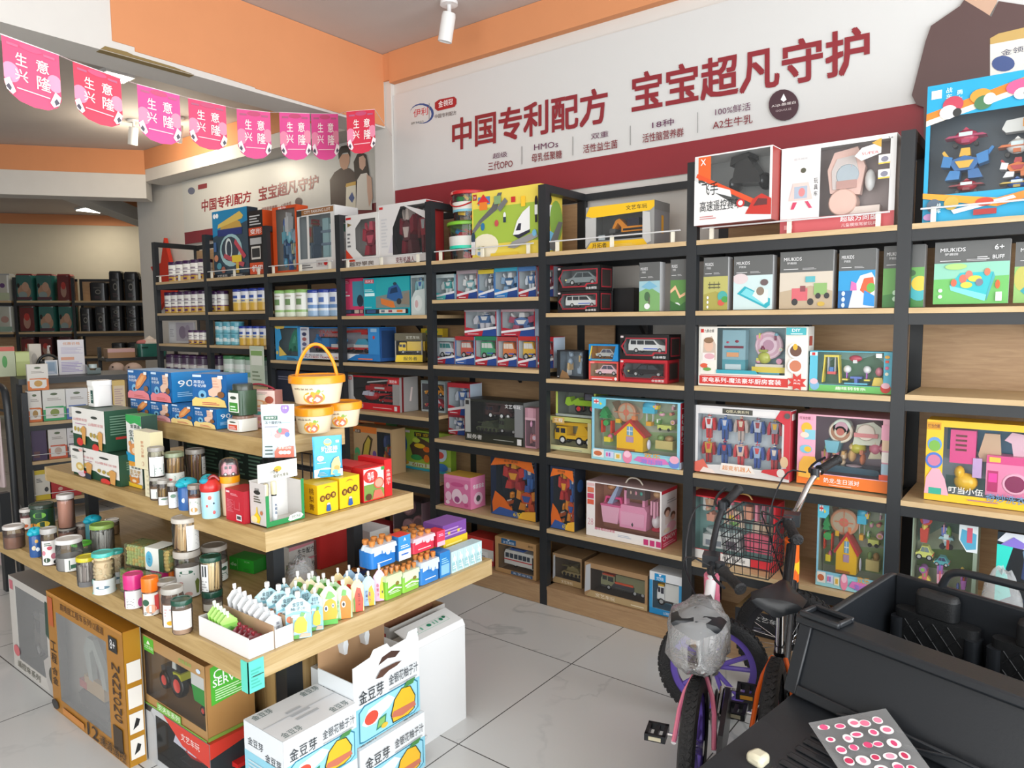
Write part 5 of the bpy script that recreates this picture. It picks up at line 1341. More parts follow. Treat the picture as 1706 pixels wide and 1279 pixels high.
housebox('large clear-fronted playset box with a yellow red-roofed toy house, on the fourth shelf', 986, 1133, 661, zb, .0)
RB = [('c8343a', 'd8d8dc', 'c83a38'), ('2f4f90', '3a6ab0', 'c8c8d0'), ('b8a8a0', 'a83a38', 'd8c8b0'), ('2a4a88', 'b0b8c8', '9a3a40'), ('b03040', '8a8a98', 'd8a838'), ('a8282f', 'c8a040', 'd84040'), ('3a5a98', '28407a', 'b83840'), ('c84048', 'e0b8a8', '3a5a90'), ('34509a', '9ab0d0', 'd04848'), ('b83a40', '38589a', 'e0d0c0')]
rob = []
for i, (a, b, c) in enumerate(RB):
    r_, cc_ = divmod(i, 5)
    rob.append(('toy_robot', cut(ROBOT, a=a, b=b, c=c), .01+.197*cc_, .5 if r_ == 0 else .01, .197+.197*cc_, .99 if r_ == 0 else .5, .45))
win('toy_box', 'wide white and red box with two rows of robot action figures', 'toy box', wd(1158, 1316, 674, zb, .02), .08, 'd8d6d6', 'd0dce2', (.03, .08, .12, .12),
    'p 0 .0 0 .1 .3 .14 1 .12 1 0 d8d4d2;p .85 .88 .9 1 1 1 1 .1 .94 .3 .94 .8 c83440;r .05 .9 .85 .97 e0dedc;r .3 .9 .62 .975 4a4a44;T Q版人偶系列 .34 .915 .58 .96 d8d0b0;p .28 .06 .3 .17 .62 .17 .66 .06 .46 .02 e8e0d8;T 超变机器人 .31 .07 .62 .14 e08a28;p 0 .0 0 .14 .1 .2 .16 .06 .12 0 d86858;p .06 0 .1 .08 .2 .06 .24 0 e8d8d0;p .72 .1 .74 .14 1 .2 1 .04 c8343a;e .95 .28 .04 .08 d8b890;e .92 .12 .04 .06 e0d8d0;c .97 .93 .04 555', rob, cs='b8303a', R_='r .2 .86 .8 .95 e8d8d0')
PC = 'e0c8a8 d88898 c8a858 8ab888 e8e0d0 b86878 d8a868'
win('toy_box', 'pink and orange birthday party tea set box in front of the wide post', 'toy box', wd(1328, 1486, 688, zb, .045), .22, 'f0b4c4', 'b8a8b4', (.2, .1, .17, .02),
    'r 0 0 1 .16 f07c2c;T 奶龙-生日派对 .3 .05 .68 .12 fff;l .36 .02 .6 .04 1 fdc;r 0 .16 .2 1 f0aac0;r .01 .91 .17 .97 e8a0b8;T 叮当合顺 .02 .92 .14 .96 633;e .1 .8 .06 .08 f0b838;r .08 .64 .2 .78 8ac8d8;e .08 .7 .05 .04 e8d8c8;e .1 .5 .07 .06 7ac0d8;e .12 .5 .04 .04 f0b838;p .02 .1 .03 .3 .08 .4 .2 .4 .24 .28 .26 .08 f4b848;e .24 .26 .05 .08 c8c8ec;r .89 .72 .995 .92 f0aac0;r .9 .58 .99 .72 e8c8a8;r .9 .42 .99 .56 f2ece4;r .9 .26 .99 .4 a8c8d8;r .88 .18 .995 .25 e05a3c',
    [('toy_tea_set', TRAY, .02, .3, 1.0, 1.0), ('toy_plate', 'd .3;o .3 .7 .2 e8dcc8;o .3 .7 .17 b07a5a;o .3 .7 .11 e0d0b8;o .3 .7 .07 c86a5a;n toy_cake;d .4;p .5 .5 .56 .85 .8 .92 .96 .8 .9 .52 d8dcc8;s .6 .66 .05 .06 c84a4a;s .7 .76 .05 .05 8ab06a;s .82 .7 .05 .05 d88;n toy_bear;d .6;s .48 .3 .06 .12 e0b880;s .48 .45 .05 .06 e8c890;n toy_rabbit;d .5;s .64 .24 .04 .1 e89068;b .62 .34 .635 .42 e89068;b .645 .34 .66 .42 e89068;n toy_pizza;d .4;p .74 .28 .84 .58 .96 .3 d8d0b0;s .84 .38 .03 .04 c44;n toy_tray;d .6;p .1 .0 .16 .12 .9 .1 .96 0 3a5a6a;s .5 .08 .16 .05 d8c8d8', 0, 0, 1, 1), ('toy_accessory', acc(51, 7, PC, 'toy_accessory', .02, .4, .05, .5, .1), 0, 0, 1, 1)], cs='8fc8e0', R_='r 0 0 1 .16 f07c2c;T 3+ .2 .05 .6 .1 fdd;r .1 .78 .9 .95 b8dcec;e .3 .82 .15 .05 e0b040;e .6 .84 .18 .06 d05a5a;e .5 .5 .34 .18 e8f0f0;e .5 .52 .26 .12 8ab8a0;e .5 .4 .2 .06 d8706a')
win('toy_box', 'yellow and pink toy washing machine box turned outwards at the right edge', 'toy box', wd(1541, 1800, 698, .813, .06, R(-12)), .12, 'f2c22c', 'a8bcc8', (.12, .12, .1, .08),
    'r 0 .0 1 .1 f2c22c;p 0 .1 0 .96 .1 1 .12 .9 .12 .1 f2c22c;r .0 .88 .1 .97 d89a20;T 叮当合顺 .01 .9 .09 .95 733;e .06 .7 .05 .09 6a9ad0;e .06 .68 .04 .07 7ab04a;e .06 .5 .06 .1 4a78c8;e .06 .5 .045 .07 c87a9a;p .0 .08 .01 .28 .05 .4 .1 .4 .14 .28 .17 .08 f0a8b8;r .03 .08 .12 .16 38a890;T 叮当小伍 .17 .12 .4 .2 f4f0e8;T 奇妙洗衣机 .42 .07 .74 .17 6a90b8;l .3 .05 .5 .08 1 a78;r .9 .1 1 .92 e8e4dc;e .95 .8 .04 .06 d88;e .95 .6 .05 .08 6ab0d0;e .9 .4 .07 .1 e8c848;e .86 .16 .07 .1 8ab8d8',
    [('toy_washing_machine', WASHER, .38, .03, .78, .62), ('toy_wardrobe', 'd .6;b .05 .45 .28 .95 e2468c;d .64;b .1 .85 .2 .88 622;b .1 .78 .2 .81 622;b .1 .71 .2 .74 622;b .1 .64 .2 .67 622', 0, 0, 1, 1), ('toy_dress', 'd .2;p .32 .5 .3 .6 .35 .92 .48 .92 .5 .6 .5 .5 c8a888', 0, 0, 1, 1), ('toy_shirt', 'd .2;p .6 .62 .58 .8 .52 .84 .58 .96 .68 .94 .8 .96 .86 .84 .8 .8 .78 .62 e0b8c8', 0, 0, 1, 1), ('toy_duck', 'd .7;s .2 .16 .11 .14 f0c030;s .14 .3 .05 .1 f0c030;b .26 .26 .34 .55 c8a8d8', 0, 0, 1, 1)], inner='r 0 .6 1 1 4a90b8;r 0 0 1 .2 5a8a8a', cs='e0a830')
zb = .412
win('toy_box', 'white box with a pink toy handbag, mixer and bucket on the fifth shelf', 'toy box', wd(977, 1102, 800, .416, .03), .17, 'ece6e4', 'c88e74', (.12, .02, .17, .02),
    'r 0 0 1 .16 ece8e6;p 0 .16 0 .3 .06 .34 .12 .3 .12 .16 ece6e4;T 28 .02 .2 .1 .32 d8a8b0;T 趣味电动过家家 .12 .13 .4 .18 c83a68;l .44 .08 .62 .13 2 b8c0d0;r .78 .03 .84 .13 c83a78;r .86 .03 .92 .13 c83a78;r .94 .03 1 .13 c83a78;r .02 .8 .11 .89 d8785a;r .02 .69 .11 .78 c84a6a;r .02 .58 .11 .67 d8604a;r .02 .92 .12 .97 e0b8b8',
    [('toy_bucket', BUCKET, .03, .1, .33, .66), ('toy_handbag', BAG, .3, .04, .74, .86), ('toy_mixer', WHISK, .76, .1, .92, .72), ('toy_tray', 'n toy_tray;d .5;b .42 .7 .7 .98 6a5a5a;d .6;s .48 .84 .03 .08 d8b8a8;s .56 .84 .03 .09 e8a0b0;s .64 .84 .04 .08 58b0a0;n toy_knife;d .4;p .1 .5 .26 .94 .3 .94 .18 .5 a8b8d8;n toy_cake;d .5;s .14 .88 .07 .08 c88a58;s .86 .86 .07 .08 e0b080;n toy_cup;d .5;s .97 .3 .04 .06 d84a78;s .86 .08 .1 .05 c83448', 0, 0, 1, 1)],
    cs='f0ecea', ct='c8a8a8', R_='r 0 .94 1 1 c8283a;r 0 0 1 .22 d83a5c;T CHAEW .08 .12 .9 .2 fff;l .1 .03 .9 .1 2 fbc;e .35 .62 .2 .07 5a3a30;e .35 .58 .14 .06 d8b09a;r .2 .4 .55 .52 e8d8d0;e .7 .52 .16 .06 6a4a38;e .7 .48 .12 .05 d8b09a;e .6 .34 .3 .08 f0c0d0;e .3 .3 .2 .04 e8d8c0;l .3 .76 .9 .84 2 bbb',
    extra=lambda t, w, h, d: (lambda q: (q.tube([(w*.45, d*.4, h), (w*.5, d*.4, h+.03), (w*.62, d*.4, h+.03), (w*.68, d*.4, h)], .004, 'd8d0c0', 'gloss', 6, 2), q.obj('carry_handle', t)))(M()))
UT = 'e88aa0 d8b898 e0a088 c8d0d0 f0a0b8 c89a78'
win('toy_box', 'red PLAY HOUSE kitchen set box with pans and pink utensils behind the handlebars', 'toy box', wd(1147, 1291, 822, .405, .06), .13, 'd0303a', 'a4d0cc', (.05, .02, .15, .02),
    'r 0 0 .74 .14 ecebe8;r 0 0 .05 1 e8e6e4;T PLAY_HOUSE .42 .05 .68 .095 444;c .36 .07 .03 c84a3a;p .32 .06 .36 .1 .4 .06 c84a3a',
    [('toy_pan', 'n toy_pan;d .5;s .34 .32 .24 .1 d0d8d6;s .34 .36 .22 .07 8aa0a0;n toy_oven;d .7;p .1 .02 .1 .26 .55 .26 .6 .02 e0e4e2;d .74;b .4 .05 .54 .2 6a5a68;b .14 .06 .34 .16 88909a;n toy_board;d .2;p .34 .5 .4 .76 .56 .76 .6 .46 e0c8b0;d .3;s .44 .62 .06 .08 e8c838;s .52 .66 .05 .06 d85a6a;s .48 .52 .08 .05 7ab85a;n toy_spatula;d .4;b .74 .62 .77 .95 f090a8;p .71 .42 .72 .64 .8 .64 .8 .42 dcc8b0;n toy_spoon;d .4;b .82 .6 .85 .95 f090a8;s .84 .52 .05 .13 dcc0a0;n toy_whisk;d .4;b .91 .6 .93 .95 f090a8;s .92 .5 .05 .14 c8a888;n toy_glove;d .5;p .64 .06 .62 .36 .74 .42 .94 .38 .98 .06 e8607c;n toy_bowl;d .5;p .62 .66 .6 .9 .7 .9 .7 .66 e8a080;n toy_bottle;d .4;b .08 .7 .14 .95 e4e6e4;b .24 .74 .34 .98 b83a50', 0, 0, 1, 1), ('toy_accessory', acc(61, 6, UT, s=.1, x0=.05, x1=.6, z0=.5, z1=.95), 0, 0, 1, 1)], cs='c22834', inner='r 0 0 1 .25 688;r 0 .8 1 1 5f8f90',
    extra=lambda t, w, h, d: (lambda q: (q.tube([(w*.5, d*.4, h), (w*.54, d*.4, h+.022), (w*.66, d*.4, h+.022), (w*.7, d*.4, h)], .004, 'c8a050', 'gloss', 6, 2), q.obj('carry_handle', t)))(M()))
housebox('clear playset box with a yellow toy house, low shelf left of the wide post', 1360, 1475, 836, .405, .03)
TC2 = 'e8d060 d86a7a 7ac0b8 8ab85a e0a8b8 c8483a 6a7ac0 a86ab0'
win('toy_box', 'clear-fronted playset box with small cars and figures, right of the wide post', 'toy box', wd(1517, 1626, 853, .403, .06), .12, '8a9a88', 'a2ae92', (.02, .06, .04, .02), 'p .72 .78 .72 .96 1 .96 1 .66 .84 .66 e0e8ea;p .74 .78 .76 .9 .98 .86 .98 .7 .84 .68 58a8c8;r .84 .76 .92 .92 d05a70',
    [('toy_car', cut(CAR, a='d8dc78', b='7a8a8a'), .02, .44, .32, .62, .4), ('toy_airplane', cut(PLANE, a='e8ecec', b='9ac8d0'), .4, .6, .66, .85, .4), ('toy_car', cut(CAR, a='58a8b0', b='446'), .34, .4, .6, .52, .4), ('toy_accessory', acc(71, 12, TC2, 'toy_figure', .03, .97, .04, .38, .11), 0, 0, 1, 1), ('toy_accessory', acc(72, 5, TC2, 'toy_accessory', .05, .7, .7, .95, .12), 0, 0, 1, 1)], inner='p 0 .3 0 .5 1 .6 1 .3 5a7a3a;p 0 .6 .4 .8 1 .7 1 1 0 1 6a8a7a')
win('toy_box', 'iridescent turquoise and black toy box at the lower right edge', 'toy box', wd(1657, 1800, 884, .403, .05), .1, '20303a', '1c2a3a', (.16, .1, .2, .16), 'p 0 .9 .1 1 1 1 1 .84 .3 .84 dfe4ea;p 0 .2 0 .86 .2 .86 .12 .6 .2 .3 38d8c8;p 0 .0 0 .2 .3 .2 .6 .1 1 .2 1 0 3aa0b8;p .1 .0 .4 .16 .5 .12 .2 0 d878c8;p .4 .0 .7 .14 .9 .1 .6 0 3a60c8;p .04 .86 .2 .96 .4 .88 .3 .84 8a78d0', [('toy_figure', cut(BOT2, a='34487a', b='24345a', c='8ac'), .2, .05, .8, .95)], cs='222')
# bottom shelf, right of the tall post
win('toy_box', 'silver and tan toy box with a sand coloured tank, on the bottom shelf', 'toy box', wd(921, 969, 920, .107, .07), .15, 'a88a66', '6a5a48', (.08, .04, .2, .12), 'p 0 .1 .03 .9 .09 .95 .09 .22 b4b8bc;p .03 0 .1 .18 1 .18 1 0 b0956a;T 文艺车玩 .3 .04 .7 .14 e8dcc8', [('toy_tank', cut(TANK, a='8a7a52', b='75683f'), .12, .0, .98, .75)], cs='7a6248')
win('toy_box', 'silver and tan toy box with an orange striped military truck, on the bottom shelf', 'toy box', wd(974, 1079, 935, .107, .01), .17, 'a5845f', '66564a', (.1, .04, .2, .15), 'p 0 .1 .02 .9 .1 .98 .1 .22 b8bcc0;p .02 0 .1 .18 1 .18 1 0 b39a70;T 文艺车玩 .18 .04 .5 .15 e8dcc8;l .75 .06 .95 .12 1 e0d4b8', [('toy_truck', cut(TRUCK, a='8a8a68', b='2a2c2a', c='7c7c5a', e='c84a2c')+';n toy_side_frame;d .95;p .25 .3 .3 .5 .72 .5 .72 .28 3a3a40;b .32 .5 .7 .6 d0502c', .12, .03, 1, .85)], cs='8a6c4c')
win('toy_box', 'blue and white box with a white toy truck, bottom shelf by the bicycle', 'toy box', wd(1082, 1137, 950, .107, .01), .13, 'dfe3e6', '7aa8c0', (.1, .1, .14, .2), 'r 0 0 1 .14 1f86c0;r 0 .14 .1 .8 3a98cc;r .9 .14 1 .8 3a98cc;r .16 .8 .5 .97 1f90cc;T 文艺车玩 .22 .82 .44 .9 fff;p .28 .96 .33 .91 .38 .96 fff;T LORRY .45 .04 .65 .1 dfe8f0', [('toy_truck', cut(TRUCK, a='eceeee', b='223', c='e4e4e0', e='e8b430'), .06, .03, 1.02, .9)], cs='2a90c8')
for lab, x1, x2, yt, zb_, dp in (('black carton with white lettering, on the bottom shelf behind the orange bicycle', 1225, 1330, 1010, .107, .2), ('navy carton with a kraft top on the bottom shelf left of the toy jeep', 1336, 1460, 1012, .107, .2)):
    card('carton', lab, 'carton', wd(x1, x2, yt, zb_, .06), dp, '1e2026' if '1225' in str(x1) else '1d2440', 'T 文艺车玩 .3 .62 .8 .82 d8d8d8;l .1 .2 .5 .4 2 667', ct='a88a60')
# ------------------------------------------------------------------ three-tier island table
T1, T2, T3 = .59, .88, 1.12
TX = [(-3.66, -1.687, 1.024, 2.06), (-3.49, -1.84, 1.19, 1.80), (-3.19, -2.03, 1.335, 1.65)]
tb = root('display_table', 'three-tiered oak island table piled with snacks', 'display table', (-2.6, 1.5, 0))
off = V((2.6, -1.5, 0))
for (x0, x1, y0, y1), z in zip(TX, (T1, T2, T3)):
    q = M()
    q.T = MX.Translation(off)
    q.box(x0+.02, y0+.0, z-.06, x1-.0, y0+.02, z, '888', 'woodx')
    q.box(x0+.02, y1-.02, z-.06, x1-.02, y1, z, '888', 'woodx')
    q.box(x0+.02, y0+.02, z-.03, x1-.02, y1-.02, z-.001, '888', 'woodx')
    q.obj('tray', tb, smooth=False)
    q = M()
    q.T = MX.Translation(off)
    q.box(x1-.0195, y0+.0002, z-.0602, x1+.0005, y1, z+.0002, '888', 'woody')
    q.obj('edge_board', tb, smooth=False)
    q = M()
    q.T = MX.Translation(off)
    q.box(x0, y0, z-.06, x0+.02, y1, z, '888', 'woody')
    q.obj('edge_board', tb, smooth=False)
for k, (z0, z1) in ((1, (T1, T2-.03)), (2, (T2, T3-.03))):
    x0, x1, y0, y1 = TX[k]
    for x in (x0+.13, x1-.15):
        for y in (y0+.13, y1-.15):
            q = M()
            q.T = MX.Translation(off)
            q.box(x-.02, y-.02, z0-.001, x+.02, y+.02, z1, '222', 'black')
            q.obj('leg', tb)
PB = (-3.44, -1.935, 1.31, 1.85)
for i in range(9):
    y = PB[2]+.06+i*.057
    q = M()
    q.T = MX.Translation(off)
    q.box(PB[1]-.015, y, .001, PB[1], y+.054, T1-.03, '888', 'woodz')
    q.obj('plank', tb, smooth=False)
for i in range(24):
    x = PB[0]+.06+i*.0575
    q = M()
    q.T = MX.Translation(off)
    q.box(x, PB[2], .001, x+.0545, PB[2]+.015, T1-.03, '888', 'woodz')
    q.obj('plank', tb, smooth=False)
for x in (PB[0], PB[1]-.06):
    for y in (PB[2], PB[3]-.06):
        q = M()
        q.T = MX.Translation(off)
        q.box(x, y-.001, 0, x+.061, y+.06, T1-.03, '222', 'black')
        q.obj('corner_post', tb)
lp = onz(17, 982, 0)
q = M()
q.T = MX.Translation(off)
q.box(lp.x-.025, lp.y-.025, .0, lp.x+.025, lp.y+.025, T1-.03, '222', 'black')
q.obj('leg', tb)
q = M()
q.T = MX.Translation(off)
q.box(TX[0][1]-.03, TX[0][2]-.0035, T1-.085, TX[0][1]+.004, TX[0][2]-.001, T1+.002, '5fd0bc', 'matte')
q.box(TX[0][1]+.001, TX[0][2]-.0035, T1-.085, TX[0][1]+.004, TX[0][2]+.045, T1+.002, '5fd0bc', 'matte')
q.art('l .1 .15 .8 .8 6 4ab0a0;r .2 .5 .95 .53 333', (TX[0][1]+.0045, TX[0][2], T1-.085), (0, .045, 0), (0, 0, .085), (1, 0, 0), 'matte')
tag(q.obj('corner_guard', None, (-2.6, 1.5, 0)), 'turquoise paper note wrapped around the table corner', 'note')


def spanv(x1, x2, yt, zb, X):
    """as spanx, for a box whose front looks along +x (stands with rz = 90 degrees)"""
    P = onx(x1, 600, X)
    for _ in range(3):
        P = onx(x1, proj((X, P.y, zb+.05))[1], X)
    d = ray(x2, proj((X, P.y, zb+.05))[1])
    w = X*d.y/d.x-P.y
    r = ray(x1, yt)
    return V((X, P.y, zb)), w, H+r.z*X/r.x-zb


Q90 = R(90)
# ---- tier 3: biscuit cartons
BC = 'r 0 0 1 1 2064a4;r .02 .9 .28 .97 cfe2f4;T 高蛋白 .05 .7 .36 .8 e8f0f8;T 牛奶棒 .05 .58 .42 .68 e8f0f8;e .3 .36 .12 .14 7ab8dc;e .3 .34 .05 .06 1a3a5c;{w};p 0 0 0 .18 .1 .28 .3 .24 .5 .3 .75 .3 .95 .2 1 0 {f};e .85 .38 .1 .1 8a5a34;l .3 .06 .8 .16 2 c8605a;r .78 .86 .92 .96 f2f2f2'
ROLL = 'p .35 .35 .4 .6 .65 .9 .85 .92 .9 .75 .6 .42 .45 .32 d8864a;p .42 .42 .46 .56 .68 .82 .82 .84 .6 .5 e8a868'
CRAK = 'p .5 .35 .48 .5 .62 .6 .6 .9 .86 .92 .88 .6 .82 .4 .62 .3 eac4ac;l .62 .6 .8 .86 3 dba890'
S90 = 'r 0 0 1 1 1f7ab8;T 90 .12 .5 .42 .72 eef4f8;T 90 .56 .5 .86 .72 eef4f8;l .1 .18 .45 .36 3 9cc8e8;l .55 .18 .9 .36 3 9cc8e8'
RW = [(217, 249, 663, ROLL, 'e8948c', 'with an orange biscuit, lower row at the left end'), (250, 284, 668, CRAK, 'eab0b4', 'with a pink cracker, second in the lower row'), (285, 321, 672, ROLL, 'ecd28c', 'with an orange biscuit and yellow wave, third in the lower row'), (323, 359, 677, CRAK, 'ecd28c', 'with a cracker, right end of the lower row')]
for x1, x2, yt, pic, wv, lab in RW:
    p = spanx(x1, x2, yt, T3+.001, 0, 0, 1.355)
    card('biscuit_carton', 'blue biscuit carton '+lab, 'carton', p, .13, '2064a4', cut(BC, w=pic, f=wv), R_=S90.replace('T 90 .56 .5 .86 .72 eef4f8;', ''), ct='2a70b0', cs='1f6cac')
hz = p[2]
for x1, x2, yt, pic, wv, lab, dp in ((213, 249, 615, ROLL, 'e8848c', 'with an orange biscuit, upper row at the left end', .12), (251, 285, 618, CRAK, 'e8848c', 'with a pink cracker, second in the upper row', .2)):
    p = spanx(x1, x2, yt, T3+.004+hz, 0, 0, 1.357)
    card('biscuit_carton', 'blue biscuit carton '+lab, 'carton', p, dp, '2064a4', cut(BC, w=pic, f=wv), R_=S90, ct='3080b8', cs='1f7ab8')
p = spanx(320, 377, 622, T3+.004+hz, 0, R(12), 1.357)
card('biscuit_carton', 'largest blue biscuit carton, turned outwards on top of the lower row', 'carton', p, .1, '2064a4', cut(BC, w=CRAK, f='f0d07c'), ct='2a78b8', cs='1f6cac', rz=R(12))


def boxjar(name, label, xl, xr, yt, z, Y, body, lab, labart, lid, grp=None):
    """small square-shouldered seasoning tub with a paper label"""
    P, w, h = spanx(xl, xr, yt, z, 0, 0, Y)
    t = root(name, label, 'jar', (P.x+w/2, P.y+w/2, z), 0, grp)
    q = M()
    q.rbox(-w/2, -w/2, .001, w/2, w/2, h*.8, w*.2, body, 'gloss')
    q.obj('tub', t)
    q = M()
    q.box(-w*.42, -w*.505, h*.1, w*.42, -w*.5, h*.72, lab, 'card')
    q.art(labart, (-w*.42, -w*.506, h*.1), (w*.84, 0, 0), (0, 0, h*.62), (0, -1, 0))
    q.obj('paper_label', t, smooth=False)
    q = M()
    q.lathe([(w*.46, h*.8), (w*.46, h*.96), (w*.42, h), (0, h)], (0, 0, 0), lid, 'gloss', 16)
    q.obj('lid', t)
    return h


h = boxjar('seasoning_tub', 'white tub with a red label under the green one, right of the blue cartons', 376, 397, 691, T3+.001, 1.36, 'd8d8d0', 'f0eee8', 'r .1 .05 .9 .55 d8583c;e .5 .8 .3 .08 454;l .2 .15 .8 .45 2 fdd', '8a6a5a')
boxjar('seasoning_tub', 'dark green tub with a green label on top of the red-labelled tub', 378, 398, 639, T3+.003+h, 1.36, '2f4a34', 'eef0e8', 'r .1 .05 .9 .5 4a9a3c;e .5 .75 .3 .08 454;l .2 .12 .8 .4 2 dfd', '3a4038')
PK = 'r 0 0 1 1 f0d2c8;p .15 .1 .05 .5 .2 .75 .6 .85 .95 .6 .9 .2 .5 .05 f4e4d0;e .5 .3 .3 .2 e0a070;e .45 .32 .22 .14 f0d8b8;e .85 .5 .12 .2 a8503c;r .3 .86 .8 .9 c8b0a8;c .14 .9 .05 c88a80;l .3 .78 .75 .84 2 a8b8a8'
P, w, h = spanx(399, 458, 681, T3+.001, 0, R(24), 1.435)
for lab, z, art, yt in (('pink gift carton with flower print, under the other pink carton', T3+.001, 'r 0 0 1 1 e8b8b0;e .5 .8 .14 .1 58a09a;e .6 .5 .12 .1 d88a8a;e .4 .3 .16 .1 e8c890;e .7 .2 .14 .1 c86a6a;e .8 .7 .12 .12 7ab0a8;e .3 .6 .1 .08 f0d8c8', 681), ('pink gift carton with a bowl picture and dark red rope handle', T3+.003+h, PK, 618)):
    t = root('gift_carton', lab, 'carton', (P.x, P.y, z), R(24))
    q = M()
    faces(q, w, .05, h, 'eec4bc', 'e0a098', 'e8a8a8', art, '', 'v 鲜虾五谷 .25 .15 .8 .9 a86058', '', 'card')
    q.obj('carton_body', t, smooth=False)
    q = M()
    q.tube([(w*.15, .025, h), (w*.2, .02, h+.018), (w*.5, .018, h+.024), (w*.85, .02, h+.01), (w*.9, .025, h)], .0035, '8a2030', 'matte', 6, 2)
    q.obj('rope_handle', t)


def bucket(label, xl, xr, yt, z, Y, handle):
    P, w, h = spanx(xl, xr, yt, z, 0, 0, Y)
    r = w/2
    t = root('fruit_bucket', label, 'bucket', (P.x+r, P.y+r, z), R(35))
    q = M()
    q.lathe([(0, .001), (r*.74, .001), (r*.78, .004), (r*.92, h-.02), (0, h-.02)], (0, 0, 0), 'f2e2c0', 'gloss', 28)
    T = 24
    for (fx, fz, rx, rz_, c) in ((.5, .26, .42, .22, 'e8a83a'), (.52, .22, .32, .16, 'd87858'), (.52, .2, .22, .1, 'f4d8d0'), (.7, .5, .16, .06, '8ab04a')):
        pts = []
        for i in range(18):
            a = fx+rx*cos(2*pi*i/18)-.35
            zz_ = h*(fz+rz_*sin(2*pi*i/18))
            rr = r*(.785+.135*zz_/h)+.0008
            pts.append((rr*sin(a*1.1), -rr*cos(a*1.1), zz_))
        cc = V((0, 0, 0))
        for p_ in pts:
            cc += V(p_)/18
        cc = cc.normalized()*0+V((cc.x, cc.y, cc.z))
        cl = V((cc.x, cc.y, 0)).normalized()*(r*(.785+.135*cc.z/h)+.0014)
        q.raw(pts+[(cl.x, cl.y, cc.z)], [(i, (i+1) % 18, 18) for i in range(18)], c, 'gloss')
    vs, fs = glyphs('鲜粒益益蒸', True)
    q.raw([((r*.868+.001)*sin(-.75+.9*a), -(r*.868+.001)*cos(-.75+.9*a), h*(.53+.09*b)) for a, b in (g[:2] for g in vs)], fs, '6a4a34')
    q.obj('bucket_body', t)
    q = M()
    q.lathe([(r*.93, h-.028), (r*1.0, h-.026), (r*1.0, h-.006), (r*.97, h), (r*.88, h), (r*.86, h-.004), (0, h-.004)], (0, 0, 0), 'f09a1e', 'gloss', 28)
    q.obj('lid', t)
    if handle:
        q = M()
        q.tube([(-r*.75, 0, h-.01), (-r*.62, 0, h+r*.5), (-r*.3, 0, h+r*1.0), (0, 0, h+r*1.12), (r*.3, 0, h+r*1.0), (r*.62, 0, h+r*.5), (r*.75, 0, h-.01)], .006, 'f09a1e', 'gloss', 8, 2)
        q.obj('handle', t)
    return h


h = bucket('cream fruit bucket with an orange lid, lower right of the three', 519, 563, 669, T3+.001, 1.595, False)
bucket('cream fruit bucket with an orange lid, half hidden behind the pale blue pouch', 474, 515, 678, T3+.001, 1.45, False)
bucket('cream fruit bucket with a raised orange handle, on top of the other two', 460, 518, 625, T3+.004+h, 1.47, True)


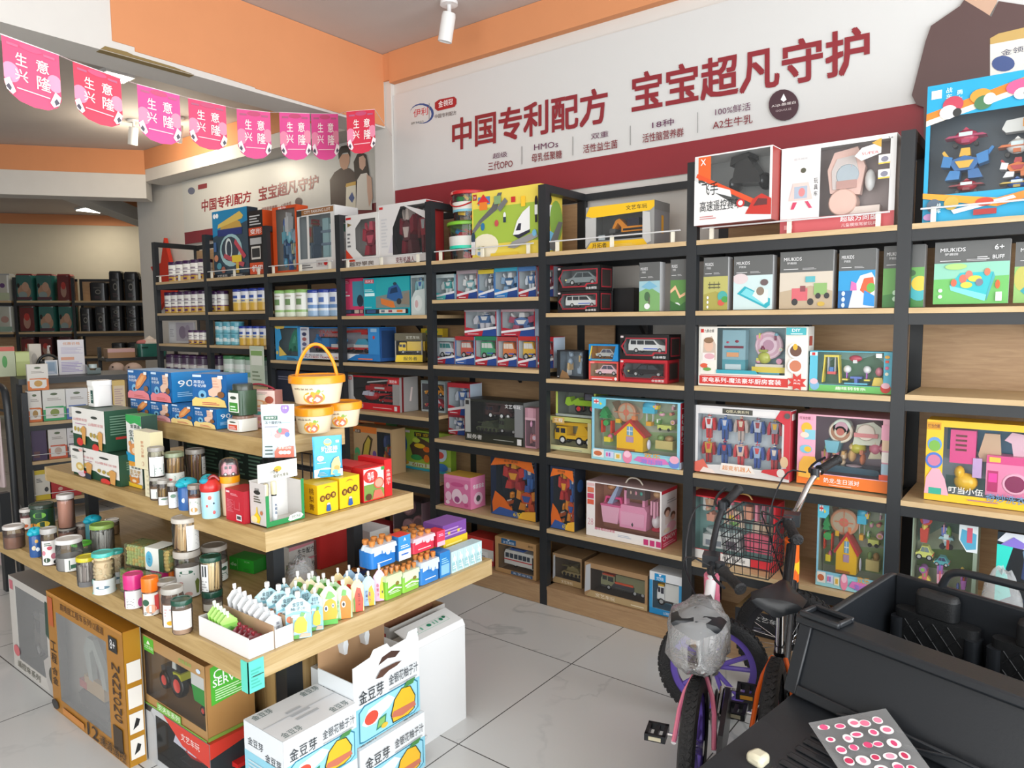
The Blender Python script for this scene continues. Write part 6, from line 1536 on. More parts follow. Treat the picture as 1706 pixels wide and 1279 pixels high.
# ---- pouches
def pouch(name, label, P, w, h, rz, front, art, spout=False, cap='f2f2f0', back=None, thick=.28, lean=0, grp=None, k='foil', top=.86, cat='pouch', bulge=1):
    t = root(name, label, cat, P, rz, grp)
    sh = .2 if spout else .04
    hb = h*(.84 if spout else 1)
    lv = [(0, 1, thick*.9), (.04, 1, thick), (.25, .97, thick*.92), (.5, .96, thick*.72), (.75, .97, thick*.4), (1-sh, 1 if spout else .98, thick*.2), (1, .3 if spout else .98, .06 if spout else .02)]

    def dep(y):
        for (a, _, d0), (b, _, d1) in zip(lv, lv[1:]):
            if y <= b:
                return d0+(d1-d0)*(y-a)/(b-a)
        return lv[-1][2]
    ty = -sin(lean)

    def X(x, y, z):
        return (x, y*cos(lean)+z*sin(lean), z*cos(lean)-y*sin(lean))
    q = M()
    vs, fs = [], []
    n = 16
    for (y, ww, d) in lv:
        for i in range(n):
            a = 2*pi*i/n
            cx, cy = cos(a), sin(a)
            e = .45
            sx = abs(cx)**.7*(1 if cx > 0 else -1)
            sy = abs(cy)**e*(1 if cy > 0 else -1)
            vs.append(X(w/2*ww*sx, w*d/2*sy, hb*y+.001))
    for j in range(len(lv)-1):
        for i in range(n):
            fs.append((j*n+i, j*n+(i+1) % n, (j+1)*n+(i+1) % n, (j+1)*n+i))
    fs += [tuple(range(n-1, -1, -1)), tuple((len(lv)-1)*n+i for i in range(n))]
    q.raw(vs, fs, back or front, k)
    for sgn in ((-1,) if not spout else (-1, 1)):
        a = M()
        a.art(art, (-.47, 0, .01), (.94, 0, 0), (0, 0, .98), (0, -1, 0))
        for f, c in zip(a.f, a.c):
            pts = [a.v[i] for i in f]
            out = []
            m = len(pts)
            for i in range(m):      # follow the bulge of the pouch
                p0, p1 = pts[i], pts[(i+1) % m]
                k_ = max(1, int(abs(p1.z-p0.z)/.13))
                out += [p0.lerp(p1, s/k_) for s in range(k_)]
            vv = [X(w*p.x*sgn*-1, sgn*(w*dep(p.z)/2*(1-.25*(2*abs(p.x))**3)+.0006+abs(p.y)*1.2), hb*p.z) for p in out]
            if len(out) > 4:
                cc = V((0, 0, 0))
                for p_ in out:
                    cc += p_/len(out)
                cv = X(w*cc.x*sgn*-1, sgn*(w*dep(cc.z)/2*(1-.25*(2*abs(cc.x))**3)+.0006+abs(cc.y)*1.2), hb*cc.z)
                L = len(vv)
                q.raw(vv+[cv], [(i, (i+1) % L, L) for i in range(L)], c, k)
            else:
                q.raw(vv, [tuple(range(len(vv)))], c, k)
    q.obj('pouch_body', t)
    if spout:
        q = M()
        r = w*.09
        c = X(0, 0, hb)
        q.T = MX.Translation(c) @ MX.Rotation(-lean, 4, 'X')
        q.lathe([(r*.75, -.004), (r*.75, h*.04), (r*1.15, h*.045), (r*1.1, h*.15), (r*.9, h*.16), (0, h*.16)], (0, 0, 0), cap, 'gloss', 12)
        q.obj('cap', t)
    return t


def seen(xl, xr, yt, yb, z):
    """point on a level surface, width and height of an upright thing from its box in the photo"""
    p = onz((xl+xr)/2, yb, z)
    dd = (p-V((0, 0, H))).dot(fw)
    w = (xr-xl)/F*dd
    r = ray((xl+xr)/2, yt)
    h = H+r.z*math.hypot(p.x, p.y)/math.hypot(r.x, r.y)-z
    return p, w, h


TO = math.atan2(2.0, 1.6)
FACE = lambda p: math.atan2(p.y, p.x)-pi/2     # turn towards the aisle


p = V((-2.008, 1.36, T3-.058))
pouch('snack_pouch', 'pale blue pouch with a fruit cereal bowl, hooked on the top tier corner', p+V((.01, -.005, 0)), .108, .172, R(42), 'cfe0e6',
      'p .06 .72 .06 .8 .5 .8 .5 .72 2f5f4c;T 宝宝馋了 .12 .74 .46 .785 e8f0e8;T 冻干酸奶块 .1 .64 .62 .7 343c44;r .62 .66 .9 .67 7aa;l .1 .58 .5 .62 1 889;e .74 .94 .13 .1 8a68b0;T 18 .68 .93 .8 .97 fff;e .66 .36 .28 .18 e8e4e4;e .62 .44 .2 .1 f0c8c8;e .66 .5 .2 .06 d86a78;e .8 .44 .08 .05 5a78b0;e .5 .42 .1 .05 c89a98;e .58 .52 .06 .05 4a9a8a;e .2 .46 .1 .08 e0c0d0;r .1 .2 .34 .225 2f4a44;r .1 .13 .34 .155 2f4a44;r .1 .06 .34 .085 2f4a44;p .4 .0 .4 .12 .5 .2 1 .22 1 0 d8705c;T 草莓谷物 .52 .16 .92 .21 f6dcd6;e .6 .1 .07 .035 f6e8e4;e .72 .1 .07 .035 f6e8e4;e .84 .1 .07 .035 f6e8e4', thick=.14)

# ---- tier 2
GB = 'r 0 0 1 1 1f4a34;p 0 .32 0 1 1 1 1 .2 .6 .22 .5 .3 eceae4;e .22 .88 .1 .035 3a3f3a;e .7 .8 .1 .035 3a3f3a;T 山楂鲜米饼 .05 .66 .48 .74 e0a0a0;T 山楂鲜米饼 .52 .58 .96 .66 e0a0a0;l .1 .58 .45 .62 1 b8a;e .1 .45 .035 .06 b8a04a;e .2 .44 .035 .06 b8a04a;e .3 .43 .035 .06 b8a04a;e .6 .36 .035 .06 b8a04a;e .7 .35 .035 .06 b8a04a;e .8 .34 .035 .06 b8a04a;p .34 .1 .32 .5 .38 .56 .46 .5 .42 .08 d8a058;p .84 .04 .82 .44 .88 .5 .96 .44 .93 .02 d8a058;e .26 .14 .1 .1 d83a34;e .74 .06 .1 .1 d83a34'
P, w, h1 = spanx(121, 197, 741, T2+.001, 0, 0, 1.205)
card('biscuit_carton', 'wide green and white rice cracker carton, lower of two', 'carton', (P, w, h1), .13, '1f4a34', GB+';r 0 .1 .28 1 eceae4;e .13 .88 .09 .05 3a3f3a;e .2 .34 .09 .14 d8b868;e .2 .34 .05 .07 f0e4b0;l .03 .6 .16 .7 2 9a9a94;e .24 .1 .08 .08 e0c8d0;e .24 .92 .04 .05 f0b8b0;p .33 .0 .33 .2 .45 .16 .45 0 22303c', R_='l .2 .5 .8 .8 4 6a8a74', ct='2a4a38')
P, w, h2 = spanx(121, 174, 677, T2+.003+h1, 0, 0, 1.205)
card('biscuit_carton', 'green and white rice cracker carton with two picture panels, upper of two', 'carton', (P, w, h2), .125, '1f4a34', GB, R_='l .15 .4 .85 .9 8 6a8a74;r .3 .28 .7 .34 b03a34', ct='2a4a38')
z = T2+.005+h1+h2
p, w, h = seen(142, 179, 634, 677, z)
t = root('supplement_tub', 'white tub with a dark green label standing on the rice cracker cartons', 'tub', (P.x+.1, 1.275, z))
q = M()
q.rbox(-.036, -.036, .001, .036, .036, .085, .014, 'e6e6e2', 'gloss', 4)
q.art('r .0 .0 1 1 eeeeea;r .5 .1 .95 .85 24504a;l .55 .3 .9 .7 3 a8c0b4;l .04 .1 .3 .8 6 b89a80', (-.022, -.0364, .008), (.05, 0, 0), (0, 0, .07), (0, -1, 0))
q.obj('tub_body', t)
q = M()
q.rbox(-.038, -.038, .0855, .038, .038, .105, .016, 'ececea', 'gloss', 4)
q.obj('lid', t)
for i, (lab, yt_, top, bot, c2, zz_) in enumerate((('white and orange bear puff packet, under the green-topped one', 766, 'e8a038', 'e8c030', 'd8883a', T2+.001), ('white and blue bear puff packet with a green top, leaning over the lower packet', 690, '3aa858', '2a9ac8', 'e09858', None))):
    if zz_ is None:
        zz_ = T2+.003+hb_
    P, w, hb_ = spanx(211, 236, yt_, zz_, 0, 0, 1.242)
    card('puff_packet', lab, 'packet', (P, w, hb_), .06, 'e8e8e2', f'r 0 .86 1 1 {top};p 0 .86 .3 .8 .6 .84 1 .78 1 .86 {top};T 爱满满 .3 .72 .9 .8 3a4a44;T 宝天使 .2 .54 .9 .68 {"3a4a44" if i else "c89a48"};T PUFF .25 .44 .85 .52 {"2f6a5a" if i else "c8904a"};e .5 .26 .32 .13 {c2};e .5 .24 .14 .06 f0d8b8;c .24 .38 .06 {c2};c .78 .38 .06 {c2};r 0 0 1 .14 {bot};p 0 .14 0 .2 .4 .14 {bot}', cs='1f3a30' if not i else '24443a', ct=top)
# two slim cream cartons, one across the other
P, w, h = spanx(240, 252, 782, T2+.001, 0, 0, 1.194)
card('slim_carton', 'slim upright cream carton on the second tier rim', 'carton', (P, w, h), .03, 'ece4c4', 'l .3 .1 .7 .9 5 d8cfae', cs='d8cfae')
P2, w2, h2_ = spanx(223, 250, 716, T2+.003+h, 0, R(0), 1.192)
o = card('slim_carton', 'wider cream carton with orange writing, balanced on the slim one', 'carton', (P2, w2, h2_), .045, 'efe6c2', 'v 婴幼儿牙刷 .42 .3 .58 .75 d8906a;c .5 .14 .06 d8a890;c .5 .14 .045 efe6c2', cs='d6cba2', ct='f4ecd0')


# ---- jars
def jar(label, xl, xr, yt, yb, z, lid, content, ckind='solid', fill=.72, lab=None, labart='', lidh=.14, name='snack_jar', grp=None, P=None, cc2=None, a0=205, a1=320, lz=(.12, .6), lidk='gloss', neck=.96, face=None):
    if P is None:
        P, w, h = seen(xl, xr, yt, yb, z)
        r = w/2
        dv = V((P.x, P.y, 0)).normalized()
        P = P+dv*r*.85
        h *= 1-.25*r/h*.3
    else:
        P, r, h = P
    t = root(name, label, 'jar', (P.x, P.y, z+.0005), FACE(P)+R(8), grp)
    hl = h*(1-lidh)
    q = M()
    q.lathe([(0, .001), (r*.9, .001), (r*.97, .006), (r*.98, hl*.86), (r*neck*.95, hl)], (0, 0, 0), 'fff', 'jar', 24)
    q.obj('jar_wall', t)
    q = M()
    rr = random.Random(int(xl*7+yt))
    zc = hl*fill
    if ckind == 'sticks':
        for i in range(34):
            a, d0, d1 = rr.uniform(0, 6.28), r*.84*rr.random()**.4, rr.uniform(-.25, .25)*r
            q.tube([(d0*cos(a), d0*sin(a), .004), (min(r*.86, d0+d1)*cos(a+.15), min(r*.86, d0+d1)*sin(a+.15), zc*rr.uniform(.9, 1.12))], r*.085, rr.choice([content, cc2 or content]), 'card', 5)
    elif ckind == 'balls':
        q.lathe([(0, .003), (r*.78, .003), (r*.78, zc), (0, zc)], (0, 0, 0), cc2 or content, 'matte', 14)
        for i in range(90):
            a, zz_ = rr.uniform(0, 6.28), rr.uniform(.1, 1)*zc
            q.ell((r*.78*cos(a), r*.78*sin(a), zz_), r*.17, r*.17, r*.15, rr.choice([content, cc2 or content, content]), 'matte', 6, 4)
        for i in range(16):
            a, d0 = rr.uniform(0, 6.28), r*.7*rr.random()**.5
            q.ell((d0*cos(a), d0*sin(a), zc), r*.17, r*.17, r*.15, content, 'matte', 6, 4)
    elif ckind == 'solid':
        q.lathe([(0, .003), (r*.9, .003), (r*.93, zc), (r*.6, zc*1.03), (0, zc)], (0, 0, 0), content, 'matte', 18)
    if q.v:
        o = q.obj('contents', t)
        if ckind == 'balls':
            o['kind'] = 'stuff'
    if lab:
        q = M()
        z0, z1 = hl*lz[0], hl*lz[1]
        q.lathe([(r*.992, z0), (r*.992, z1)], (0, 0, 0), lab, 'card', 16, a0=a0, a1=a1)
        if labart:
            a = M()
            a.art(labart, (0, 0, 0), (1, 0, 0), (0, 0, 1), (0, -1, 0))
            for f, c in zip(a.f, a.c):
                vv = []
                for i in f:
                    p_ = a.v[i]
                    an = R(a0+(a1-a0)*p_.x)
                    rr_ = r*.994-p_.y*1.0+.0004
                    vv.append((rr_*cos(an), rr_*sin(an), z0+(z1-z0)*p_.z))
                q.raw(vv, [tuple(range(len(vv)))], c, 'card')
        q.obj('paper_label', t)
    if lid:
        q = M()
        q.lathe([(r*neck, hl), (r*1.0, hl+.001), (r*1.0, h-.004), (r*.95, h), (r*.8, h), (r*.78, h-.002), (0, h-.002)], (0, 0, 0), lid, lidk, 24)
        q.obj('lid', t)
    return t, P, r, h


WL = 'l .1 .15 .9 .5 4 b8b8b4;e .5 .75 .25 .12 6a8a74'
SIL, DG = '98938b', '1f4a3a'
JR = []
def J(*a, **k):
    JR.append(jar(*a, **k))
    return JR[-1]


def on(base, label, yt, lid, content, **k):
    """a jar stacked on another jar"""
    t, P, r, h = base
    z = t.location.z+h+.001
    x, _ = proj((P.x, P.y, z))
    rr = k.pop('r', r)
    ry = ray(x, yt)
    hh = H+ry.z*math.hypot(P.x, P.y)/math.hypot(ry.x, ry.y)-z
    return jar(label, x, x, yt, 0, z, lid, content, P=(P, rr, hh), **k)


# jars on tier 2, left to right
b = J('small jar with a white and green label, under the taller labelled jar', 251, 277, 795, 834, T2, 'a8a49c', '7a5a3a', lab='e8e8e4', labart='r .4 .1 .95 .7 24504a')
on(b, 'jar of brown snack with a dark green label, left of the stick jars', 744, SIL, '6a4a2c', lab='ececea', labart='r .35 .0 .95 .62 24504a;l .4 .1 .9 .5 3 9ab0a4', lz=(.05, .8))
b = J('small jar of yellow sticks in front of the strawberry jar', 264, 284, 800, 842, T2, 'b0aca4', 'b0883a', 'sticks', lab='eee', labart=WL, lz=(.02, .4), cc2='8a642a')
b2 = J('jar of yellow biscuit sticks with a strawberry label', 276, 308, 754, 806, T2+.05, '8f9a7c', 'b8863c', 'sticks', fill=.98, lab='e8ece4', labart='c .3 .4 .12 c84a4a;l .5 .2 .9 .8 4 8ab0a0;r 0 0 1 .1 5a8a4a', lz=(.02, .42), cc2='d0a860', a0=190, a1=330)
J('small jar with a white paper label, beside the blue-capped bottle', 281, 298, 803, 848, T2, 'b0aca4', '7a4a30', lab='ececea', labart=WL, lz=(.05, .75))
J('tall jar of dark brown biscuit sticks', 312, 343, 748, 806, T2+.03, SIL, '7a4422', 'sticks', fill=.95, cc2='b88838', lab='e4e4e0', labart='l .1 .1 .9 .9 7 999', a0=300, a1=345, lz=(.3, .9))
J('small jar with a white label and orange pieces, in front of the blue bottle', 315, 337, 808, 858, T2, '9a8f84', 'b05a34', lab='f0efe8', labart='e .4 .3 .25 .15 c89a5a;r 0 0 1 .08 1f3a2c;l .1 .6 .8 .85 3 7a9a7a', lz=(.02, .66))


def bottle(name, label, cat, xl, xr, yt, yb, z, body, cap, prof='dino', accent=None, bodyart=None):
    P, w, h = seen(xl, xr, yt, yb, z)
    r = w/2
    dv = V((P.x, P.y, 0)).normalized()
    P = P+dv*r*.8
    t = root(name, label, cat, (P.x, P.y, z+.0005), FACE(P))
    q = M()
    q.lathe([(0, .001), (r*.8, .001), (r*.85, .006), (r*.85, h*.62), (r*.7, h*.68), (0, h*.68)], (0, 0, 0), body, 'gloss', 20)
    for a_, z_, c_, s_ in (bodyart or ()):
        q.ell((r*.85*sin(a_), -r*.85*cos(a_), h*z_), s_, .0012, s_*1.2, c_, 'card', 8, 5)
    q.obj('bottle_body', t)
    q = M()
    if prof == 'dino':
        q.ell((0, 0, h*.76), r*.95, r*.9, h*.15, cap, 'gloss', 16, 8)
        q.ell((-r*.5, -r*.45, h*.74), r*.55, r*.5, h*.09, cap, 'gloss', 12, 6)
        q.ell((-r*.1, -r*.6, h*.87), r*.16, r*.16, h*.035, cap, 'gloss', 8, 5)
        q.ell((-r*.12, -r*.72, h*.88), r*.07, r*.06, h*.02, '1a2a34', 'gloss', 8, 5)
    elif prof == 'sip':
        q.lathe([(r*.88, h*.6), (r*.95, h*.64), (r*.95, h*.74), (r*.6, h*.86), (0, h*.88)], (0, 0, 0), cap, 'gloss', 20)
        q.tube([(-r*.2, 0, h*.84), (r*.3, 0, h*.95), (r*.8, 0, h*.82)], .006, accent, 'gloss', 8, 2)
        q.ell((-r*.5, -r*.3, h*.84), r*.45, r*.45, h*.07, '2a9ab0', 'gloss', 10, 6)
    q.obj('cap', t)
    return t


bottle('water_bottle', 'blue bottle with a turquoise animal cap on the second tier', 'bottle', 296, 331, 792, 851, T2, '2f62a4', '22b2c4', bodyart=[(-.4, .3, 'd8e4f0', .007), (.3, .2, '7ab0d8', .008), (.2, .45, 'e0e8f0', .005)])
bottle('water_bottle', 'light blue sippy bottle with a red cap', 'bottle', 335, 370, 790, 865, T2, 'a8d8e2', 'c02a26', 'sip', '8a2020', bodyart=[(-.1, .48, 'e86a5a', .006), (-.4, .3, 'c84a4a', .004), (.3, .15, 'c85a5a', .005), (.3, .35, '345', .003)])
bottle('water_bottle', 'turquoise capped bottle behind the red-capped sippy bottle', 'bottle', 336, 362, 786, 845, T2, '7ab8c4', '2aaab8', 'dino')
P, w, h = seen(369, 402, 771, 868, T2)
P += V((P.x, P.y, 0)).normalized()*.085
t = root('biscuit_cup', 'peach cup with a clear dome holding a pink toy car', 'cup', (P.x, P.y, T2+.0005), FACE(P))
r = w/2
q = M()
q.lathe([(0, .001), (r*.8, .001), (r*.95, h*.58), (0, h*.58)], (0, 0, 0), 'e8c8a8', 'gloss', 18)
q.obj('cup_body', t)
q = M()
q.lathe([(r*.96, h*.58), (r*1.02, h*.585), (r*1.02, h*.7), (0, h*.7)], (0, 0, 0), 'f0a018', 'gloss', 20)
q.obj('rim', t)
q = M()
q.lathe([(r*1.0, h*.7), (r*1.0, h*.9), (r*.85, h*.97), (r*.5, h), (0, h)], (0, 0, 0), 'fff', 'jar', 20)
q.obj('dome', t)
toy(t, 'd .8;p 0 .1 0 .7 .2 .95 .8 .95 1 .6 1 .1 d88a98;d .84;b .2 .5 .4 .72 333;b .48 .5 .66 .72 333;b .3 .8 .9 .95 5a4a4a;w .25 .12 .14 222 eee;w .75 .12 .14 222 eee', -r*.75, h*.7, r*1.5, h*.24, 0, r*.9, 'toy_car')
P, w, h = spanx(375, 405, 812, T2+.001, 0, 0, 1.2)
card('snack_carton', 'red carton with white line drawings, front edge of the second tier', 'carton', (P, w, h), .07, 'c01f30', 'r .05 .88 .25 .94 e8d0d0;l .3 .82 .7 .9 2 e8a0a8;l .1 .3 .45 .7 9 d8707c;r .5 .4 .8 .42 d8707c;r .5 .4 .52 .65 d8707c;r .78 .4 .8 .65 d8707c;r .62 .08 .9 .26 e8e0e0;r .66 .12 .86 .22 444', cs='a81828', ct='b02030')
# open counter display with fruit sticks
P, w, h = spanv(443, 507, 806, T2+.001, -1.875)
d = .085
t = root('counter_display', 'white and green open counter display carton with a few fruit stick tubes', 'display box', P, Q90)
q = M()
q.box(0, 0, 0, w, d, .003, 'dcd8d0')
q.box(0, d-.003, 0, w, d, h*1.0, 'e4e2de')
q.box(w-.003, 0, 0, w, d, h*.9, 'd4d0cc')
q.box(0, 0, 0, .003, d, h*.98, 'cfcac6')
q.art('e .5 .78 .2 .05 2a302c;T 优冠 .36 .8 .64 .88 2a302c;l .3 .55 .75 .72 3 554;p .3 .08 .25 .2 .42 .3 .46 .44 .5 .44 .52 .3 .7 .2 .6 .06 ecc828;e .3 .14 .2 .08 e8dca8;e .76 .32 .08 .05 b8744a', (-.0005, d, 0), (0, -d, 0), (0, 0, h*.98), (-1, 0, 0))
q.box(0, -.0015, 0, w, 0, h*.12, '2a8a4c')
q.box(0, -.0015, h*.12, w*.08, 0, h*.72, '2a8a4c')
q.box(w*.93, -.0015, h*.12, w, 0, h*.95, '2a8a4c')
q.art('p .55 .3 .6 .75 .7 .85 .8 .95 .9 .8 .96 .5 .9 .2 .6 .1 eef4ee;T 优冠 .64 .35 .88 .7 2a4a34', (0, -.002, 0), (w, 0, 0), (0, 0, h*.2), (0, -1, 0))
q.obj('carton_body', t, smooth=False)
q = M()
q.T = MX.Translation((0, d*.4, h*.98))
q.box(0, 0, 0, w*1.02, .003, h*.42, 'f0eee8')
q.art('e .5 .6 .1 .16 f0b038;T 小馋猫 .3 .36 .5 .6 554;T 酸奶水果条 .38 .12 .78 .32 776', (0, -.0005, 0), (w, 0, 0), (0, 0, h*.42), (0, -1, 0))
q.obj('header_card', t, smooth=False)
for i, (xx, yy, hh) in enumerate(((.2, .5, .72), (.36, .35, .76), (.3, .7, .7))):
    t2_ = root('fruit_stick_tube', ('white fruit stick tube with a cream cap, first in the counter display', 'white fruit stick tube with dark printing, standing at the front of the counter display', 'white fruit stick tube at the back of the counter display')[i], 'tube', P+V((-d*yy, w*xx, .004)))
    q = M()
    q.lathe([(0, 0), (.008, 0, 'e8ecec'), (.008, h*hh*.8, 'e8ecec'), (.0082, h*hh*.8, '222'), (.0082, h*hh*.84, '222'), (.009, h*hh*.86, 'ece0b8'), (.009, h*hh*1.2, 'ece0b8'), (.006, h*hh*1.24, 'ece0b8'), (0, h*hh*1.24, 'ece0b8')], (0, 0, 0), 'eee', 'gloss', 12)
    q.art('v 水果条 .1 .2 .9 .8 34507a', (.0084, -.006, h*hh*.1), (0, .012, 0), (0, 0, h*hh*.6), (1, 0, 0))
    q.obj('tube_body', t2_)
YB = 'r 0 0 1 1 f2c418;p .3 .84 .4 .9 .5 .92 .6 .9 .7 .84 .62 .86 .5 .88 .4 .86 a8782a;c .24 .52 .11 6a3a1c;c .5 .55 .11 6a3a1c;c .76 .58 .11 6a3a1c;T 桃 .18 .46 .3 .58 f0d040;T 梨 .44 .49 .56 .61 f0d040;T 膏 .7 .52 .82 .64 f0d040;e .5 .3 .08 .05 e8c8b8;p .38 .1 .42 .28 .58 .28 .62 .1 3460a0;e .5 .1 .12 .05 2a5aa0'
for lab, x1, x2, yt, X, L in (('yellow carton with three brown roundels, left of the pair under the blue pouch', 528.5, 563, 809, -1.866, 'v 秋梨膏棒棒糖 .1 .1 .35 .9 7a5018;v 桃梨膏 .6 .1 .85 .9 7a5018'), ('yellow carton with three brown roundels, right of the pair under the blue pouch', 565.5, 599, 797, -1.866, '')):
    p_ = spanv(x1, x2, yt, T2+.001, X)
    card('candy_carton', lab, 'carton', p_, .1, 'f2c418', YB, L_=L, rz=Q90, ct='f0cc40', cs='e0b010')
card('candy_carton', 'yellow carton lying behind the open counter display', 'carton', spanv(478, 512, 806, T2+.001, -1.99), .08, 'e8bc18', '', rz=Q90, ct='f0cc40')
pz = p_[0].z+p_[2]+.001
pouch('snack_pouch', 'bright blue pouch of milk melts standing on the yellow cartons', V((-1.915, p_[0].y-.005, pz)), .1, .137, R(66), '18a0d0',
      'r 0 0 1 .2 eceef0;p 0 .2 .4 .24 1 .18 1 .2 eceef0;e .5 .86 .14 .09 f0c048;e .5 .88 .12 .05 7ac8e8;r .78 .84 .9 .9 e8f4f8;T 奶溶棒 .26 .64 .84 .77 f6fafc;r .4 .6 .8 .635 e8f4f8;e .22 .48 .12 .07 e8f6fa;T 6+ .16 .45 .28 .51 1878a8;l .1 .36 .4 .4 1 bde;p .56 .06 .6 .34 .7 .46 .86 .5 .92 .3 .86 .04 f0d078;e .78 .22 .1 .06 e8922c;e .72 .12 .1 .06 58a8d0;e .8 .04 .12 .04 5ab0d8;l .14 .05 .44 .16 3 8aa', thick=.16)
WM = 'r 0 0 1 1 e02828;r .03 .04 .98 .96 d8e4e0;p .03 .5 .03 .04 .98 .04 .98 .3 .6 .5 7a9a4a;e .35 .74 .34 .2 e03a34;T 西瓜 .2 .68 .5 .86 fff;T 饼干 .24 .6 .5 .7 fdd;r .85 .86 1 .96 4a9a4a;e .72 .5 .24 .17 e8604c;e .72 .5 .19 .13 f0a088;p .4 .06 .5 .3 .8 .3 .95 .06 e8705c;e .22 .14 .14 .1 5a3a24'
for i, (x1, x2, yt, X, dp) in enumerate(((605, 640, 781, -1.866, .05),)):
    p_ = spanv(x1, x2, yt, T2+.001, X)
    card('biscuit_carton', 'red watermelon biscuit carton at the front of the red row', 'carton', p_, dp, 'd82226', WM, rz=Q90, ct='c82024', cs='c01c20', L_='r 0 0 1 1 c01c20')
p2_ = spanv(641, 653, 766, T2+.001, -1.868)
card('biscuit_carton', 'narrow red carton side with white writing, beside the watermelon carton', 'carton', p2_, .14, 'dc2426', 'v 水果饼干 .2 .3 .8 .75 f0d0c8', rz=Q90, ct='d02428', cs='c01c20')
for i in range(3):
    q_ = (V((-1.922-.055*i, p_[0].y+.004*i, T2+.001)), p_[1], p_[2]*(1-.02*i))
    card('biscuit_carton', ('second', 'third', 'hindmost')[i]+' red carton in the row behind the watermelon carton', 'carton', q_, .048, 'd02428', '', rz=Q90, ct='d83434', cs='b81c20', L_='r .1 .6 .9 .9 e05048')
# dark cartons behind the jars on tier 2
for x, y, w, h, lab in ((-3.0, 1.56, .31, .16, 'left of the pair'), (-2.67, 1.56, .3, .17, 'right of the pair')):
    card('snack_carton', 'dark green carton with small white print under the top tier, '+lab, 'carton', (V((x, y, T2+.001)), w, h), .1, '20302a', 'l .1 .1 .45 .9 9 5a7a68;l .55 .1 .9 .9 9 5a7a68')
q = M()
for i in range(7):
    for (z0, z1) in ((0, .15),):
        q.tube([(i*.045, 0, z0), (i*.045, 0, z1)], .0025, '4a4d4c', 'black', 6)
for z_ in (0.003, .05, .1, .15):
    q.tube([(-.01, 0, z_), (.28, 0, z_)], .0025, '4a4d4c', 'black', 6)
tag(q.obj('wire_rack', None, (-2.36, 1.53, T2+.003), R(3)), 'small grey wire rack under the top tier behind the yellow cartons', 'rack')
# ------------------------------------------------------------------ lowest tier: jars, trays, pouches and drinks
z1 = T1
J('open glass jar of brown snack, at the far left of the lowest tier', 9, 41, 876, 915, z1, 'd8d4d0', '8a5a42', fill=.6)
J('white and pink labelled jar behind the big green jar', 36, 55, 848, 884, z1, 'd4d0cc', 'b06a6a', lab='e6e2dc', labart='e .4 .3 .2 .15 c8602c;l .2 .6 .9 .9 2 c44', lz=(.1, .7))
J('big dark green jar with a dark green lid, at the left end', 53, 90, 840, 882, z1, '3a4a40', '2f5a38', lab='28503a', labart='e .4 .7 .2 .15 7ac04a;e .2 .2 .15 .12 d88a3a;e .5 .25 .2 .15 e0c840;r .6 .2 .95 .9 3a5a68', lz=(.02, .98), a0=190, a1=340)
b = J('low jar under the tall pink cylinder', 100, 127, 880, 903, z1, SIL, '9a6a5a', fill=.8)
on(b, 'tall clear cylinder of pink flakes standing on another jar', 822, 'd0ccc8', 'c8907a', ckind='solid', fill=.95, r=b[2]*.97)
bottle('snack_bottle', 'blue bottle with a cyan cap in front of the big green jar', 'bottle', 50, 73, 874, 929, z1, '2f5a98', '1fb4cc', bodyart=[(-.3, .3, 'e8d8b8', .008), (.2, .25, 'd8e4f0', .007), (.1, .5, 'e0b060', .006)])
J('silver-lidded jar with a white cow-print label', 72, 97, 880, 943, z1, 'b4b2ae', '7a4a3a', lab='eeeae6', labart='e .3 .2 .2 .1 2f4a34;e .7 .35 .16 .12 c87a8a;e .5 .7 .15 .08 c04a5a;e .15 .5 .1 .1 d88a98;l .2 .8 .6 .95 2 3a5a44;e .8 .1 .15 .08 333', lz=(.05, .8))
J('clear tub with a white panda-face lid, beside the cow-print jar', 97, 138, 898, 952, z1, 'e4e2e0', 'a8a4a2', fill=.5, lab='e4e6e2', labart='r .3 .1 .9 .85 24503e;r .4 .2 .8 .5 3a6a54', lz=(.02, .5), a0=240, a1=300)
J('clear jar of white packets with a pale green lid', 154, 191, 874, 925, z1, '9cc060', 'c4c2bc', 'sticks', fill=.85, cc2='e4e2de', lab='2a5a48', lz=(.02, .2))
bottle('snack_bottle', 'cyan animal-head cap at the back left of the lowest tier', 'bottle', 143, 171, 855, 905, z1, '4a8a94', '22b0c8')
J('clear tub of white sticks with a yellow lid', 131, 164, 928, 978, z1, 'd4c82a', 'c8bfb8', 'sticks', fill=.85, cc2='a89a94', lab='6a6a6a', lz=(.02, .22))
J('clear jar with a bright green lid behind the yellow-lidded tub', 122, 153, 905, 936, z1, '5cc03a', '9aa890', fill=.6)
for lab, xl, xr, yt, yb in (('clear bottle of cream puffs with a teal cap and base', 158, 192, 922, 990), ('second clear bottle of cream puffs behind the teal-based one', 184, 208, 918, 972)):
    P, w, h = seen(xl, xr, yt, yb, z1)
    P += V((P.x, P.y, 0)).normalized()*w*.42
    jar(lab, xl, xr, yt, yb, z1, '48b8ae', 'e8d8b4', 'balls', .98, 'dfe4e4', 'r 0 .7 1 1 3ab0a4;r 0 .1 1 .3 1f4a44;e .4 .5 .2 .1 5a7a8a;r 0 0 1 .1 3ab0a4', .1, P=(P, w/2, h), cc2='e0c8a0', lz=(0, .4), neck=.5, a0=180, a1=359)


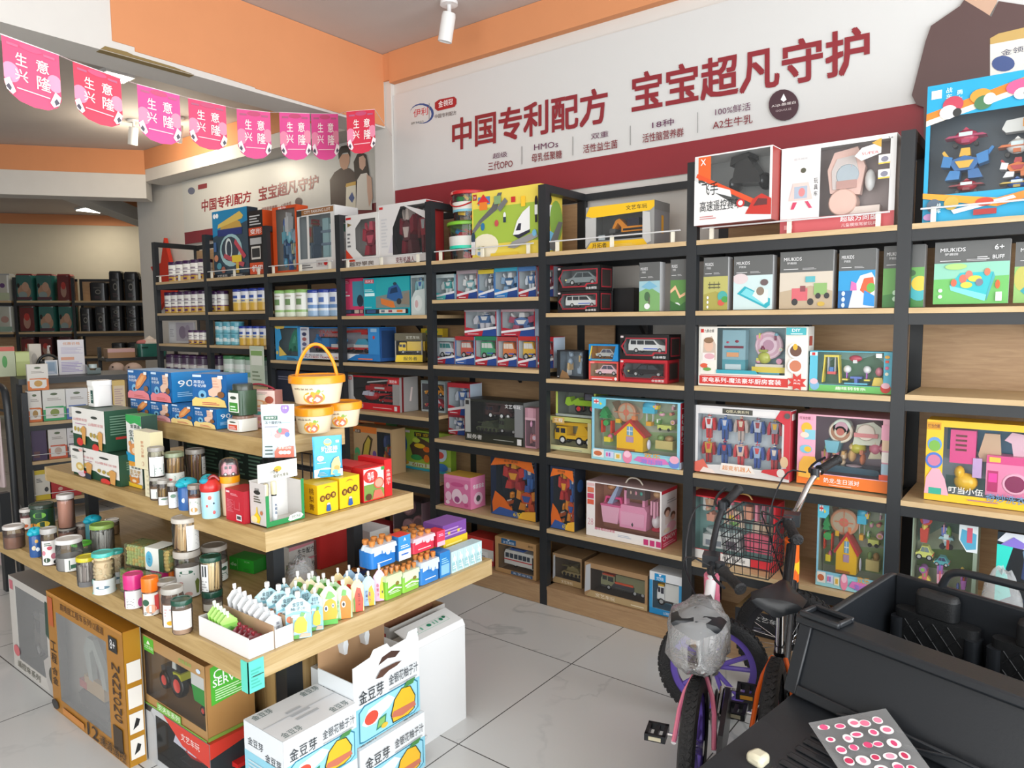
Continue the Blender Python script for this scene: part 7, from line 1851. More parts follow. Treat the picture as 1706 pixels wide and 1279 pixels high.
def puffbox(label, x1, x2, yt, z, Y, rz, c1, c2, d, lid=None):
    P, w, h = spanx(x1, x2, yt, z, 0, rz, Y)
    t = root('puff_tray', label, 'snack box', P, rz)
    q = M()
    rr = random.Random(int(x1))
    q.box(.006, .006, .004, w-.006, d-.006, h-.008, c2, 'matte')
    s = .0085
    for i in range(int(w/.014)):
        for j in range(int(h/.013)):
            q.ell((.01+i*.014+rr.uniform(-.002, .002), .008, .009+j*.0125), s, s, s*.9, rr.choice([c1, c1, c2]), 'matte', 6, 4)
        for j in range(int(d/.014)):
            q.ell((.01+i*.014, .012+j*.014, h-.009), s, s, s*.7, rr.choice([c1, c1, c2]), 'matte', 6, 4)
    for j in range(int(d/.014)):
        for k in range(int(h/.013)):
            q.ell((w-.009, .012+j*.014, .009+k*.0125), s, s, s*.9, rr.choice([c1, c2]), 'matte', 6, 4)
    o = q.obj('puffs', t)
    o['kind'] = 'stuff'
    q = M()
    q.box(0, 0, 0, w, d, h, 'fff', 'jar')
    q.obj('clear_box', t, smooth=False)
    if lid:
        q = M()
        q.box(w*.5, -.001, h*.0, w*.82, 0, h, 'e4e8e0', 'card')
        q.box(w*.5, -.001, h, w*.82, d, h+.001, 'e4e8e0', 'card')
        q.box(w*.82, -.0015, 0, w*.92, 0, h, '2a4a34', 'card')
        q.art('e .3 .5 .25 .35 5ab0d0;v 小馒头 .2 .3 .4 .7 3a7a98', (w*.5, -.0012, 0), (w*.32, 0, 0), (0, 0, h), (0, -1, 0))
        q.obj('paper_band', t, smooth=False)
    return h


h = puffbox('clear box of pale green puffs, lower left of the puff boxes', 197, 229, 946, z1+.001, onz(197, 983, z1).y, R(-4), 'b4c478', '8fa458', .07)
puffbox('clear box of pale green puffs behind, right part of the lower layer', 236, 292, 934, z1+.001, onz(236, 962, z1).y, R(14), 'b0c07c', '8aa058', .06)
puffbox('clear box of green and yellow puffs with a white paper band, topmost puff box', 206, 276, 905, z1+.003+h, onz(206, 978, z1).y, R(14), 'bccb84', 'd8c070', .07, True)
J('jar of pink snack with a magenta lid', 209, 240, 957, 1015, z1, 'd2307c', 'e070a0', 'solid', .8, 'e8e8e6', 'r 0 .7 1 1 f08ab8;l .1 .1 .5 .6 6 999;e .8 .3 .14 .25 d85a98', .42, lz=(.05, .95))
J('jar of snack with an orange lid beside the magenta-lidded jar', 239, 266, 963, 1026, z1, 'f07418', 'e0a078', 'solid', .8, 'e8e4dc', 'r 0 .75 1 1 f0a048;e .2 .6 .2 .15 2f5a44;e .5 .3 .3 .2 e8a888;r .7 .2 1 .9 d84a4a;l .1 .05 .6 .2 2 444', .36, lz=(.03, .95))
J('magenta-lidded jar further back among the puff boxes', 254, 283, 950, 990, z1, 'c82a74', 'd87aa0', lidh=.4)
J('orange-lidded jar further back beside the tall stacked jars', 279, 300, 945, 985, z1, 'ee7a20', 'd8a080', lidh=.4)
J('clear jar of brown snack with a silver lid, behind the yellow-flower jar', 264, 296, 968, 1022, z1, SIL, 'b88a6a', fill=.85, lidh=.12)
J('silver-lidded jar with a white label and yellow flower', 272, 308, 980, 1046, z1, 'aaa69e', '9a6a4a', lab='eceae6', labart='e .35 .2 .16 .1 e8b020;r .5 0 1 .16 1f4436;l .1 .5 .6 .9 3 d0a8a8', lz=(.04, .7))
b = J('clear jar of pale snack with a white and green label, under the biscuit stick jar', 293, 336, 918, 996, z1, 'b8b2a8', 'b0a498', lab='e8eae6', labart='e .45 .85 .25 .06 3a6a54;r .2 .72 .75 .78 5a8a7a;p .8 .1 .75 .5 .85 .6 .95 .5 .9 .1 6a7a3a;e .5 .12 .14 .08 d8a8a0;e .25 .5 .08 .05 d89a9a', lz=(.02, .78))
on(b, 'jar of biscuit sticks with a large white paper label, on top of the stacked jars', 860, 'c4beb4', 'd8b078', ckind='sticks', fill=.95, cc2='e4c898', lab='f2f2ee', labart='l .1 .1 .9 .92 12 b8bab8', lz=(.03, .92), a0=265, a1=335)
b = J('dark green lidded jar under the stick jar', 338, 372, 985, 1020, z1, DG, '9a8878', lab='d8d8d0', lidh=.3)
on(b, 'jar of pale biscuit sticks with a dark green lid and white panda top', 925, DG, 'e8c890', ckind='sticks', fill=1.02, cc2='f0d8a8', lab='e8eae8', labart='r .2 .55 .8 .95 3a3f44;l .1 .05 .9 .45 4 aaa', a0=200, a1=245, lz=(.02, .95), r=b[2]*1.02)
J('clear jar with a white lid and green label, behind the stick jar', 338, 380, 910, 972, z1, 'b8b0a4', 'a89484', lab='e4e8e2', labart='e .6 .7 .2 .12 2f5a44;l .4 .2 .9 .5 3 5a7a6a', lz=(.05, .6), a0=260, a1=340)
J('low jar with a silver lid behind the panda-lidded tub', 128, 150, 872, 898, z1, SIL, '8a6a5a')
J('low clear jar of nuts beside the cyan cap', 176, 199, 866, 892, z1, 'c8c4be', 'b08a5a')
J('small jar with a red lid between the puff bottles and boxes', 212, 226, 918, 942, z1, 'c83a2a', 'b04a3a', fill=.9)
J('dark green lidded jar with a white label at the front corner, beside the white trays', 288, 322, 1000, 1058, z1, DG, 'c09a7c', lab='f0f0ec', labart='l .1 .1 .9 .9 9 c8c8c4;r 0 -.1 1 .0 1f4a3a', lz=(.2, .85))
P, w, h = spanx(381, 421, 926, z1+.001, 0, R(10), 1.40)
card('snack_carton', 'bright green carton with white lettering, standing behind the drink pouches', 'carton', (P, w, h), .07, '2aa02c', 'T de .05 .35 .3 .62 d8f0d0;r .34 .1 .345 .9 bdf0b0;T XX .62 .76 .85 .88 a8d8a0;l .6 .1 .85 .35 2 2f7a2c', L_='', cs='1f7a24', rz=R(10))
# white trays of squeeze pouches at the corner
for lab, x0, y0, x1, y1, fl in (('white open card tray of green and dark red pouches at the table corner', -1.955, 1.036, -1.70, 1.115, .055), ('white open card tray of silver pouches, second from the table corner', -1.955, 1.118, -1.70, 1.178, .055)):
    t = root('pouch_tray', lab, 'tray', (x0, y0, z1+.001))
    w, d, hh = x1-x0, y1-y0, .058
    q = M()
    q.box(0, 0, 0, w, d, .002, 'ddd9d4')
    q.box(0, 0, .002, w, .002, hh, 'e6e4e2')
    q.box(0, d-.002, .002, w, d, hh*1.15, 'b89878')
    q.box(0, .002, .002, .002, d-.002, hh, 'dedcd8')
    q.box(w-.002, .002, .002, w, d-.002, hh*.9, 'f0efee')
    q.obj('tray_body', t, smooth=False)


def squeeze(label, x, y, z, w, h, rz, c, art, cap='f2f2f0', lean=0, grp=None, back=None):
    return pouch('squeeze_pouch', label, V((x, y, z)), w, h, rz, c, art, True, cap, back, .32, lean, grp)


GR = 'r 0 0 1 .3 eef4e4;p 0 .3 .5 .36 1 .3 1 .7 0 .7 7cc83a;p .2 .5 .5 .6 .8 .46 .7 .36 .3 .36 4aa028;l .2 .06 .8 .22 2 b8d890'
for i in range(5):
    squeeze('green and white squeeze pouch leaning in the left tray', -1.895+.016*i, 1.066, z1+.006, .05, .1-.004*i, R(80), 'a8d870', GR, 'e8f4dc', R(22), 'green pouches in the tray')
for i in range(4):
    squeeze('dark red squeeze pouch end in the left tray', -1.80+.022*i, 1.076, z1+.006, .052, .058-.003*i, R(88), '7a1c28', 'r 0 0 1 .3 8a2430;l .1 .4 .9 .8 3 a84a50', '8a2430', R(10), 'dark red pouches in the tray')
WP = 'r 0 0 1 .25 e8e4e6;p .2 .1 .3 .3 .6 .36 .9 .2 .8 .05 a83a5a;v 果泥 .6 .4 .8 .7 667;l .15 .4 .45 .7 3 a8aaac'
for i in range(8):
    squeeze('silver white squeeze pouch in the slanting row of the second tray', -1.93+.0265*i, 1.148, z1+.006, .054, .118-.0055*i, R(82), 'dfe2e4', WP, 'f4f4f4', R(12), 'silver white pouches')
# spouted drinks lined up along the right edge
MANGO = 'r 0 0 1 .62 8fcfe0;p 0 .62 .3 .7 .7 .7 1 .62 8fcfe0;T 金豆芽 .28 .82 .72 .93 3a4650;T 柚子汁 .2 .72 .8 .8 3a4650;e .14 .52 .11 .08 e8602c;p .3 .2 .34 .42 .5 .56 .7 .56 .84 .4 .8 .16 .5 .14 f2c230;p .55 .58 .62 .68 .78 .64 .7 .56 5a9a4a;p .1 .0 .1 .08 .5 .12 .5 .02 5aa04a;p .5 .04 .6 .14 .95 .12 .95 .04 e8a890;p .2 .58 .3 .64 .55 .62 .5 .56 eef4f4'
CARR = 'p .35 .0 .3 .5 .45 .72 .7 .72 .95 .5 .9 0 f0801e;e .5 .45 .12 .1 e8e4dc;e .5 .45 .07 .06 222;p .4 .72 .5 .9 .7 .86 .66 .7 5aa838;v 胡萝卜 .08 .2 .22 .6 3a9a5a;r 0 0 .3 .04 6ab85a'
WMEL = 'p .3 0 .25 .5 .45 .78 .75 .74 .95 .4 .9 0 e04a30;v 西瓜汁 .5 .15 .7 .6 3a1a14;p .2 .0 .15 .4 .25 .5 .3 .3 .28 .0 6a9a3a'
ORNG = 'p .1 .12 .1 .4 .3 .62 .6 .7 .9 .6 1 .3 .9 .12 f0a820;e .32 .44 .12 .08 eee;e .32 .44 .07 .05 2a3a68;e .74 .5 .08 .06 eee;e .74 .5 .04 .03 2a3a68;r 0 0 1 .14 5ab048;p .3 .7 .5 .9 .7 .86 .9 .74 .6 .68 6ab04a'
MNG2 = 'p .5 0 .4 .3 .5 .6 .75 .72 .95 .4 .9 0 f0b01c;v 芒果汁 .2 .15 .42 .55 4a3a7a;v 果汁 .48 .1 .64 .5 5a3a8a'
BANA = 'p .45 .1 .5 .5 .7 .8 .85 .7 .95 .3 .85 .05 e8d828;v 香蕉汁 .2 .15 .42 .6 b83a5a;e .7 .3 .06 .05 333'
XP = -1.70
def row(label, xl, xr, yt, yb, c, art, n, grp=None, step=.036, dx=0):
    P, w, h = seen(xl, xr, yt, yb, z1)
    w *= 1.08
    for i in range(n):
        lb = label[0] if i == 0 else label[1]
        s = squeeze(lb, P.x-w*.2-step*i-dx, P.y+.026+.003*((i*7) % 3), z1+.001, w*.96, h*(1-.012*i), R(60+((i*13) % 7)-3), c, art, 'f2f2ee', R(3), None if i == 0 else grp)


row(('mango juice pouch with white spout cap, standing at the front right edge', 'mango juice pouch in the row behind the front mango pouch'), 470, 512, 993, 1070, 'b8dfe8', MANGO, 4, 'mango pouches behind the front one', .05)
row(('second mango juice pouch at the edge, right of the front one', 'clear topped pouch in the row behind the second mango pouch'), 505, 530, 985, 1056, 'a8d4e0', MANGO, 4, 'pouches behind the second mango pouch', .05)
row(('orange juice pouch with a cartoon orange, third along the table edge', 'orange pouch in the row behind the orange juice pouch'), 527, 555, 972, 1046, 'f0e4c0', ORNG, 4, 'orange pouches in the row', .05)
row(('carrot juice pouch with a pale green side', 'carrot pouch in the row behind the front carrot pouch'), 551, 580, 972, 1036, 'b8dcae', CARR, 4, 'carrot pouches in the row', .05)
row(('watermelon juice pouch with a red front', 'watermelon pouch in the row behind the front red one'), 578, 599, 962, 1024, 'ecd8a0', WMEL, 3, 'watermelon pouches in the row', .05)
row(('pale blue mango pouch, sixth along the table edge', 'pale blue mango pouch in the row behind'), 597, 618, 957, 1014, 'a8cce8', MNG2, 3, 'pale blue pouches in the row', .05)
row(('pink and yellow banana pouch, last spout before the bottle packs', 'pink banana pouch in the row behind'), 616, 636, 946, 1006, 'e8b8d0', BANA, 1, 'pink pouches in the row', .05)
# crumpled clear film over the hindmost pouches
def film(label, c, rx, ry, rz_, seed, k='film', name='film_wrap', cut_=None):
    rr = random.Random(seed)
    q = M()
    vs, fs = [], []
    n, m = 18, 8
    for j in range(m+1):
        for i in range(n):
            a, b = 2*pi*i/n, pi/2*j/m
            k_ = 1+rr.uniform(-.12, .12)
            vs.append((rx*cos(a)*cos(b)*k_, ry*sin(a)*cos(b)*k_, max(.001, rz_*sin(b)*(1+rr.uniform(-.1, .1)))))
    for j in range(m):
        for i in range(n):
            fs.append((j*n+i, j*n+(i+1) % n, (j+1)*n+(i+1) % n, (j+1)*n+i))
    q.raw(vs, fs, 'fff', k)
    return tag(q.obj(name, None, c), label, 'plastic film')


film('crumpled clear film lying over the pouches behind the mango row', (-2.0, 1.42, z1+.002), .06, .06, .12, 3)


# ---- shrink-wrapped bottle packs
def pack(label, xl, xr, yt, z, X, c, band, text, capc, n=3, tilt=0, L_=None, zc=None):
    P, w, h = spanv(xl, xr, yt, z, X)
    d = w*.62
    t = root('bottle_pack', label, 'bottle pack', P, Q90)
    r = w/n/2
    for j in range(2):
        for i in range(n):
            q = M()
            q.lathe([(0, .001), (r*.9, .001), (r*.95, .008), (r*.95, h*.6), (r*.6, h*.76), (r*.45, h*.8), (r*.45, h*.86, capc), (r*.62, h*.87, capc), (r*.62, h*.98, capc), (r*.5, h, capc), (0, h, capc)], (r+2*r*i, r+(d-2*r)*j, 0), c, 'gloss', 12)
            q.obj('bottle', t)
    q = M()
    pr = []
    q.rbox(-.001, -.001, .002, w+.001, d+.001, h*.62, r*.8, band, 'gloss', 3)
    q.prism([(-.001, h*.62), (w+.001, h*.62), (w*.97, h*.8), (w*.03, h*.8)], -.0015, d*.5, c, 'gloss')
    a = 'p 0 .6 .3 .66 1 .5 1 1 0 1 {c};e .66 .62 .16 .2 {b};e .66 .64 .11 .14 {c};r .52 .66 .8 .84 {c};T A .3 .5 .42 .82 {b};l .12 .2 .8 .3 1 e8f0f4' if text else 'p 0 .5 .5 .6 1 .48 1 1 0 1 {c};e .7 .6 .14 .1 8a7a3a;l .1 .2 .9 .34 2 e0f0d0;p 0 .3 .5 .4 1 .3 1 .36 .5 .48 0 .38 e8f4d8'
    q.art(cut(a, c=c, b=band), (r*.5, -.0022, .004), (w-r, 0, 0), (0, 0, h*.72), (0, -1, 0), 'gloss')
    q.obj('shrink_wrap', t)
    return P, w, h, d


X1 = -1.702
p1 = pack('lime green bottle pack nearest the juice pouches, bottom layer', 643, 670, 951, z1+.001, X1, 'cfe0b0', '7ab83a', False, 'c07a3a', 3)
p2 = pack('second lime green bottle pack along the edge, bottom layer', 671, 699, 946, z1+.001, X1, 'd4e4c0', '8ac44a', False, 'c8803f', 3)
p3 = pack('blue and white bottle pack lettered A, bottom layer at the edge', 701, 732, 929, z1+.001, X1, 'd0e0ee', '3a80c8', True, 'c8803f', 3)
card('card_sleeve', 'plain blue card sleeve standing beside the bottom blue bottle pack', 'card sleeve', spanv(733, 750, 922, z1+.001, X1), .06, '2f80c4', 'r .1 .1 .9 .5 8ac0e8;l .15 .55 .85 .8 3 9cd0f0', rz=Q90, cs='2468a8')
zb2 = z1+.003+p1[2]
u1 = pack('blue and white bottle pack lettered A, on the upper layer', 619, 661, 905, zb2, X1-.035, 'd4e2f0', '2f78c4', True, 'c8803f', 3)
card('card_sleeve', 'blue and white card sleeve with a red top, leaning by the upper blue pack', 'card sleeve', spanv(664, 684, 895, zb2, X1-.03), .05, '3a90d4', 'r 0 0 1 .4 e8ecf4;l .2 .2 .8 .34 1 3a6ac0;T A .4 .78 .6 .92 fff;l .15 .5 .85 .66 2 dce8f4', rz=Q90, ct='d83030', cs='2a70b0')
zb3 = z1+.003+p3[2]
u2 = pack('pink and red bottle pack lettered A, on the upper layer', 688, 725, 893, zb3, X1-.035, 'f0c8ce', 'd83a50', True, 'c8803f', 3)
card('card_sleeve', 'red and pink card sleeve beside the upper pink bottle pack', 'card sleeve', spanv(728, 741, 886, zb3, X1-.03), .05, 'e8405a', 'r 0 0 1 .3 f0b8c4;l .2 .65 .8 .85 2 fbd', rz=Q90, ct='d82a3c', cs='c83048')
pack('red bottle pack half hidden at the back left of the blue pack', 609, 630, 912, zb2-.05, X1-.20, 'd8a0a0', 'c84a50', False, 'c8803f', 2)
pack('pale green bottle pack at the back of the upper layer', 672, 712, 888, zb2-.04, X1-.19, 'dbe4d2', '8aba5a', False, 'c8803f', 3)
pack('navy bottle pack standing behind the juice pouches', 592, 618, 951, z1+.001, X1-.205, '3a4a78', '2f4490', False, 'c07a3a', 2)
pc = spanv(739, 779, 901, z1+.001, X1-.07)
card('drink_carton_pack', 'yellow drink carton pack under the purple one', 'carton', pc, .1, 'e0c02c', 'l .1 .6 .9 .9 2 f4e480', rz=Q90, ct='e8d050')
card('drink_carton_pack', 'purple drink carton pack near the far end of the lowest tier', 'carton', (pc[0]+V((0, -.002, pc[2]+.001)), pc[1]*.97, .055), .1, '7a4a9a', 'l .05 .2 .95 .8 3 b890c8;r .2 .3 .3 .5 d8c04a;r .6 .3 .7 .5 d8c04a', rz=Q90, ct='8a5aa8')
pb = spanv(752, 803, 920, z1+.001, X1)
t = root('milk_box_pack', 'row of five pale blue milk cartons with white straws at the far table corner', 'carton', pb[0], Q90)
for i in range(5):
    q = M()
    w_ = pb[1]/5
    q.box(w_*i+.0005, 0, 0, w_*(i+1)-.0005, .05, pb[2], 'c0dce0')
    q.art('r .1 .1 .9 .5 9cc8cc;e .5 .65 .25 .12 eaf4f4;l .2 .2 .8 .4 2 e8f4f4', (w_*i, -.0004, 0), (w_, 0, 0), (0, 0, pb[2]), (0, -1, 0))
    q.obj('milk_carton', t, smooth=False)
    q = M()
    q.tube([(w_*(i+.3), -.003, pb[2]*.9), (w_*(i+.75), -.003, pb[2]*.06)], .0018, 'f4f4f0', 'gloss', 6)
    q.obj('straw', t)
card('card_tray', 'grey white open carton flap behind the green bottle packs', 'carton', spanv(617, 650, 886, z1+.001, -2.0), .12, 'c8c6c2', 'r .3 .1 .9 .8 d4d2ce;l .4 .3 .8 .6 2 aab', rz=Q90, ct='d6d8da')
# cartons stored between the tiers
card('tall_carton', 'tall red carton under the middle tier behind the spouted pouches', 'carton', spanv(533, 588, 868, z1+.001, -2.12), .16, 'a82422', 'r .02 .02 .98 .98 ac2624', rz=Q90)
for i, (x1_, x2_, yt_, zz_) in enumerate(((482, 528, 938, z1+.001),)):
    p_ = spanv(x1_, x2_, yt_, zz_, -2.14)
    for k in (0, 1):
        card('leaflet_carton', ('grey and pink carton with heavy black lettering, lower of two beside the red carton', 'grey and pink carton with heavy black lettering, upper of two beside the red carton')[k], 'carton', (p_[0]+V((0, 0, (p_[2]+.001)*k)), p_[1], p_[2]), .14, 'a8a49e', 'T 生牛配方 .3 .3 .92 .7 1a1a1c;p 0 .75 .5 .8 1 .9 1 1 0 1 b07078;r .9 0 1 1 5a3a34', rz=Q90)
q = M()
rr = random.Random(5)
for i, (x, y, w, d, c) in enumerate(((-3.25, 1.72, .3, .12, '8a8078'), (-2.95, 1.74, .28, .1, '3a6a9a'))):
    card('snack_packet_box', ('low grey carton of packets at the back left under the middle tier', 'low blue carton of packets at the back left under the middle tier')[i], 'carton', (V((x, y, z1+.001)), w, .07), d, c, 'l .1 .3 .9 .8 3 c8b8a8', ct='a89a8c' if i == 0 else '4a8a5a')
# ------------------------------------------------------------------ cartons on the floor round the island
JA = 'r 0 0 1 1 eef2f4;r 0 0 1 .56 8fd0e4;p .06 .04 .06 .5 .14 .58 .9 .58 .97 .5 .97 .08 .9 .02 .12 .02 2f7f9c;p .075 .06 .075 .49 .15 .56 .89 .56 .955 .49 .955 .09 .89 .04 .13 .04 9ad8ea;p .1 .3 .2 .48 .5 .54 .6 .44 .5 .34 .4 .3 .3 .22 .16 .24 eef4f6;e .24 .34 .1 .1 d8503c;p .3 .1 .34 .26 .46 .28 .44 .12 3a8a68;p .32 .13 .35 .24 .44 .25 .42 .14 8ac06a;p .55 .06 .52 .2 .58 .42 .7 .54 .84 .5 .92 .3 .9 .1 .8 .05 2c3a2a;p .56 .08 .535 .2 .59 .41 .7 .525 .83 .49 .905 .3 .885 .11 .79 .065 f2bc2c;p .53 .16 .56 .24 .9 .22 .92 .14 .7 .1 c8745a;p .72 .52 .78 .6 .92 .6 .88 .52 4a8a4a;e .42 .12 .05 .04 f0c040;T 金豆芽 .06 .62 .42 .82 30363c;T 金银花柚子汁 .5 .68 .96 .84 454c52;l .5 .61 .94 .65 1 a8b0b4'
JL = 'r 0 0 1 1 e0e6ea;r 0 0 1 .5 8fcce0;T 金豆芽 .1 .62 .5 .76 4a5056;T 金豆芽 .55 .5 .95 .64 4a5056;l .1 .08 .8 .4 5 c0d4dc'
JT = 'r 0 0 1 1 e4e6e8;T 金豆芽 .05 .05 .3 .2 788;T 金豆芽 .7 .05 .95 .2 788;T 金豆芽 .05 .8 .3 .95 788;T 金豆芽 .7 .8 .95 .95 788;l .35 .3 .65 .7 3 b8bcc0;r 0 .49 1 .51 c4c8cc'
for k, lab in ((0, 'blue and white juice carton with a mango print, bottom of the front stack'), (1, 'blue and white juice carton with a mango print, top of the front stack')):
    card('juice_carton', lab, 'carton', (V((-1.64, 1.09, .176*k)), .255, .175), .19, 'e6eaec', JA, L_=JL, T_=JT if k else '', rz=Q90)
card('juice_carton', 'juice carton with a mango print under the opened one, beside the white box', 'carton', (V((-1.64, 1.355, 0)), .28, .19), .19, 'e6eaec', JA, L_=JL, T_=JT, rz=Q90)
t = root('juice_carton', 'opened juice carton with raised flaps and a handle slot', 'carton', (-1.655, 1.35, .1935), Q90)
w, d, h = .28, .17, .19
q = M()
q.box(0, 0, 0, w, d, .002, 'a88a68')
q.box(0, 0, .002, w, .002, h*1.35, 'e8ecee')
q.prism([(w*.02, h*1.35), (w*.25, h*1.4), (w*.3, h*1.5), (w*.5, h*1.5), (w*.55, h*1.4), (w*.8, h*1.42), (w*.84, h*1.52), (w*.98, h*1.52), (w*.99, h*1.35)], 0, .0018, 'e8ecee')
q.box(0, .002, .002, .002, d-.002, h*1.1, 'dfe5e8')
q.box(w-.002, .002, .002, w, d-.002, h*1.1, 'dfe5e8')
q.box(0, d-.002, .002, w, d, h*1.5, 'b08c68')
q.box(.003, .003, .003, w-.003, d-.003, .004, '9a7a58')
q.art(JA.replace('r 0 0 1 1 eef2f4;', '')+';p .3 .9 .38 1.0 .6 1.0 .7 .98 .62 .94 .5 .93 .4 .88 5a3f34', (0, -.0005, 0), (w, 0, 0), (0, 0, h*1.12), (0, -1, 0))
q.art('p .36 .3 .42 .8 .56 .95 .7 .6 .62 .3 .5 .5 4a342c', (0, -.0005, h*1.13), (w, 0, 0), (0, 0, h*.22), (0, -1, 0))
q.art(JL, (-.0005, d, 0), (0, -d, 0), (0, 0, h*1.1), (-1, 0, 0))
q.obj('carton_body', t, smooth=False)
for i, x in enumerate((.3, .62)):
    q = M()
    q.T = MX.Translation((w*x, d-.03, h*1.2))
    q.prism([(0, 0), (-.006, .03), (.0, .05), (.012, .05), (.016, .03), (.01, 0)], 0, .028, 'e0e4e6')
    q.obj('tab', t)
card('juice_carton', 'juice carton pushed against the pedestal behind the opened one', 'carton', (V((-1.85, 1.40, 0)), .22, .355), .08, 'dfe3e4', JA, L_=JL, T_=JT, rz=Q90)
t = root('shipping_carton', 'open brown shipping carton behind the tall white box', 'carton', (-1.862, 1.69, 0), Q90)
w, d, h = .29, .065, .40
q = M()
q.box(0, 0, 0, w, d, .003, 'a8845e')
q.box(0, 0, .003, w, .003, h, 'c8c6c2')
q.box(0, .003, .003, .003, d, h, 'c9c7c3')
q.box(w-.003, .003, .003, w, d, h, 'a8845e')
q.box(.003, d-.003, .003, w-.003, d, h*1.22, '8a5f46')
q.art('r .3 0 .7 1 a8283c', (-.0005, d, h*.7), (0, -d, 0), (0, 0, h*.24), (-1, 0, 0))
q.obj('carton_body', t, smooth=False)
q = M()
q.face([(.003, d-.002, h*1.22), (w-.003, d-.002, h*1.22), (w-.01, d+.006, h*1.28), (.02, d+.006, h*1.28)], '9a7050', 'brown')
q.obj('flap', t, smooth=False)
# tall plain white box
t = root('white_box', 'tall plain white carton with small green printing on its tilted top flap', 'carton', (-1.72, 1.672, 0), Q90)
w, d, h = .268, .125, .385
q = M()
q.rbox(0, 0, 0, w, d, h-.02, .004, 'e8eaea', 'card', 2)
q.art('c .09 .07 .018 9a9a98;c .09 .07 .015 e8eaea;c .13 .1 .018 9a9a98;c .13 .1 .015 e8eaea;c .13 .05 .018 9a9a98;c .13 .05 .015 e8eaea;c .17 .08 .018 9a9a98;c .17 .08 .015 e8eaea', (0, -.0005, 0), (w, 0, 0), (0, 0, h), (0, -1, 0))
q.obj('carton_body', t, smooth=False)
q = M()
q.prism([(0, h-.0195), (.012, h), (d*.8, h+.022), (d*.8, h+.019), (.016, h-.006), (.01, h-.0195)], .002, w-.002, 'eceeee', 'card', 'x')
q.art('r .15 .3 .85 .7 b8d8c8;r .16 .32 .84 .68 e8ecec;e .22 .5 .03 .12 2a8a68;r .32 .4 .35 .6 6ab89a;e .48 .5 .04 .1 2a8a68;r .56 .4 .58 .6 6ab89a;r .62 .38 .64 .62 6ab89a;e .72 .5 .03 .1 2a8a68;e .79 .55 .03 .08 1f7a5a', (.004, .014, h+.0012), (w-.008, 0, 0), (0, d*.75-.014, .0195), (0, -.25, 1))
q.obj('top_flap', t, smooth=False)
# window boxes under the front edge
def excav():
    return [('toy_excavator', 'd .5;p .3 .05 .26 .16 .34 .24 .8 .24 .86 .14 .8 .05 4a4642;b .4 .26 .78 .42 c8a878;p .5 .4 .42 .7 .5 .86 .62 .86 .8 .6 .84 .4 .76 .4 .7 .58 .6 .76 .54 .7 .58 .4 a8b0aa;b .3 .26 .44 .34 c8504a', 0, 0, 1, 1, .6)]


P, w, h = spanx(92, 213, 1000, 0, 0, 0, 1.032)
win('toy_box', 'large gold toy box with a dusty window, leaning under the table edge', 'toy box', (V((P.x, 1.022, 0)), w, .475), .06, 'a8742c', '8f8a80', (.12, .2, .12, .14),
    'r 0 .98 1 1 c0863a;T 高难度工程车系列12通道 .2 .9 .78 .96 5a3a1c;v 工程 .02 .4 .1 .6 2a1a0c;v 合金 .02 .22 .1 .38 2a1a0c;r .02 .72 .09 .96 b85a2c;v NANHONG .86 .3 .95 .74 3a2410;r .84 .82 .94 .93 222;T 8+ .86 .84 .92 .91 ddd;r .84 .08 .95 .26 3a2c1c;T 12 .5 .02 .64 .12 2a1c10;T 通道遥控 .66 .02 .98 .1 2a1c10;r .16 .03 .46 .08 c8843c;e .05 .06 .05 .04 333',
    excav(), R_='r .12 .05 .88 .2 e8e4dc;p .3 .08 .5 .16 .7 .14 .6 .1 222;r .12 .24 .88 .39 e8e4dc;p .3 .27 .5 .35 .7 .33 .6 .29 222;r .12 .43 .88 .58 e8e4dc;r .12 .62 .88 .77 e8e4dc', cs='b07c1c', ct='b0741f', wk='haze')
P, w, h = spanx(20, 90, 962, 0, 0, 0, 1.06)
win('toy_box', 'white and grey toy box with a dusty window at the left end under the table', 'toy box', (V((-3.6, 1.06, 0)), .5, .41), .22, 'c8c4be', '6f6b68', (.14, .2, .12, .08),
    'r .02 .86 .1 .96 c86a78;p .78 .6 .8 .94 .98 .94 .98 .5 28483c;p .74 .1 .7 .3 .84 .4 .86 .6 1 .4 1 0 .8 0 b8b4b0;e .9 .2 .1 .1 4a4a40;e .1 .2 .07 .06 d06a70;T 遥控车系列 .1 .03 .6 .1 554', [('toy_truck', cut(TRUCK, a='6a6660', b='333', c='7a7670', e='666'), .1, .02, .9, .7)], cs='a8a4a0', ct='8e8a86', wk='haze')
zt_ = .2
P, w, h = V((-2.475, 1.092, zt_+.001)), .435, .245
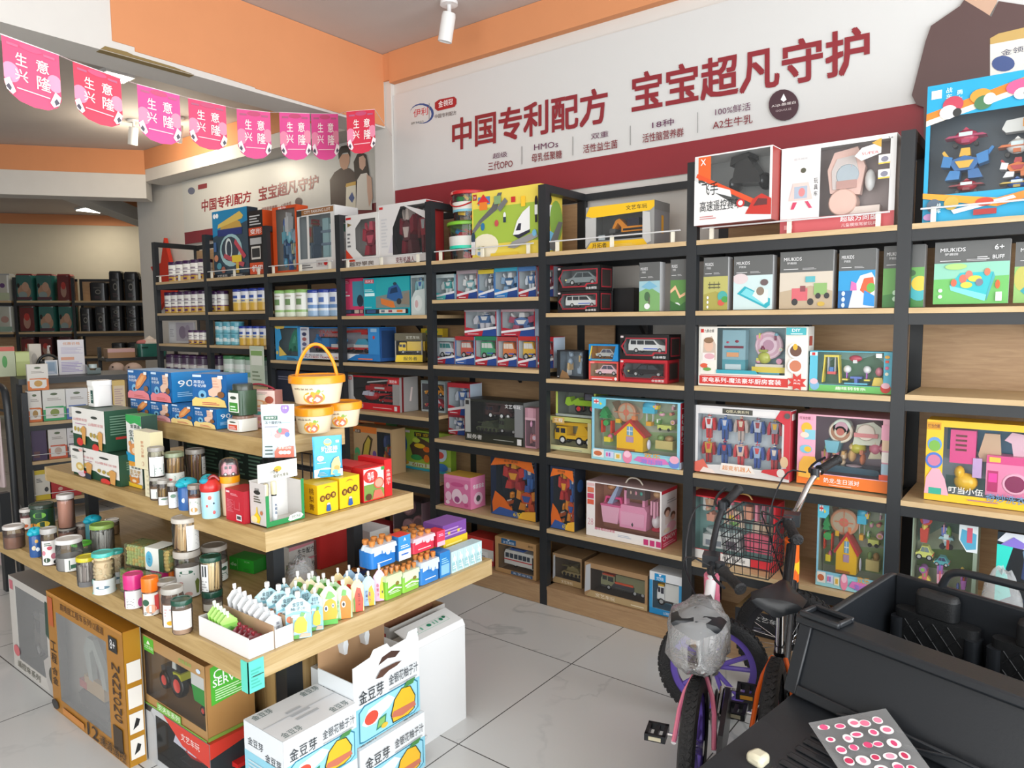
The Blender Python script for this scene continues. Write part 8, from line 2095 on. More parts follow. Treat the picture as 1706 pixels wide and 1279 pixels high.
win('toy_box', 'kraft CITY SERVICE toy box with a tractor and green trailer', 'toy box', (P, w, h), .165, 'a9824f', 'a8814e', (.09, .02, .13, .17),
    'r 0 .84 1 1 b08a58;p .1 .78 .1 .98 .26 .98 .26 .78 58b43c;T 文艺车玩 .11 .82 .25 .87 e8f0e0;p .15 .89 .18 .95 .21 .89 e8f0e0;T 农场系列 .64 .88 .82 .94 8ac060;e .92 .9 .03 .03 cde;r 0 0 1 .02 7ab040;T 农夫车系列 .3 .03 .62 .11 a8d890;r .28 .02 .64 .12 78b848;T 农夫车系列 .3 .03 .62 .11 eef4e4',
    [('toy_tractor', 'd .6;p .1 .3 .08 .52 .4 .62 .55 .62 .6 .3 2a2c2c;b .4 .55 .62 .92 1c1e20;d .64;p .42 .62 .44 .86 .5 .9 .52 .62 c8ccc8;d .7;p .5 .45 .46 .56 .66 .58 .7 .46 b8b828;w .2 .26 .2 1a1a1a e04a40;w .56 .3 .26 1a1a1a e04a40', -.02, .0, .62, .95), ('toy_trailer', 'd .8;p .62 .24 .58 .55 1 .55 1 .2 2f9a3c;b .58 .55 1 .9 dcdedc;w .76 .12 .1 1a1a1a d84a40;w .9 .12 .1 1a1a1a d84a40', .06, .0, 1.0, .98)],
    R_='p .1 .45 .1 .95 .5 1 .92 .96 .92 .5 4fae36;T CITY .16 .78 .7 .9 f4f8f0;T SERVICE .14 .68 .9 .78 f4f8f0;l .18 .5 .84 .66 5 c8e8b8;r 0 0 1 .05 7a9a40', cs='a87c48', ct='8a6238')
win('toy_box', 'red and black toy box with a red helicopter, under the tractor box', 'toy box', (V((-2.435, 1.088, 0)), .41, zt_), .19, 'b9bcbe', '2a2c2e', (.16, .03, .1, .1),
    'p 0 0 0 1 .04 1 .16 .8 .16 0 b0b2b4;p 0 .9 0 1 .12 1 .08 .9 222;p .3 1 .6 .68 1 .62 1 1 d03a2c;T 文艺车玩 .58 .78 .86 .9 f0e0dc', [('toy_helicopter', cut(HELI, a='d02a28'), .1, .05, .9, .85, .8)], R_='p 0 .75 0 1 1 1 1 .9 d03a2c;p 0 0 0 .75 1 .9 1 0 2c3236;r .3 .1 .5 .4 c02a28', cs='303438', ct='c8342c')


# ------------------------------------------------------------------ bicycles
def frame_of(a, b):
    """matrix with x running from a to b on the floor, z up, origin at a"""
    u = (b-a).normalized()
    n = V((-u.y, u.x, 0))
    m = MX((u, n, V((0, 0, 1)))).transposed().to_4x4()
    m.translation = a
    return m


def wheel(t, name, c, R0, tw, axis, rim, spokes, T):
    """tyre and rim as two parts; axis: unit vector of the axle in the bike's own frame"""
    ax = V(axis).normalized()
    rot = V((0, 0, 1)).rotation_difference(ax).to_matrix().to_4x4()
    base = MX.Translation(c) @ rot
    q = M()
    q.T = base
    pr = [(R0-tw*.9, -tw*.38), (R0-tw*.45, -tw*.5), (R0-tw*.1, -tw*.36), (R0, -tw*.12), (R0, tw*.12), (R0-tw*.1, tw*.36), (R0-tw*.45, tw*.5), (R0-tw*.9, tw*.38)]
    q.lathe(pr, (0, 0, 0), '111', 'rubber', 48)
    for i in range(56):
        a = 2*pi*i/56
        for s in (-1, 1):
            T0 = q.T
            q.T = base @ MX.Rotation(a+s*.03, 4, 'Z') @ MX.Translation((R0-.001, 0, s*tw*.16)) @ MX.Rotation(s*.5, 4, 'X')
            q.box(-.002, -R0*.035, -tw*.1, .003, R0*.035, tw*.1, '111', 'rubber')
            q.T = T0
    ty = q.obj('tyre', t)
    q = M()
    q.T = base
    r1 = R0-tw*.75
    q.lathe([(r1, -tw*.3), (r1-.03, -tw*.22), (r1-.03, tw*.22), (r1, tw*.3), (r1, -tw*.3)], (0, 0, 0), rim, 'gloss', 48)
    q.lathe([(0, -.03), (.022, -.03), (.022, .03), (0, .03)], (0, 0, 0), '333', 'chrome', 16)
    if spokes:
        for i in range(spokes):
            for s in (-.09, .09):
                a = 2*pi*i/spokes+s
                b = 2*pi*i/spokes+s*2.2
                q.tube([(.02*cos(a), .02*sin(a), 0), (r1*.95*cos(b), r1*.95*sin(b), 0)], .009, rim, 'gloss', 8)
    else:
        for i in range(24):
            a = 2*pi*i/24
            q.tube([(.02*cos(a+.4), .02*sin(a+.4), .02*(-1)**i), (r1*.97*cos(a), r1*.97*sin(a), 0)], .0012, 'ccc', 'chrome', 4)
    q.obj('rim', t)
    return ty


def pedal(t, c, refl):
    q = M()
    q.T = MX.Translation(c)
    for s in (-1, 1):
        q.box(-.036, s*.028-.006, -.011, .036, s*.028+.006, .011, '151515', 'blackp')
        q.box(s*.036-.006, -.034, -.011, s*.036+.006, .034, .011, '151515', 'blackp')
    q.box(-.036, -.007, -.008, .036, .007, .008, '1c1c1c', 'blackp')
    o = q.obj('pedal', t)
    for s in (-1, 1):
        q = M()
        q.T = MX.Translation(c)
        q.box(s*.043-.0015, -.02, -.006, s*.043+.0015, .02, .006, refl, 'gloss')
        q.obj('reflector', o)


def bike(label, a, b, R0, tw, steer, colf, colt, rim, spokes, seatz, barz, wrap, basket, decal, fork):
    """a: rear contact point, b: front contact point on the floor"""
    t = root('bicycle', label, 'bicycle', a)
    T = frame_of(a+V((0, 0, .004)), b+V((0, 0, .004)))
    t.matrix_world = T
    L = (b-a).length
    st = R(steer)
    ya = lambda k: V((cos(st)*k, sin(st)*k, 0))
    wheel(t, 'rear', V((0, 0, R0)), R0, tw, (0, 1, 0), rim, spokes, T)
    wheel(t, 'front', V((L, 0, R0)), R0, tw, (-sin(st), cos(st), 0), rim, spokes, T)
    hd = V((L-.06, 0, barz*.62))
    ht = V((L-.10, 0, barz*.8))
    bb = V((L*.42, 0, R0*.95))
    sc = V((L*.26, 0, seatz*.72))
    q = M()
    for p, e, r, c in ((hd, bb, .021, colf), (ht, sc+V((0, 0, -.04)), .018, colf), (bb, sc, .017, colf)):
        q.tube([p, p.lerp(e, .45), e], [r, r, r], c, 'gloss', 12)
    for s in (-1, 1):
        q.tube([bb+V((0, s*.03, 0)), V((.05, s*.06, R0*1.0)), V((0, s*.06, R0))], .0085, colf, 'gloss', 8, 1)
        q.tube([sc+V((0, s*.02, -.05)), V((.09, s*.05, R0*1.5)), V((0, s*.06, R0))], .0075, colt, 'gloss', 8, 1)
    q.obj('frame', t)
    q = M()
    q.tube([hd-V((0, 0, .01)), ht+V((0, 0, .01))], .027, colt, 'gloss', 14)
    q.T = MX.Identity(4)
    q.obj('head_tube', t)
    if decal:
        q = M()
        q.tube([hd.lerp(ht, .15), hd.lerp(ht, .5)], .0278, decal, 'gloss', 14)
        q.obj('head_badge', t)
    q = M()
    fc = hd+V((.02, 0, -.03))
    for s in (-1, 1):
        o = V((-sin(st)*s*.055, cos(st)*s*.055, 0))
        q.tube([fc+o*.5, V((L, 0, R0*2.05))+o, V((L, 0, R0))+o], .011, fork, 'gloss', 8, 1)
    q.tube([fc+V((-sin(st)*.03, cos(st)*.03, 0)), fc-V((-sin(st)*.03, cos(st)*.03, 0))], .014, fork, 'gloss', 8)
    q.obj('fork', t)
    q = M()
    st0 = ht+V((-.005, 0, .02))
    top = ht+V((-.02, 0, barz-ht.z-.07))
    q.tube([st0, top], .016, '1a1a1a', 'blackp', 10)
    q.T = MX.Translation(top)
    q.box(-.03, -.028, -.022, .03, .028, .022, '1a1a1a', 'blackp')
    q.obj('stem', t)
    q = M()
    n = V((-sin(st), cos(st), 0))
    f_ = V((cos(st), sin(st), 0))
    pts = [top+n*.29+f_*-.09+V((0, 0, .10)), top+n*.18+f_*-.03+V((0, 0, .09)), top+n*.07+V((0, 0, .0)), top-n*.07, top-n*.18+f_*-.03+V((0, 0, .09)), top-n*.29+f_*-.09+V((0, 0, .10))]
    pts = [p_-V((0, 0, .30*sin(st)*(p_-top).dot(n))) for p_ in pts]      # the raked fork drops the inner grip
    q.tube(pts, .0115, 'ccc' if basket else '222', 'chrome' if basket else 'blackp', 10, 2)
    q.obj('handlebar', t)
    for s, p0, p1 in ((1, pts[0], pts[1]), (-1, pts[5], pts[4])):
        d = (p1-p0).normalized()
        q = M()
        q.tube([p0-d*.012, p0-d*.006, p0, p0+d*.085, p0+d*.1], [.016, .021, .0165, .0165, .021], '161616', 'rubber', 12)
        q.obj('grip', t)
        q = M()
        q.tube([p0+d*.13, p0+d*.12+f_*.03, p0+d*.05+f_*.055, p0-d*.01+f_*.05], .005, '111', 'blackp', 6, 1)
        q.tube([p0+d*.125-V((0, 0, .015)), p0+d*.125+V((0, 0, .018))], .017, '141414', 'blackp', 10)
        o = q.obj('brake_lever', t)
        q = M()
        q.tube([p0+d*.13+f_*.03, p0+d*.16+f_*.09+V((0, 0, .02)), top+f_*.1-V((0, 0, .03)), fc+f_*.03, V((L, 0, R0*2))+n*.04*s], .003, '111', 'blackp', 6, 2)
        q.obj('brake_cable', t)
    # saddle
    q = M()
    q.tube([sc+V((0, 0, -.03)), sc.lerp(V((L*.23, 0, seatz)), .9)], .0125, 'bbb', 'chrome', 10)
    q.obj('seat_post', t)
    q = M()
    sv, sf = [], []
    prof = [(-.12, .03, .0), (-.11, .075, .012), (-.05, .085, .016), (.02, .055, .008), (.08, .028, .002), (.13, .02, -.006), (.14, .008, -.014)]
    c = V((L*.23, 0, seatz))
    for x, hw, z in prof:
        for k in range(10):
            a_ = 2*pi*k/10
            sv.append(c+V((x, hw*cos(a_), z+(.016 if sin(a_) > 0 else .028)*sin(a_))))
    for j in range(len(prof)-1):
        for k in range(10):
            sf.append((j*10+k, j*10+(k+1) % 10, (j+1)*10+(k+1) % 10, (j+1)*10+k))
    sf += [tuple(range(9, -1, -1)), tuple(60+k for k in range(10))]
    q.raw(sv, sf, '151515', 'blackp')
    q.obj('seat', t)
    # cranks, pedals, chain guard
    q = M()
    q.T = MX.Translation(bb)
    q.lathe([(0, -.045), (.075, -.045), (.08, -.042), (.075, -.038), (0, -.038)], (0, 0, 0), '1c1c1c', 'blackp', 28, 'y')
    q.tube([(0, -.05, 0), (.09, -.055, .05)], .009, '222', 'chrome', 8)
    q.tube([(0, .05, 0), (-.09, .055, -.05)], .009, '222', 'chrome', 8)
    q.tube([(.09, -.05, .05), (.09, -.1, .05)], .006, '333', 'chrome', 6)
    q.tube([(-.09, .05, -.05), (-.09, .1, -.05)], .006, '333', 'chrome', 6)
    q.obj('crank', t)
    pedal(t, bb+V((.09, -.135, .05)), 'e8a83a')
    pedal(t, bb+V((-.09, .135, -.05)), 'e8e0c0')
    q = M()
    q.prism([(bb.x+.09, bb.z-.03), (bb.x+.1, bb.z+.05), (bb.x+.02, bb.z+.085), (.0, R0+.05), (-.05, R0), (-.03, R0-.045), (bb.x, bb.z-.07)], -.085, -.07, '18181a', 'blackp')
    q.obj('chain_guard', t)
    # rear mudguard
    if not basket:
        q = M()
        for i in range(13):
            a0, a1 = R(20+10*i), R(30+10*i)
            r = R0+.015
            w_ = tw*.62
            v = [(r*cos(a0), -w_, R0+r*sin(a0)), (r*cos(a0), w_, R0+r*sin(a0)), (r*cos(a1), w_, R0+r*sin(a1)), (r*cos(a1), -w_, R0+r*sin(a1))]
            if i < 6:
                q.face(v, '18181a', 'blackp')
        q.obj('mudguard', t)
    if basket:
        q = M()
        o = top+f_*.13-V((0, 0, .12))
        B = MX.Translation(o) @ MX.Rotation(st, 4, 'Z')
        q.T = B
        for k in range(7):
            z = -.09+.035*k
            s = .8+.2*k/6
            q.tube([(-.1*s, -.14*s, z), (.1*s, -.14*s, z), (.1*s, .14*s, z), (-.1*s, .14*s, z)], .0022 if k < 6 else .004, '111', 'black', 5, closed=True)
        for k in range(9):
            for sx in (-1, 1):
                y = -.13+.26*k/8
                q.tube([(sx*.08, y*.8, -.09), (sx*.1, y, .12)], .0018, '111', 'black', 4)
        for k in range(6):
            for sy in (-1, 1):
                x = -.09+.18*k/5
                q.tube([(x*.8, sy*.112, -.09), (x, sy*.14, .12)], .0018, '111', 'black', 4)
        q.obj('basket', t)
    if wrap:
        q = M()
        rr = random.Random(4)
        vs, fs = [], []
        n, mm = 20, 10
        for j in range(mm+1):
            b_ = -1+2*j/mm
            for i in range(n):
                a_ = 2*pi*i/n
                k_ = 1+rr.uniform(-.14, .14)
                rr_ = max(.03, (1-abs(b_)**2.4))**.5
                vs.append(c+V((b_*.17-.0, .098*cos(a_)*rr_*k_*(1 if b_ < .2 else .7), -.03+(.075*sin(a_)*rr_*k_)-(.05 if sin(a_) < -.3 else 0))))
        for j in range(mm):
            for i in range(n):
                fs.append((j*n+i, j*n+(i+1) % n, (j+1)*n+(i+1) % n, (j+1)*n+i))
        q.raw(vs, fs, 'fff', 'film')
        q.obj('plastic_wrap', t)
    return t


fc = onz(1186, 1197, 0)
a1 = onz(1157, 1140, .4)
bike('pink and white child\'s bicycle with purple wheels and a plastic-wrapped saddle', V((a1.x, a1.y, 0)), V((fc.x, fc.y, 0)), .2, .05, 95, 'ece9ea', 'e8809a', '6f5ab8', 5, .56, .72, True, False, 'e87a98', '1a1a1a')
a2 = onz(1289, 1108, .44)
f2 = ondep(1320, 1000, 2.8)
bike('taller black bicycle with an orange headset, chrome handlebar and wire basket', V((a2.x, a2.y, 0)), V((f2.x, f2.y, 0)), .22, .05, 80, '1c1c1e', 'e8641c', '2a2a2c', 0, .60, .82, False, True, 'f0c020', '1c1c1e')
# ------------------------------------------------------------------ black ride-on toy jeep
uu = V((.95, -.31, 0)).normalized()
vv = V((-uu.y, uu.x, 0))
car = root('toy_jeep', 'large black ride-on toy jeep with two quilted seats, right foreground', 'toy car', (-.50, 1.925, 0), math.atan2(uu.y, uu.x))
CW = .80
K = 'blackp'


def part(nm, f, par=None, k=None):
    q = M()
    f(q)
    o = q.obj(nm, par or car)
    b = o.modifiers.new('soft', 'BEVEL')
    b.width, b.segments, b.limit_method, b.angle_limit = k or .006, 2, 'ANGLE', R(40)
    return o


def P4(q, a, b, c='202326', k=K):      # slab between two (v, z) points along the width
    pass


part('hood', lambda q: (q.prism([(-.58, .16), (-.58, .40), (-.50, .455), (-.07, .535), (-.03, .535), (-.03, .16)], .02, CW-.02, '1c1f22', K, 'x'),
     [q.prism([(-.40+.03*i, .4745+.0056*i), (-.385+.03*i, .4775+.0056*i), (-.385+.03*i, .4825+.0056*i), (-.40+.03*i, .4795+.0056*i)], x, x+.14, '2a2d30', K, 'x') for i in range(8) for x in (.14, CW-.3)]), k=.012)
part('windscreen_panel', lambda q: (q.prism([(-.085, .535), (-.02, .70), (.0, .70), (-.05, .535)], 0, CW, '23272b', K, 'x'),))
part('windscreen_frame', lambda q: (
    q.prism([(-.088, .536), (-.094, .54), (-.030, .703), (-.021, .70)], .0, .035, '1d2023', K, 'x'), q.prism([(-.088, .536), (-.094, .54), (-.030, .703), (-.021, .70)], CW-.035, CW, '1d2023', K, 'x'),
    q.prism([(-.0885, .536), (-.098, .54), (-.089, .566), (-.078, .56)], .035, CW-.035, '1d2023', K, 'x')))
part('top_rail', lambda q: (q.prism([(-.035, .70), (-.03, .722), (.055, .722), (.06, .70)], -.012, CW+.012, '3a3e42', K, 'x'),))
for x in (.0, CW-.11):
    o = part('grab_handle', lambda q: (q.box(x, -.034, .722, x+.11, -.022, .737, '4a4f53', K), q.box(x, .03, .722, x+.11, .042, .737, '4a4f53', K), q.box(x, -.022, .722, x+.012, .03, .737, '4a4f53', K), q.box(x+.098, -.022, .722, x+.11, .03, .737, '4a4f53', K)), k=.004)
for x in (.16, CW-.16-.32):
    part('windscreen_wiper', lambda q: q.tube([(x, -.112, .552), (x+.1, -.103, .574), (x+.32, -.100, .572)], .0045, '0c0d0e', K, 6), k=.001)
part('side_panel', lambda q: q.prism([(-.02, .18), (-.02, .70), (.06, .70), (.40, .745), (.44, .74), (.44, .18)], -.004, .016, '15171a', K, 'x'))
part('side_panel', lambda q: q.prism([(-.02, .18), (-.02, .70), (.06, .70), (.40, .745), (.44, .74), (.44, .18)], CW-.016, CW+.004, '15171a', K, 'x'))
part('back_panel', lambda q: (q.box(.016, .42, .18, CW-.016, .44, .745, '121416', K),))
part('cabin_floor', lambda q: q.box(.016, -.02, .18, CW-.016, .42, .20, '101214', K))
part('roll_bar', lambda q: q.tube([(.14, .43, .74), (.16, .43, .79), (.22, .43, .80), (CW-.16, .43, .80), (CW-.1, .43, .79), (CW-.08, .43, .74)], .011, '141618', K, 10, 2), k=.001)
for x in (.04, .29):
    st_ = M()
    st_.rbox(x, .365, .21, x+.22, .415, .665, .024, '1a1c1e', 'leather', 4)
    st_.rbox(x-.006, .355, .21, x+.03, .41, .64, .015, '2e343a', K, 3)
    st_.rbox(x+.19, .355, .21, x+.226, .41, .64, .015, '2e343a', K, 3)
    st_.rbox(x, .12, .21, x+.22, .355, .33, .04, '1a1c1e', 'leather', 4)
    for i in range(-4, 8):
        for s in (-1, 1):
            pts = []
            for k in range(9):
                xx, zz_ = .034+.152*k/8, (.40+.05*i+s*.165*(k/8-.5)*1.1)
                if .34 < zz_ < .655:
                    pts.append((x+xx, .3648, zz_))
            if len(pts) > 1:
                st_.tube(pts, .0022, '0e0f10', 'leather', 5)
    st = st_.obj('seat', car)
    part('headrest', lambda q: q.rbox(x+.055, .365, .655, x+.165, .415, .735, .02, '1d2022', 'leather', 4), st, .014)
hq = car.location + V((0, 0, .50)) + vv*-.3
for hx, hy in ((1263, 1258), (1606, 1274)):
    pl = onpl(hx, hy, hq, V((0, 0, 1))) - car.location
    x, y = pl.dot(uu)-.022, pl.dot(vv)-.02
    zh = .455+(y+.50)*.186
    part('head_light', lambda q: q.prism([(x, y), (x+.046, y), (x+.042, y+.042), (x+.004, y+.042)], zh-.003, zh+.026, 'd8d2b8', 'gloss', 'z'), k=.01)
part('front_bumper', lambda q: q.box(-.01, -.63, .16, CW+.01, -.575, .27, '15171a', K), k=.015)
for y in (-.42, .30):
    for x, s in ((-.045, 1), (CW-.055, 1)):
        q = M()
        q.T = MX.Translation((x, y, .15))
        q.lathe([(0, 0), (.08, 0), (.09, .012), (.13, .0), (.15, .02), (.15, .08), (.13, .1), (0, .1)], (0, 0, 0), '141414', 'rubber', 28, 'x')
        q.obj('wheel', car)
# sheet of stickers lying on the hood
hp = car.location + vv*-.10 + V((0, 0, .588))
hn = (V((0, 0, 1)) - vv*.36).normalized()
cs = [onpl(x, y, hp, hn) for x, y in ((1412, 1305), (1556, 1290), (1476, 1182), (1347, 1206))]
q = M()
for dz, k in ((.004, 'film'),):
    q.face([c_+hn*dz for c_ in cs], 'fff', 'film')
o_, u_, w_ = cs[0]+hn*.0048, cs[1]-cs[0], cs[3]-cs[0]
rr = random.Random(2)
spots = []
for i in range(5):
    for j in range(5):
        x, y = .14+.17*j+rr.uniform(-.03, .03), .1+.17*i+rr.uniform(-.03, .03)
        if y < .85:
            spots.append(f'e {x:.2f} {y:.2f} {rr.uniform(.05,.085):.3f} {rr.uniform(.045,.08):.3f} f2ecec;e {x:.2f} {y:.2f} {rr.uniform(.03,.055):.3f} {rr.uniform(.03,.05):.3f} {rr.choice(["d84a78","e87a9a","c83a60","e8a0b8","e05a88","e88aa8"])}')
q.art(';'.join(spots), o_, u_, w_, hn, 'gloss')
tag(q.obj('sticker_sheet', None, None, 0, False), 'clear sheet of small pink stickers lying on the black jeep hood', 'stickers')
p_ = ony(1668, 1000, 3.05)
film('crumpled clear plastic bag on the lowest right shelf behind the jeep', (p_.x, 3.018, .403), .07, .022, .2, 8, name='plastic_bag')
# ------------------------------------------------------------------ the deep left of the shop
qc = ondep(80, 697, 5.5)
ud = V((.22, .975, 0)).normalized()
nd = V((ud.y, -ud.x, 0))
RC = math.atan2(ud.y, ud.x)
pa = onpl(43, 697, qc, nd)
gl = .76
go = root('counter_shelf', 'low oak and black counter shelving stocked with white milk cartons', 'counter', (pa.x, pa.y, 0), RC)
for z in (.14, .45, .75):
    q = M()
    q.box(.02, 0, z-.025, gl, .3, z, '888', 'board')
    q.obj('shelf_board', go, smooth=False)
    q = M()
    q.box(.02, .006, z-.065, gl, .03, z-.026, '222', 'black')
    q.obj('shelf_rail', go)
    q = M()
    q.tube([(.02, -.004, z+.05), (gl, -.004, z+.05)], .003, 'ddd', 'gloss', 6)
    q.obj('guard_rod', go)
for x in (-.02, gl):
    q = M()
    q.box(x, -.012, 0, x+.04, .04, .98, '222', 'black')
    q.obj('post', go)
q = M()
q.box(.02, .305, .0, gl, .32, 1.03, '888', 'panel')
q.obj('back_panel', go)
q = M()
q.box(-.02, .10, 1.035, gl+.04, .75, 1.08, '222', 'black')
q.obj('counter_top', go)
q = M()
q.box(-.02, .33, 0, gl+.04, .74, 1.034, '333', 'black')
q.obj('cabinet', go)


def at(px, z, back=0.02):
    """point on the counter's own front plane, set back by 'back'"""
    q_ = qc-nd*back
    p = onpl(px, 697, q_, nd)
    return V((p.x, p.y, z))


def cbox(name, label, cat, x1, x2, yt, z, d, c, art='', back=.02, **k):
    a, b = at(x1, z, back), at(x2, z, back)
    r = ray(x1, yt)
    h = min(.233 if z < .7 else .9, H+r.z*math.hypot(a.x, a.y)/math.hypot(r.x, r.y)-z)
    return card(name, label, cat, (a, (b-a).length, h), d, c, art, rz=RC, **k)


def MKA(a, b):
    return f'e .5 .86 .16 .04 5a6a4a;l .2 .66 .8 .76 2 a8a098;p 0 0 0 .36 1 .44 1 0 {a};r .1 .08 .9 .4 e8e4de;e .5 .26 .2 .12 {b};r .1 .42 .9 .46 {a}'


for lab, x1, x2, yt, z, c, art in (('white and orange milk carton, leftmost on the top counter shelf', 48, 71, 652, .752, 'e4e0d8', MKA('d8702c', 'b08a4a')), ('white and green milk carton, second on the top counter shelf', 73, 111, 650, .752, 'e4e4de', MKA('3aa868', '8a9a4a')), ('white and blue milk carton, third on the top counter shelf', 112, 148, 648, .752, 'e4e4e4', MKA('4a70b8', 'b8907a')),
                                   ('pink and white carton beside the yellow carton on the counter', 180, 189, 640, .752, 'e0b8b0', 'r 0 .3 1 .5 e8e0dc;r 0 .8 1 1 c86a5a'), ('tall pale yellow carton with fine print, left of the blue biscuit cartons', 190, 211, 634, .752, 'e0c070', 'r .1 .1 .95 .85 e4d0b0;l .15 .2 .85 .8 9 c8a8a0'),
                                   ('dark purple carton on the middle counter shelf', 50, 75, 713, .452, '4a3a5a', 'r .1 .1 .5 .3 6a4a4a'), ('white and orange carton on the middle counter shelf', 78, 109, 712, .452, 'e0dcd6', MKA('d8603a', 'c8b0a0')), ('white carton cut off by the table tier, middle counter shelf', 110, 128, 711, .452, 'e0dee0', MKA('6a5a6a', 'b8b0b8')),
                                   ('white and yellow carton on the lowest counter shelf', 51, 76, 781, .142, 'dcd8cc', 'r 0 0 1 .2 d8c038;r 0 .86 1 1 d8c038;e .75 .34 .14 .08 444;l .1 .6 .5 .75 3 555'), ('wide red carton on the lowest counter shelf', 78, 128, 772, .142, 'b83030', 'l .1 .5 .5 .7 3 d87a70;e .15 .88 .1 .05 e8d0a0;e .3 .3 .08 .06 d8b0a0')):
    cbox('milk_carton', lab, 'carton', x1, x2, yt, z, .12, c, art)
a = at(72, .752)
cbox('milk_carton', 'white and orange carton with a bear, standing on top of the milk carton row', 'carton', 50, 85, 607, .993, .06, 'e6e2da', MKA('e07a30', 'c89a4a')+';p .0 .0 .2 .1 .0 .2 e07a30;p 1 .0 .8 .1 1 .2 e07a30', .03)
CT = 1.081
# things on the counter
NB = .4
cbox('notice_board', 'white acrylic notice stand with printed text on the counter', 'notice', 103.5, 147, 566, CT, .012, 'e2dee2', 'T 优惠价格 .2 .85 .85 .93 d8905a;l .12 .6 .95 .8 6 c0b8d0;r .1 .42 .6 .5 e0a080;l .1 .08 .9 .38 7 a898c8', NB)
t = cbox('picture_frame', 'small white picture frame left of the notice stand', 'frame', 81, 102, 600, CT, .012, 'e4e4e6', 'r .1 .08 .9 .92 a8b8c8;r .25 .3 .75 .85 88a0b8;l .2 .12 .8 .26 3 dde', NB-.02)
q = M()
q.prism([(0, 0), (.05, .0), (.05, .03), (.035, .03), (.03, .018), (.012, .02), (0, .05)], 0, .04, '1f4038', 'gloss')
q.cyl((.025, .02, .03), .016, .02, 'c8d8d8')
o = tag(q.obj('tape_dispenser', None, at(150, CT, NB-.1), RC), 'dark green tape dispenser right of the notice stand', 'tape dispenser')
o.scale = (2, 2, 1.6)
cbox('packet_stack', 'red topped green printed packet stack at the far left of the counter', 'packets', -12, 32, 578, CT, .2, 'b8c0a0', 'r 0 .85 1 1 c8503c;e .6 .5 .1 .2 4a9a4a;r .0 .1 .3 .7 d8e0d0;e .3 .4 .06 .1 d86a3a', NB+.1)
cbox('packet_stack', 'pale green packet beside the red topped stack on the counter', 'packets', 33, 56, 586, CT, .16, 'b4c078', 'r 0 .6 1 .95 c4d08c', NB+.1)
cbox('carton', 'cream box standing behind the handbag on the counter', 'box', 56, 76, 573, CT, .1, 'd0c8bc', 'e .4 .5 .25 .2 a8a098', NB+.2)
for i, lab in enumerate(('brown and black handbag with an arched handle, behind the picture frame',)):
    p_ = at(72, CT, NB+.14)
    t = root('handbag', lab, 'handbag', p_, RC)
    q = M()
    q.rbox(.0, .0, 0, .13, .05, .11, .02, '6a4a40', 'leather')
    q.obj('bag_body', t)
    q = M()
    q.tube([(-.01, .025, .0), (-.015, .025, .1), (.03, .025, .16), (.1, .025, .16), (.145, .025, .1), (.14, .025, 0)], .012, '241c1e', 'leather', 8, 2)
    q.obj('handle', t)
p_ = at(88, CT, NB+.3)
t = root('pump_bottle', 'white pump bottle behind the notice stand', 'bottle', p_, 0)
q = M()
q.lathe([(0, 0), (.03, 0), (.03, .14), (.012, .17), (.012, .19), (0, .19)], (0, 0, 0), 'c8c0b8')
q.obj('bottle_body', t)
q = M()
q.tube([(0, 0, .19), (0, 0, .23), (.03, 0, .23)], .008, 'ddd')
q.obj('pump', t)
# second counter behind, with pillows, basket and packs
p0 = ondep(176, 597, 6.9)
t = root('back_shelf', 'dark shelf behind the counter holding pillows and a basket', 'shelf', (p0.x, p0.y, 0), RC)
sz = p0.z
for z in (sz, sz-.17):
    q = M()
    q.box(0, 0, z-.03, .75, .4, z, '333', 'black')
    q.obj('shelf_board', t)
for x in (0, .72):
    q = M()
    q.box(x, .36, 0, x+.03, .4, sz+.1, '222', 'black')
    q.obj('post', t)


def pillow(lab, x1, x2, yt, yb, dep, c, c2):
    a_ = ondep(x1, yb, dep)
    w = (x2-x1)/F*dep
    h = (yb-yt)/F*dep
    q = M()
    q.ell((w/2, .08, h/2), w/2, .08, h/2, c, 'matte', 14, 8)
    q.ell((w/2, .06, h*.3), w*.47, .075, h*.28, c2, 'matte', 14, 8)
    q.ell((w*.25, .012, h*.7), w*.06, .012, h*.06, '433', 'matte', 6, 4)
    tag(q.obj('pillow', None, (a_.x, a_.y, sz-.17+.001), RC-R(10)), lab, 'pillow')


pillow('plump beige and grey wrapped pillow, left of the pair behind the blue cartons', 181, 206, 596, 619, 6.8, 'c8b0a4', '9a9a90')
pillow('plump beige and grey wrapped pillow, right of the pair behind the blue cartons', 207, 235, 596, 619, 6.75, 'ccb4a8', 'a09a94')
b_ = p0+ud*.3
t = root('storage_basket', 'green plastic basket heaped with white and pink cloth on the dark shelf', 'basket', (b_.x, b_.y, sz+.001), RC)
q = M()
q.rbox(0, .04, 0, .27, .24, .13, .04, '2f6a60', 'gloss', 4)
q.box(.03, .035, .085, .09, .041, .1, '1a3a34', 'gloss')
q.obj('basket_body', t)
q = M()
q.ell((.13, .14, .13), .12, .09, .05, 'd8ccc4', 'matte')
q.lathe([(.07, .15), (.03, .19), (0, .21)], (.13, .14, 0), 'e0d8d0', 'matte', 8)
q.ell((.06, .12, .14), .06, .06, .03, 'c87a78', 'matte')
q.obj('cloth', t)
c_ = p0+ud*.02
card('carton', 'flat pink and tan cartons under the green basket', 'box', (V((c_.x, c_.y, sz+.001)), .24, .09), .2, 'a8805c', 'r 0 .6 1 1 d0a8a8', rz=RC)
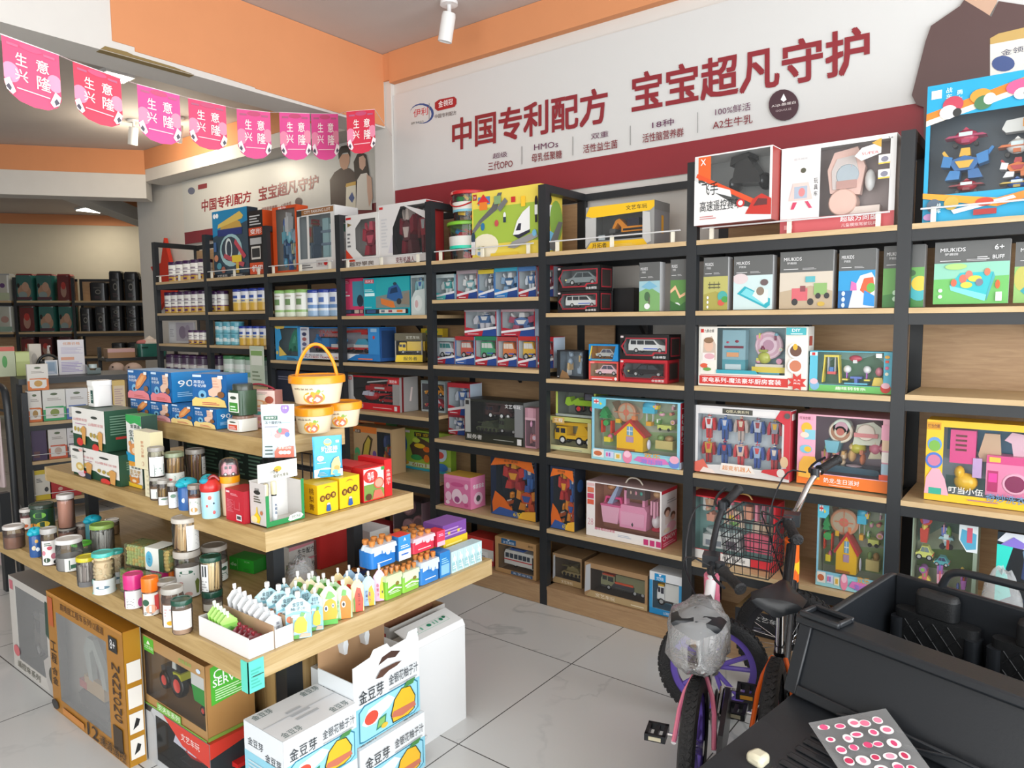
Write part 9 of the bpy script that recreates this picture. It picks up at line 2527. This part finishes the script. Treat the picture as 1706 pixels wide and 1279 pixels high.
# tube rack hung with pink packets at the extreme left
r0 = ondep(4, 880, 4.5)
t = root('tube_rack', 'black tubular rack at the left edge of the shop', 'rack', (r0.x-.11, r0.y, 0), 0)
zt = H-(632-536)/F*4.5
q = M()
q.tube([(-.3, 0, 0), (-.3, 0, zt-.08), (-.22, 0, zt), (.28, 0, zt), (.36, 0, zt-.08), (.38, 0, .0)], .02, '222', 'black', 10, 2)
q.obj('rack_frame', t)
q = M()
q.tube([(-.3, 0, zt*.86), (.36, 0, zt*.86)], .008, '222', 'black', 8)
q.obj('hanging_bar', t)
rr = random.Random(9)
for i in range(8):
    row_, c4 = divmod(i, 4)
    x = r0.x-.33+.155*c4
    z = zt*.84-.50*(row_+1)+.06
    pouch('hanging_packet', ('pink and grey packet hanging in the upper row on the left rack' if row_ == 0 else 'pink and grey packet hanging in the lower row on the left rack'), V((x, r0.y-.03-.012*(c4 % 2), max(.02, z))), .15, .44, R(8), 'c8b4b4', 'r .1 .55 .9 .9 d0a0a8;r .1 .1 .9 .5 b8aaa8;e .5 .7 .2 .1 e0c0c4', grp='upper pink packets' if row_ == 0 else 'lower pink packets', thick=.2, k='card')
pouch('hanging_packet', 'pink cloth packet on top of the left rack', V((r0.x+.0, r0.y-.02, zt+.021)), .17, .3, R(5), 'c88a94', 'e .5 .5 .3 .3 d09aa4', thick=.5, k='matte')
# far shelving with nappy packs
fq = ondep(25, 500, 10.6)
FN = NF
def fat(px, z, back=.03):
    p = onpl(px, 500, fq-FN*back, FN)
    return V((p.x, p.y, z))


RF = math.atan2(U.y, U.x)
zs = [1.0, 1.38, 1.845]
for i, (x1, x2) in enumerate(((-60, 25), (25, 122), (122, 300))):
    a_, b_ = fat(x1, 0, 0), fat(x2, 0, 0)
    w = (b_-a_).length
    t = root('shelving_unit', ('far steel shelving at the left edge stocked with pale packs', 'far steel shelving stocked with teal nappy packs', 'far steel shelving stocked with black nappy packs')[i], 'shelving', a_, RF)
    for z in zs:
        q = M()
        q.box(.02, 0, z-.03, w-.05, .4, z, '888', 'board')
        q.box(.02, -.003, z-.075, w-.05, .03, z-.031, '222', 'black')
        q.obj('shelf_board', t)
    for y in (0, .37):
        q = M()
        q.box(-.02, y, 0, .02, y+.03, 2.19, '222', 'black')
        q.obj('post', t)
    q = M()
    q.box(.02, .372, .1, w-.05, .385, 2.15, '888', 'panel')
    q.box(.02, .37, 2.15, w-.05, .4, 2.19, '222', 'black')
    q.obj('back_panel', t)


def nappy(lab, grp, x1, x2, z, h, c, art, top, rz=0):
    a_, b_ = fat(x1, z+.001), fat(x2, z+.001)
    w = (b_-a_).length*.96
    q = M()
    q.rbox(0, 0, 0, w, .24, h*.94, .05, c, 'gloss', 3)
    q.prism([(w*.04, h*.94), (w*.96, h*.94), (w*.9, h), (w*.1, h)], .03, .21, top, 'gloss')
    q.art(art, (w*.1, -.0006, h*.03), (w*.8, 0, 0), (0, 0, h*.88), (0, -1, 0), 'gloss')
    tag(q.obj('nappy_pack', None, a_, RF), lab, 'nappy pack', grp)


BAB = 'r 0 .0 1 1 3a6a64;e .5 .35 .45 .3 b08a70;e .6 .55 .24 .2 c09880;e .4 .2 .3 .15 8a9a98;e .12 .6 .1 .1 222;r 0 .0 1 .12 5a3a44'
RED = 'r 0 0 1 1 6a2a2a;e .5 .4 .25 .3 a88070;e .5 .6 .2 .16 b83a34'
BLK = 'e .5 .5 .2 .14 8a8880;e .5 .5 .14 .09 26282a;r .2 .72 .8 .8 50504e;l .25 .1 .75 .28 3 5a4448'
for x1, x2, z, art, c, top, lab, grp in ((26, 58, 1.845, BAB, '2f6a60', '8a3034', 'teal nappy pack with a baby picture on the upper far shelf', 'teal packs, upper far shelf'), (60, 91, 1.845, BAB, '2f6a60', '8a3034', 'teal nappy pack with a baby picture on the upper far shelf', 'teal packs, upper far shelf'), (95, 120, 1.845, RED, '6a2828', '9a3a38', 'dark red nappy pack on the upper far shelf', None),
                                        (28, 59, 1.38, RED, '2a4a44', '7a2a2e', 'nappy pack picturing a baby in a red hat, second far shelf', None), (61, 92, 1.38, BAB, '2f6a60', '6a2a2e', 'teal nappy pack on the second far shelf', 'teal packs, second far shelf'), (94, 122, 1.38, BAB, '2f6a60', '6a2a2e', 'teal nappy pack on the second far shelf', 'teal packs, second far shelf'),
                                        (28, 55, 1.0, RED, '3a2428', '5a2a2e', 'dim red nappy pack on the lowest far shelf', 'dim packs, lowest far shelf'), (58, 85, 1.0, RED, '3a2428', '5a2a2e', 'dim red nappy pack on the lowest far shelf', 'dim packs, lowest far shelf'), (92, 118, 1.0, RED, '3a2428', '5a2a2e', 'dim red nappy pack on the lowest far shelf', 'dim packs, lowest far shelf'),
                                        (-8, 20, 1.845, 'e .5 .6 .2 .1 6a4a78;r 0 0 1 .3 b8c0a0', 'c0bcb0', 'aaa', 'pale pack at the left edge, upper far shelf', None), (-8, 21, 1.38, 'e .5 .5 .3 .14 b08a80;r 0 0 1 .2 90a898', 'b8b8ac', 'aaa', 'pale pack at the left edge, second far shelf', None)):
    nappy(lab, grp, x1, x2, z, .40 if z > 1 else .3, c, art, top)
for i, (x1, x2, z, h) in enumerate(((149, 180, 1.845, .28), (182, 205, 1.845, .45), (207, 232, 1.845, .44), (235, 258, 1.845, .39), (130, 152, 1.38, .36), (155, 178, 1.38, .38), (181, 203, 1.38, .2), (207, 230, 1.38, .2), (233, 256, 1.38, .2), (180, 204, 1.0, .2), (207, 232, 1.0, .2))):
    lv = 'upper far shelf' if z > 1.8 else 'second far shelf' if z > 1.3 else 'lowest far shelf'
    nappy('charcoal nappy pack with a pale ring emblem on the '+lv, 'charcoal packs, '+lv, x1, x2, z, h, '2a2c30', BLK, '24262a')
for x1, x2 in ((181, 203), (207, 230), (233, 256)):
    nappy('charcoal nappy pack stacked flat on another, second far shelf', 'stacked charcoal packs', x1, x2, 1.582, .19, '2a2c30', BLK, '24262a')
# red star ornament on the wall behind the end bay
p_ = ony(279, 455, 3.86)
q = M()
pts = []
for i in range(10):
    r = (.42 if i % 2 == 0 else .2)
    pts.append((r*sin(pi*i/5)*.8, r*cos(pi*i/5)))
q.prism(pts, -.02, .02, 'c8341f', 'matte')
tag(q.obj('star_ornament', None, (p_.x, 3.86, p_.z-.05)), 'big red star ornament on the wall behind the end bay', 'ornament')

# ------------------------------------------------------------------ pennant garland
PN = [((2, 57), (98, 92), 176, 'd8446a', 'first pink pennant, nearest the camera at the left edge'), ((121, 102), (201, 131), 205, 'cc3450', 'second pennant, deep red, from the left'), ((228, 140), (299, 159), 237, 'd8458c', 'third pennant, bright pink, from the left'), ((313, 163), (376, 177), 247, 'd0406a', 'fourth pennant, rose pink, from the left'),
      ((394, 181), (450, 187), 263, 'd84a88', 'fifth pennant from the left, pink'), ((465, 187), (516, 189), 265, 'dc4c90', 'sixth pennant, pink, left of two hanging close together'), ((518, 189), (563, 190), 265, 'dc4c90', 'seventh pennant, pink, right of two hanging close together'), ((577, 186), (624, 182), 254, 'd02e48', 'last red pennant, tilted, nearest the corner pillar')]
line = [ondep(-40, 40, 2.0)]
for k, (a_, b_, yb, c, lab) in enumerate(PN):
    wpx = math.hypot(b_[0]-a_[0], b_[1]-a_[1])
    dep = F*.165/wpx
    A_, B_ = ondep(a_[0], a_[1], dep*.985), ondep(b_[0], b_[1], dep*1.015)
    hh = (yb-(a_[1]+b_[1])/2)/F*dep
    u = B_-A_
    nrm = V((u.y, -u.x, 0)).normalized()
    q = M()
    body = 'p 0 1 .0 .25 .08 .12 .25 .03 .5 0 .75 .03 .92 .12 1 .25 1 1 '+c
    s = V((.02 if k % 2 else -.015, 0, 0))
    q.art(body+';e .12 .45 .16 .16 e88aa8;e .9 .5 .14 .14 e48aa4;e .5 .93 .2 .05 c04a70;r .08 .88 .28 .92 b05a7a;r .72 .88 .92 .92 b05a7a;T 生 .22 .6 .42 .8 fbf4ee;T 兴 .2 .36 .42 .54 fbf4ee;T 意 .58 .6 .8 .8 fbf4ee;T 隆 .58 .32 .82 .54 fbf4ee;l .22 .22 .8 .26 1 f4c8d0;p .0 .3 .04 .16 .14 .1 .2 .16 .16 .24 .1 .36 f2e4e6;p .03 .2 .1 .14 .13 .2 .08 .26 4a4450;p 1 .3 .96 .16 .86 .1 .8 .16 .84 .24 .9 .36 f2e4e6;p .97 .2 .9 .14 .87 .2 .92 .26 4a4450', A_-V((0, 0, hh)), u, V((0, 0, hh)), nrm, 'card')
    tag(q.obj('pennant', None, None, 0, False), lab+', with white Chinese characters', 'pennant')
    line += [A_, B_]
line.append(V((-3.605, 3.40, 2.735)))
q = M()
q.tube(line, .0016, 'e8dcdc', 'matte', 5)
tag(q.obj('garland_string', None, None, 0), 'thin white string carrying the row of pink pennants', 'string')
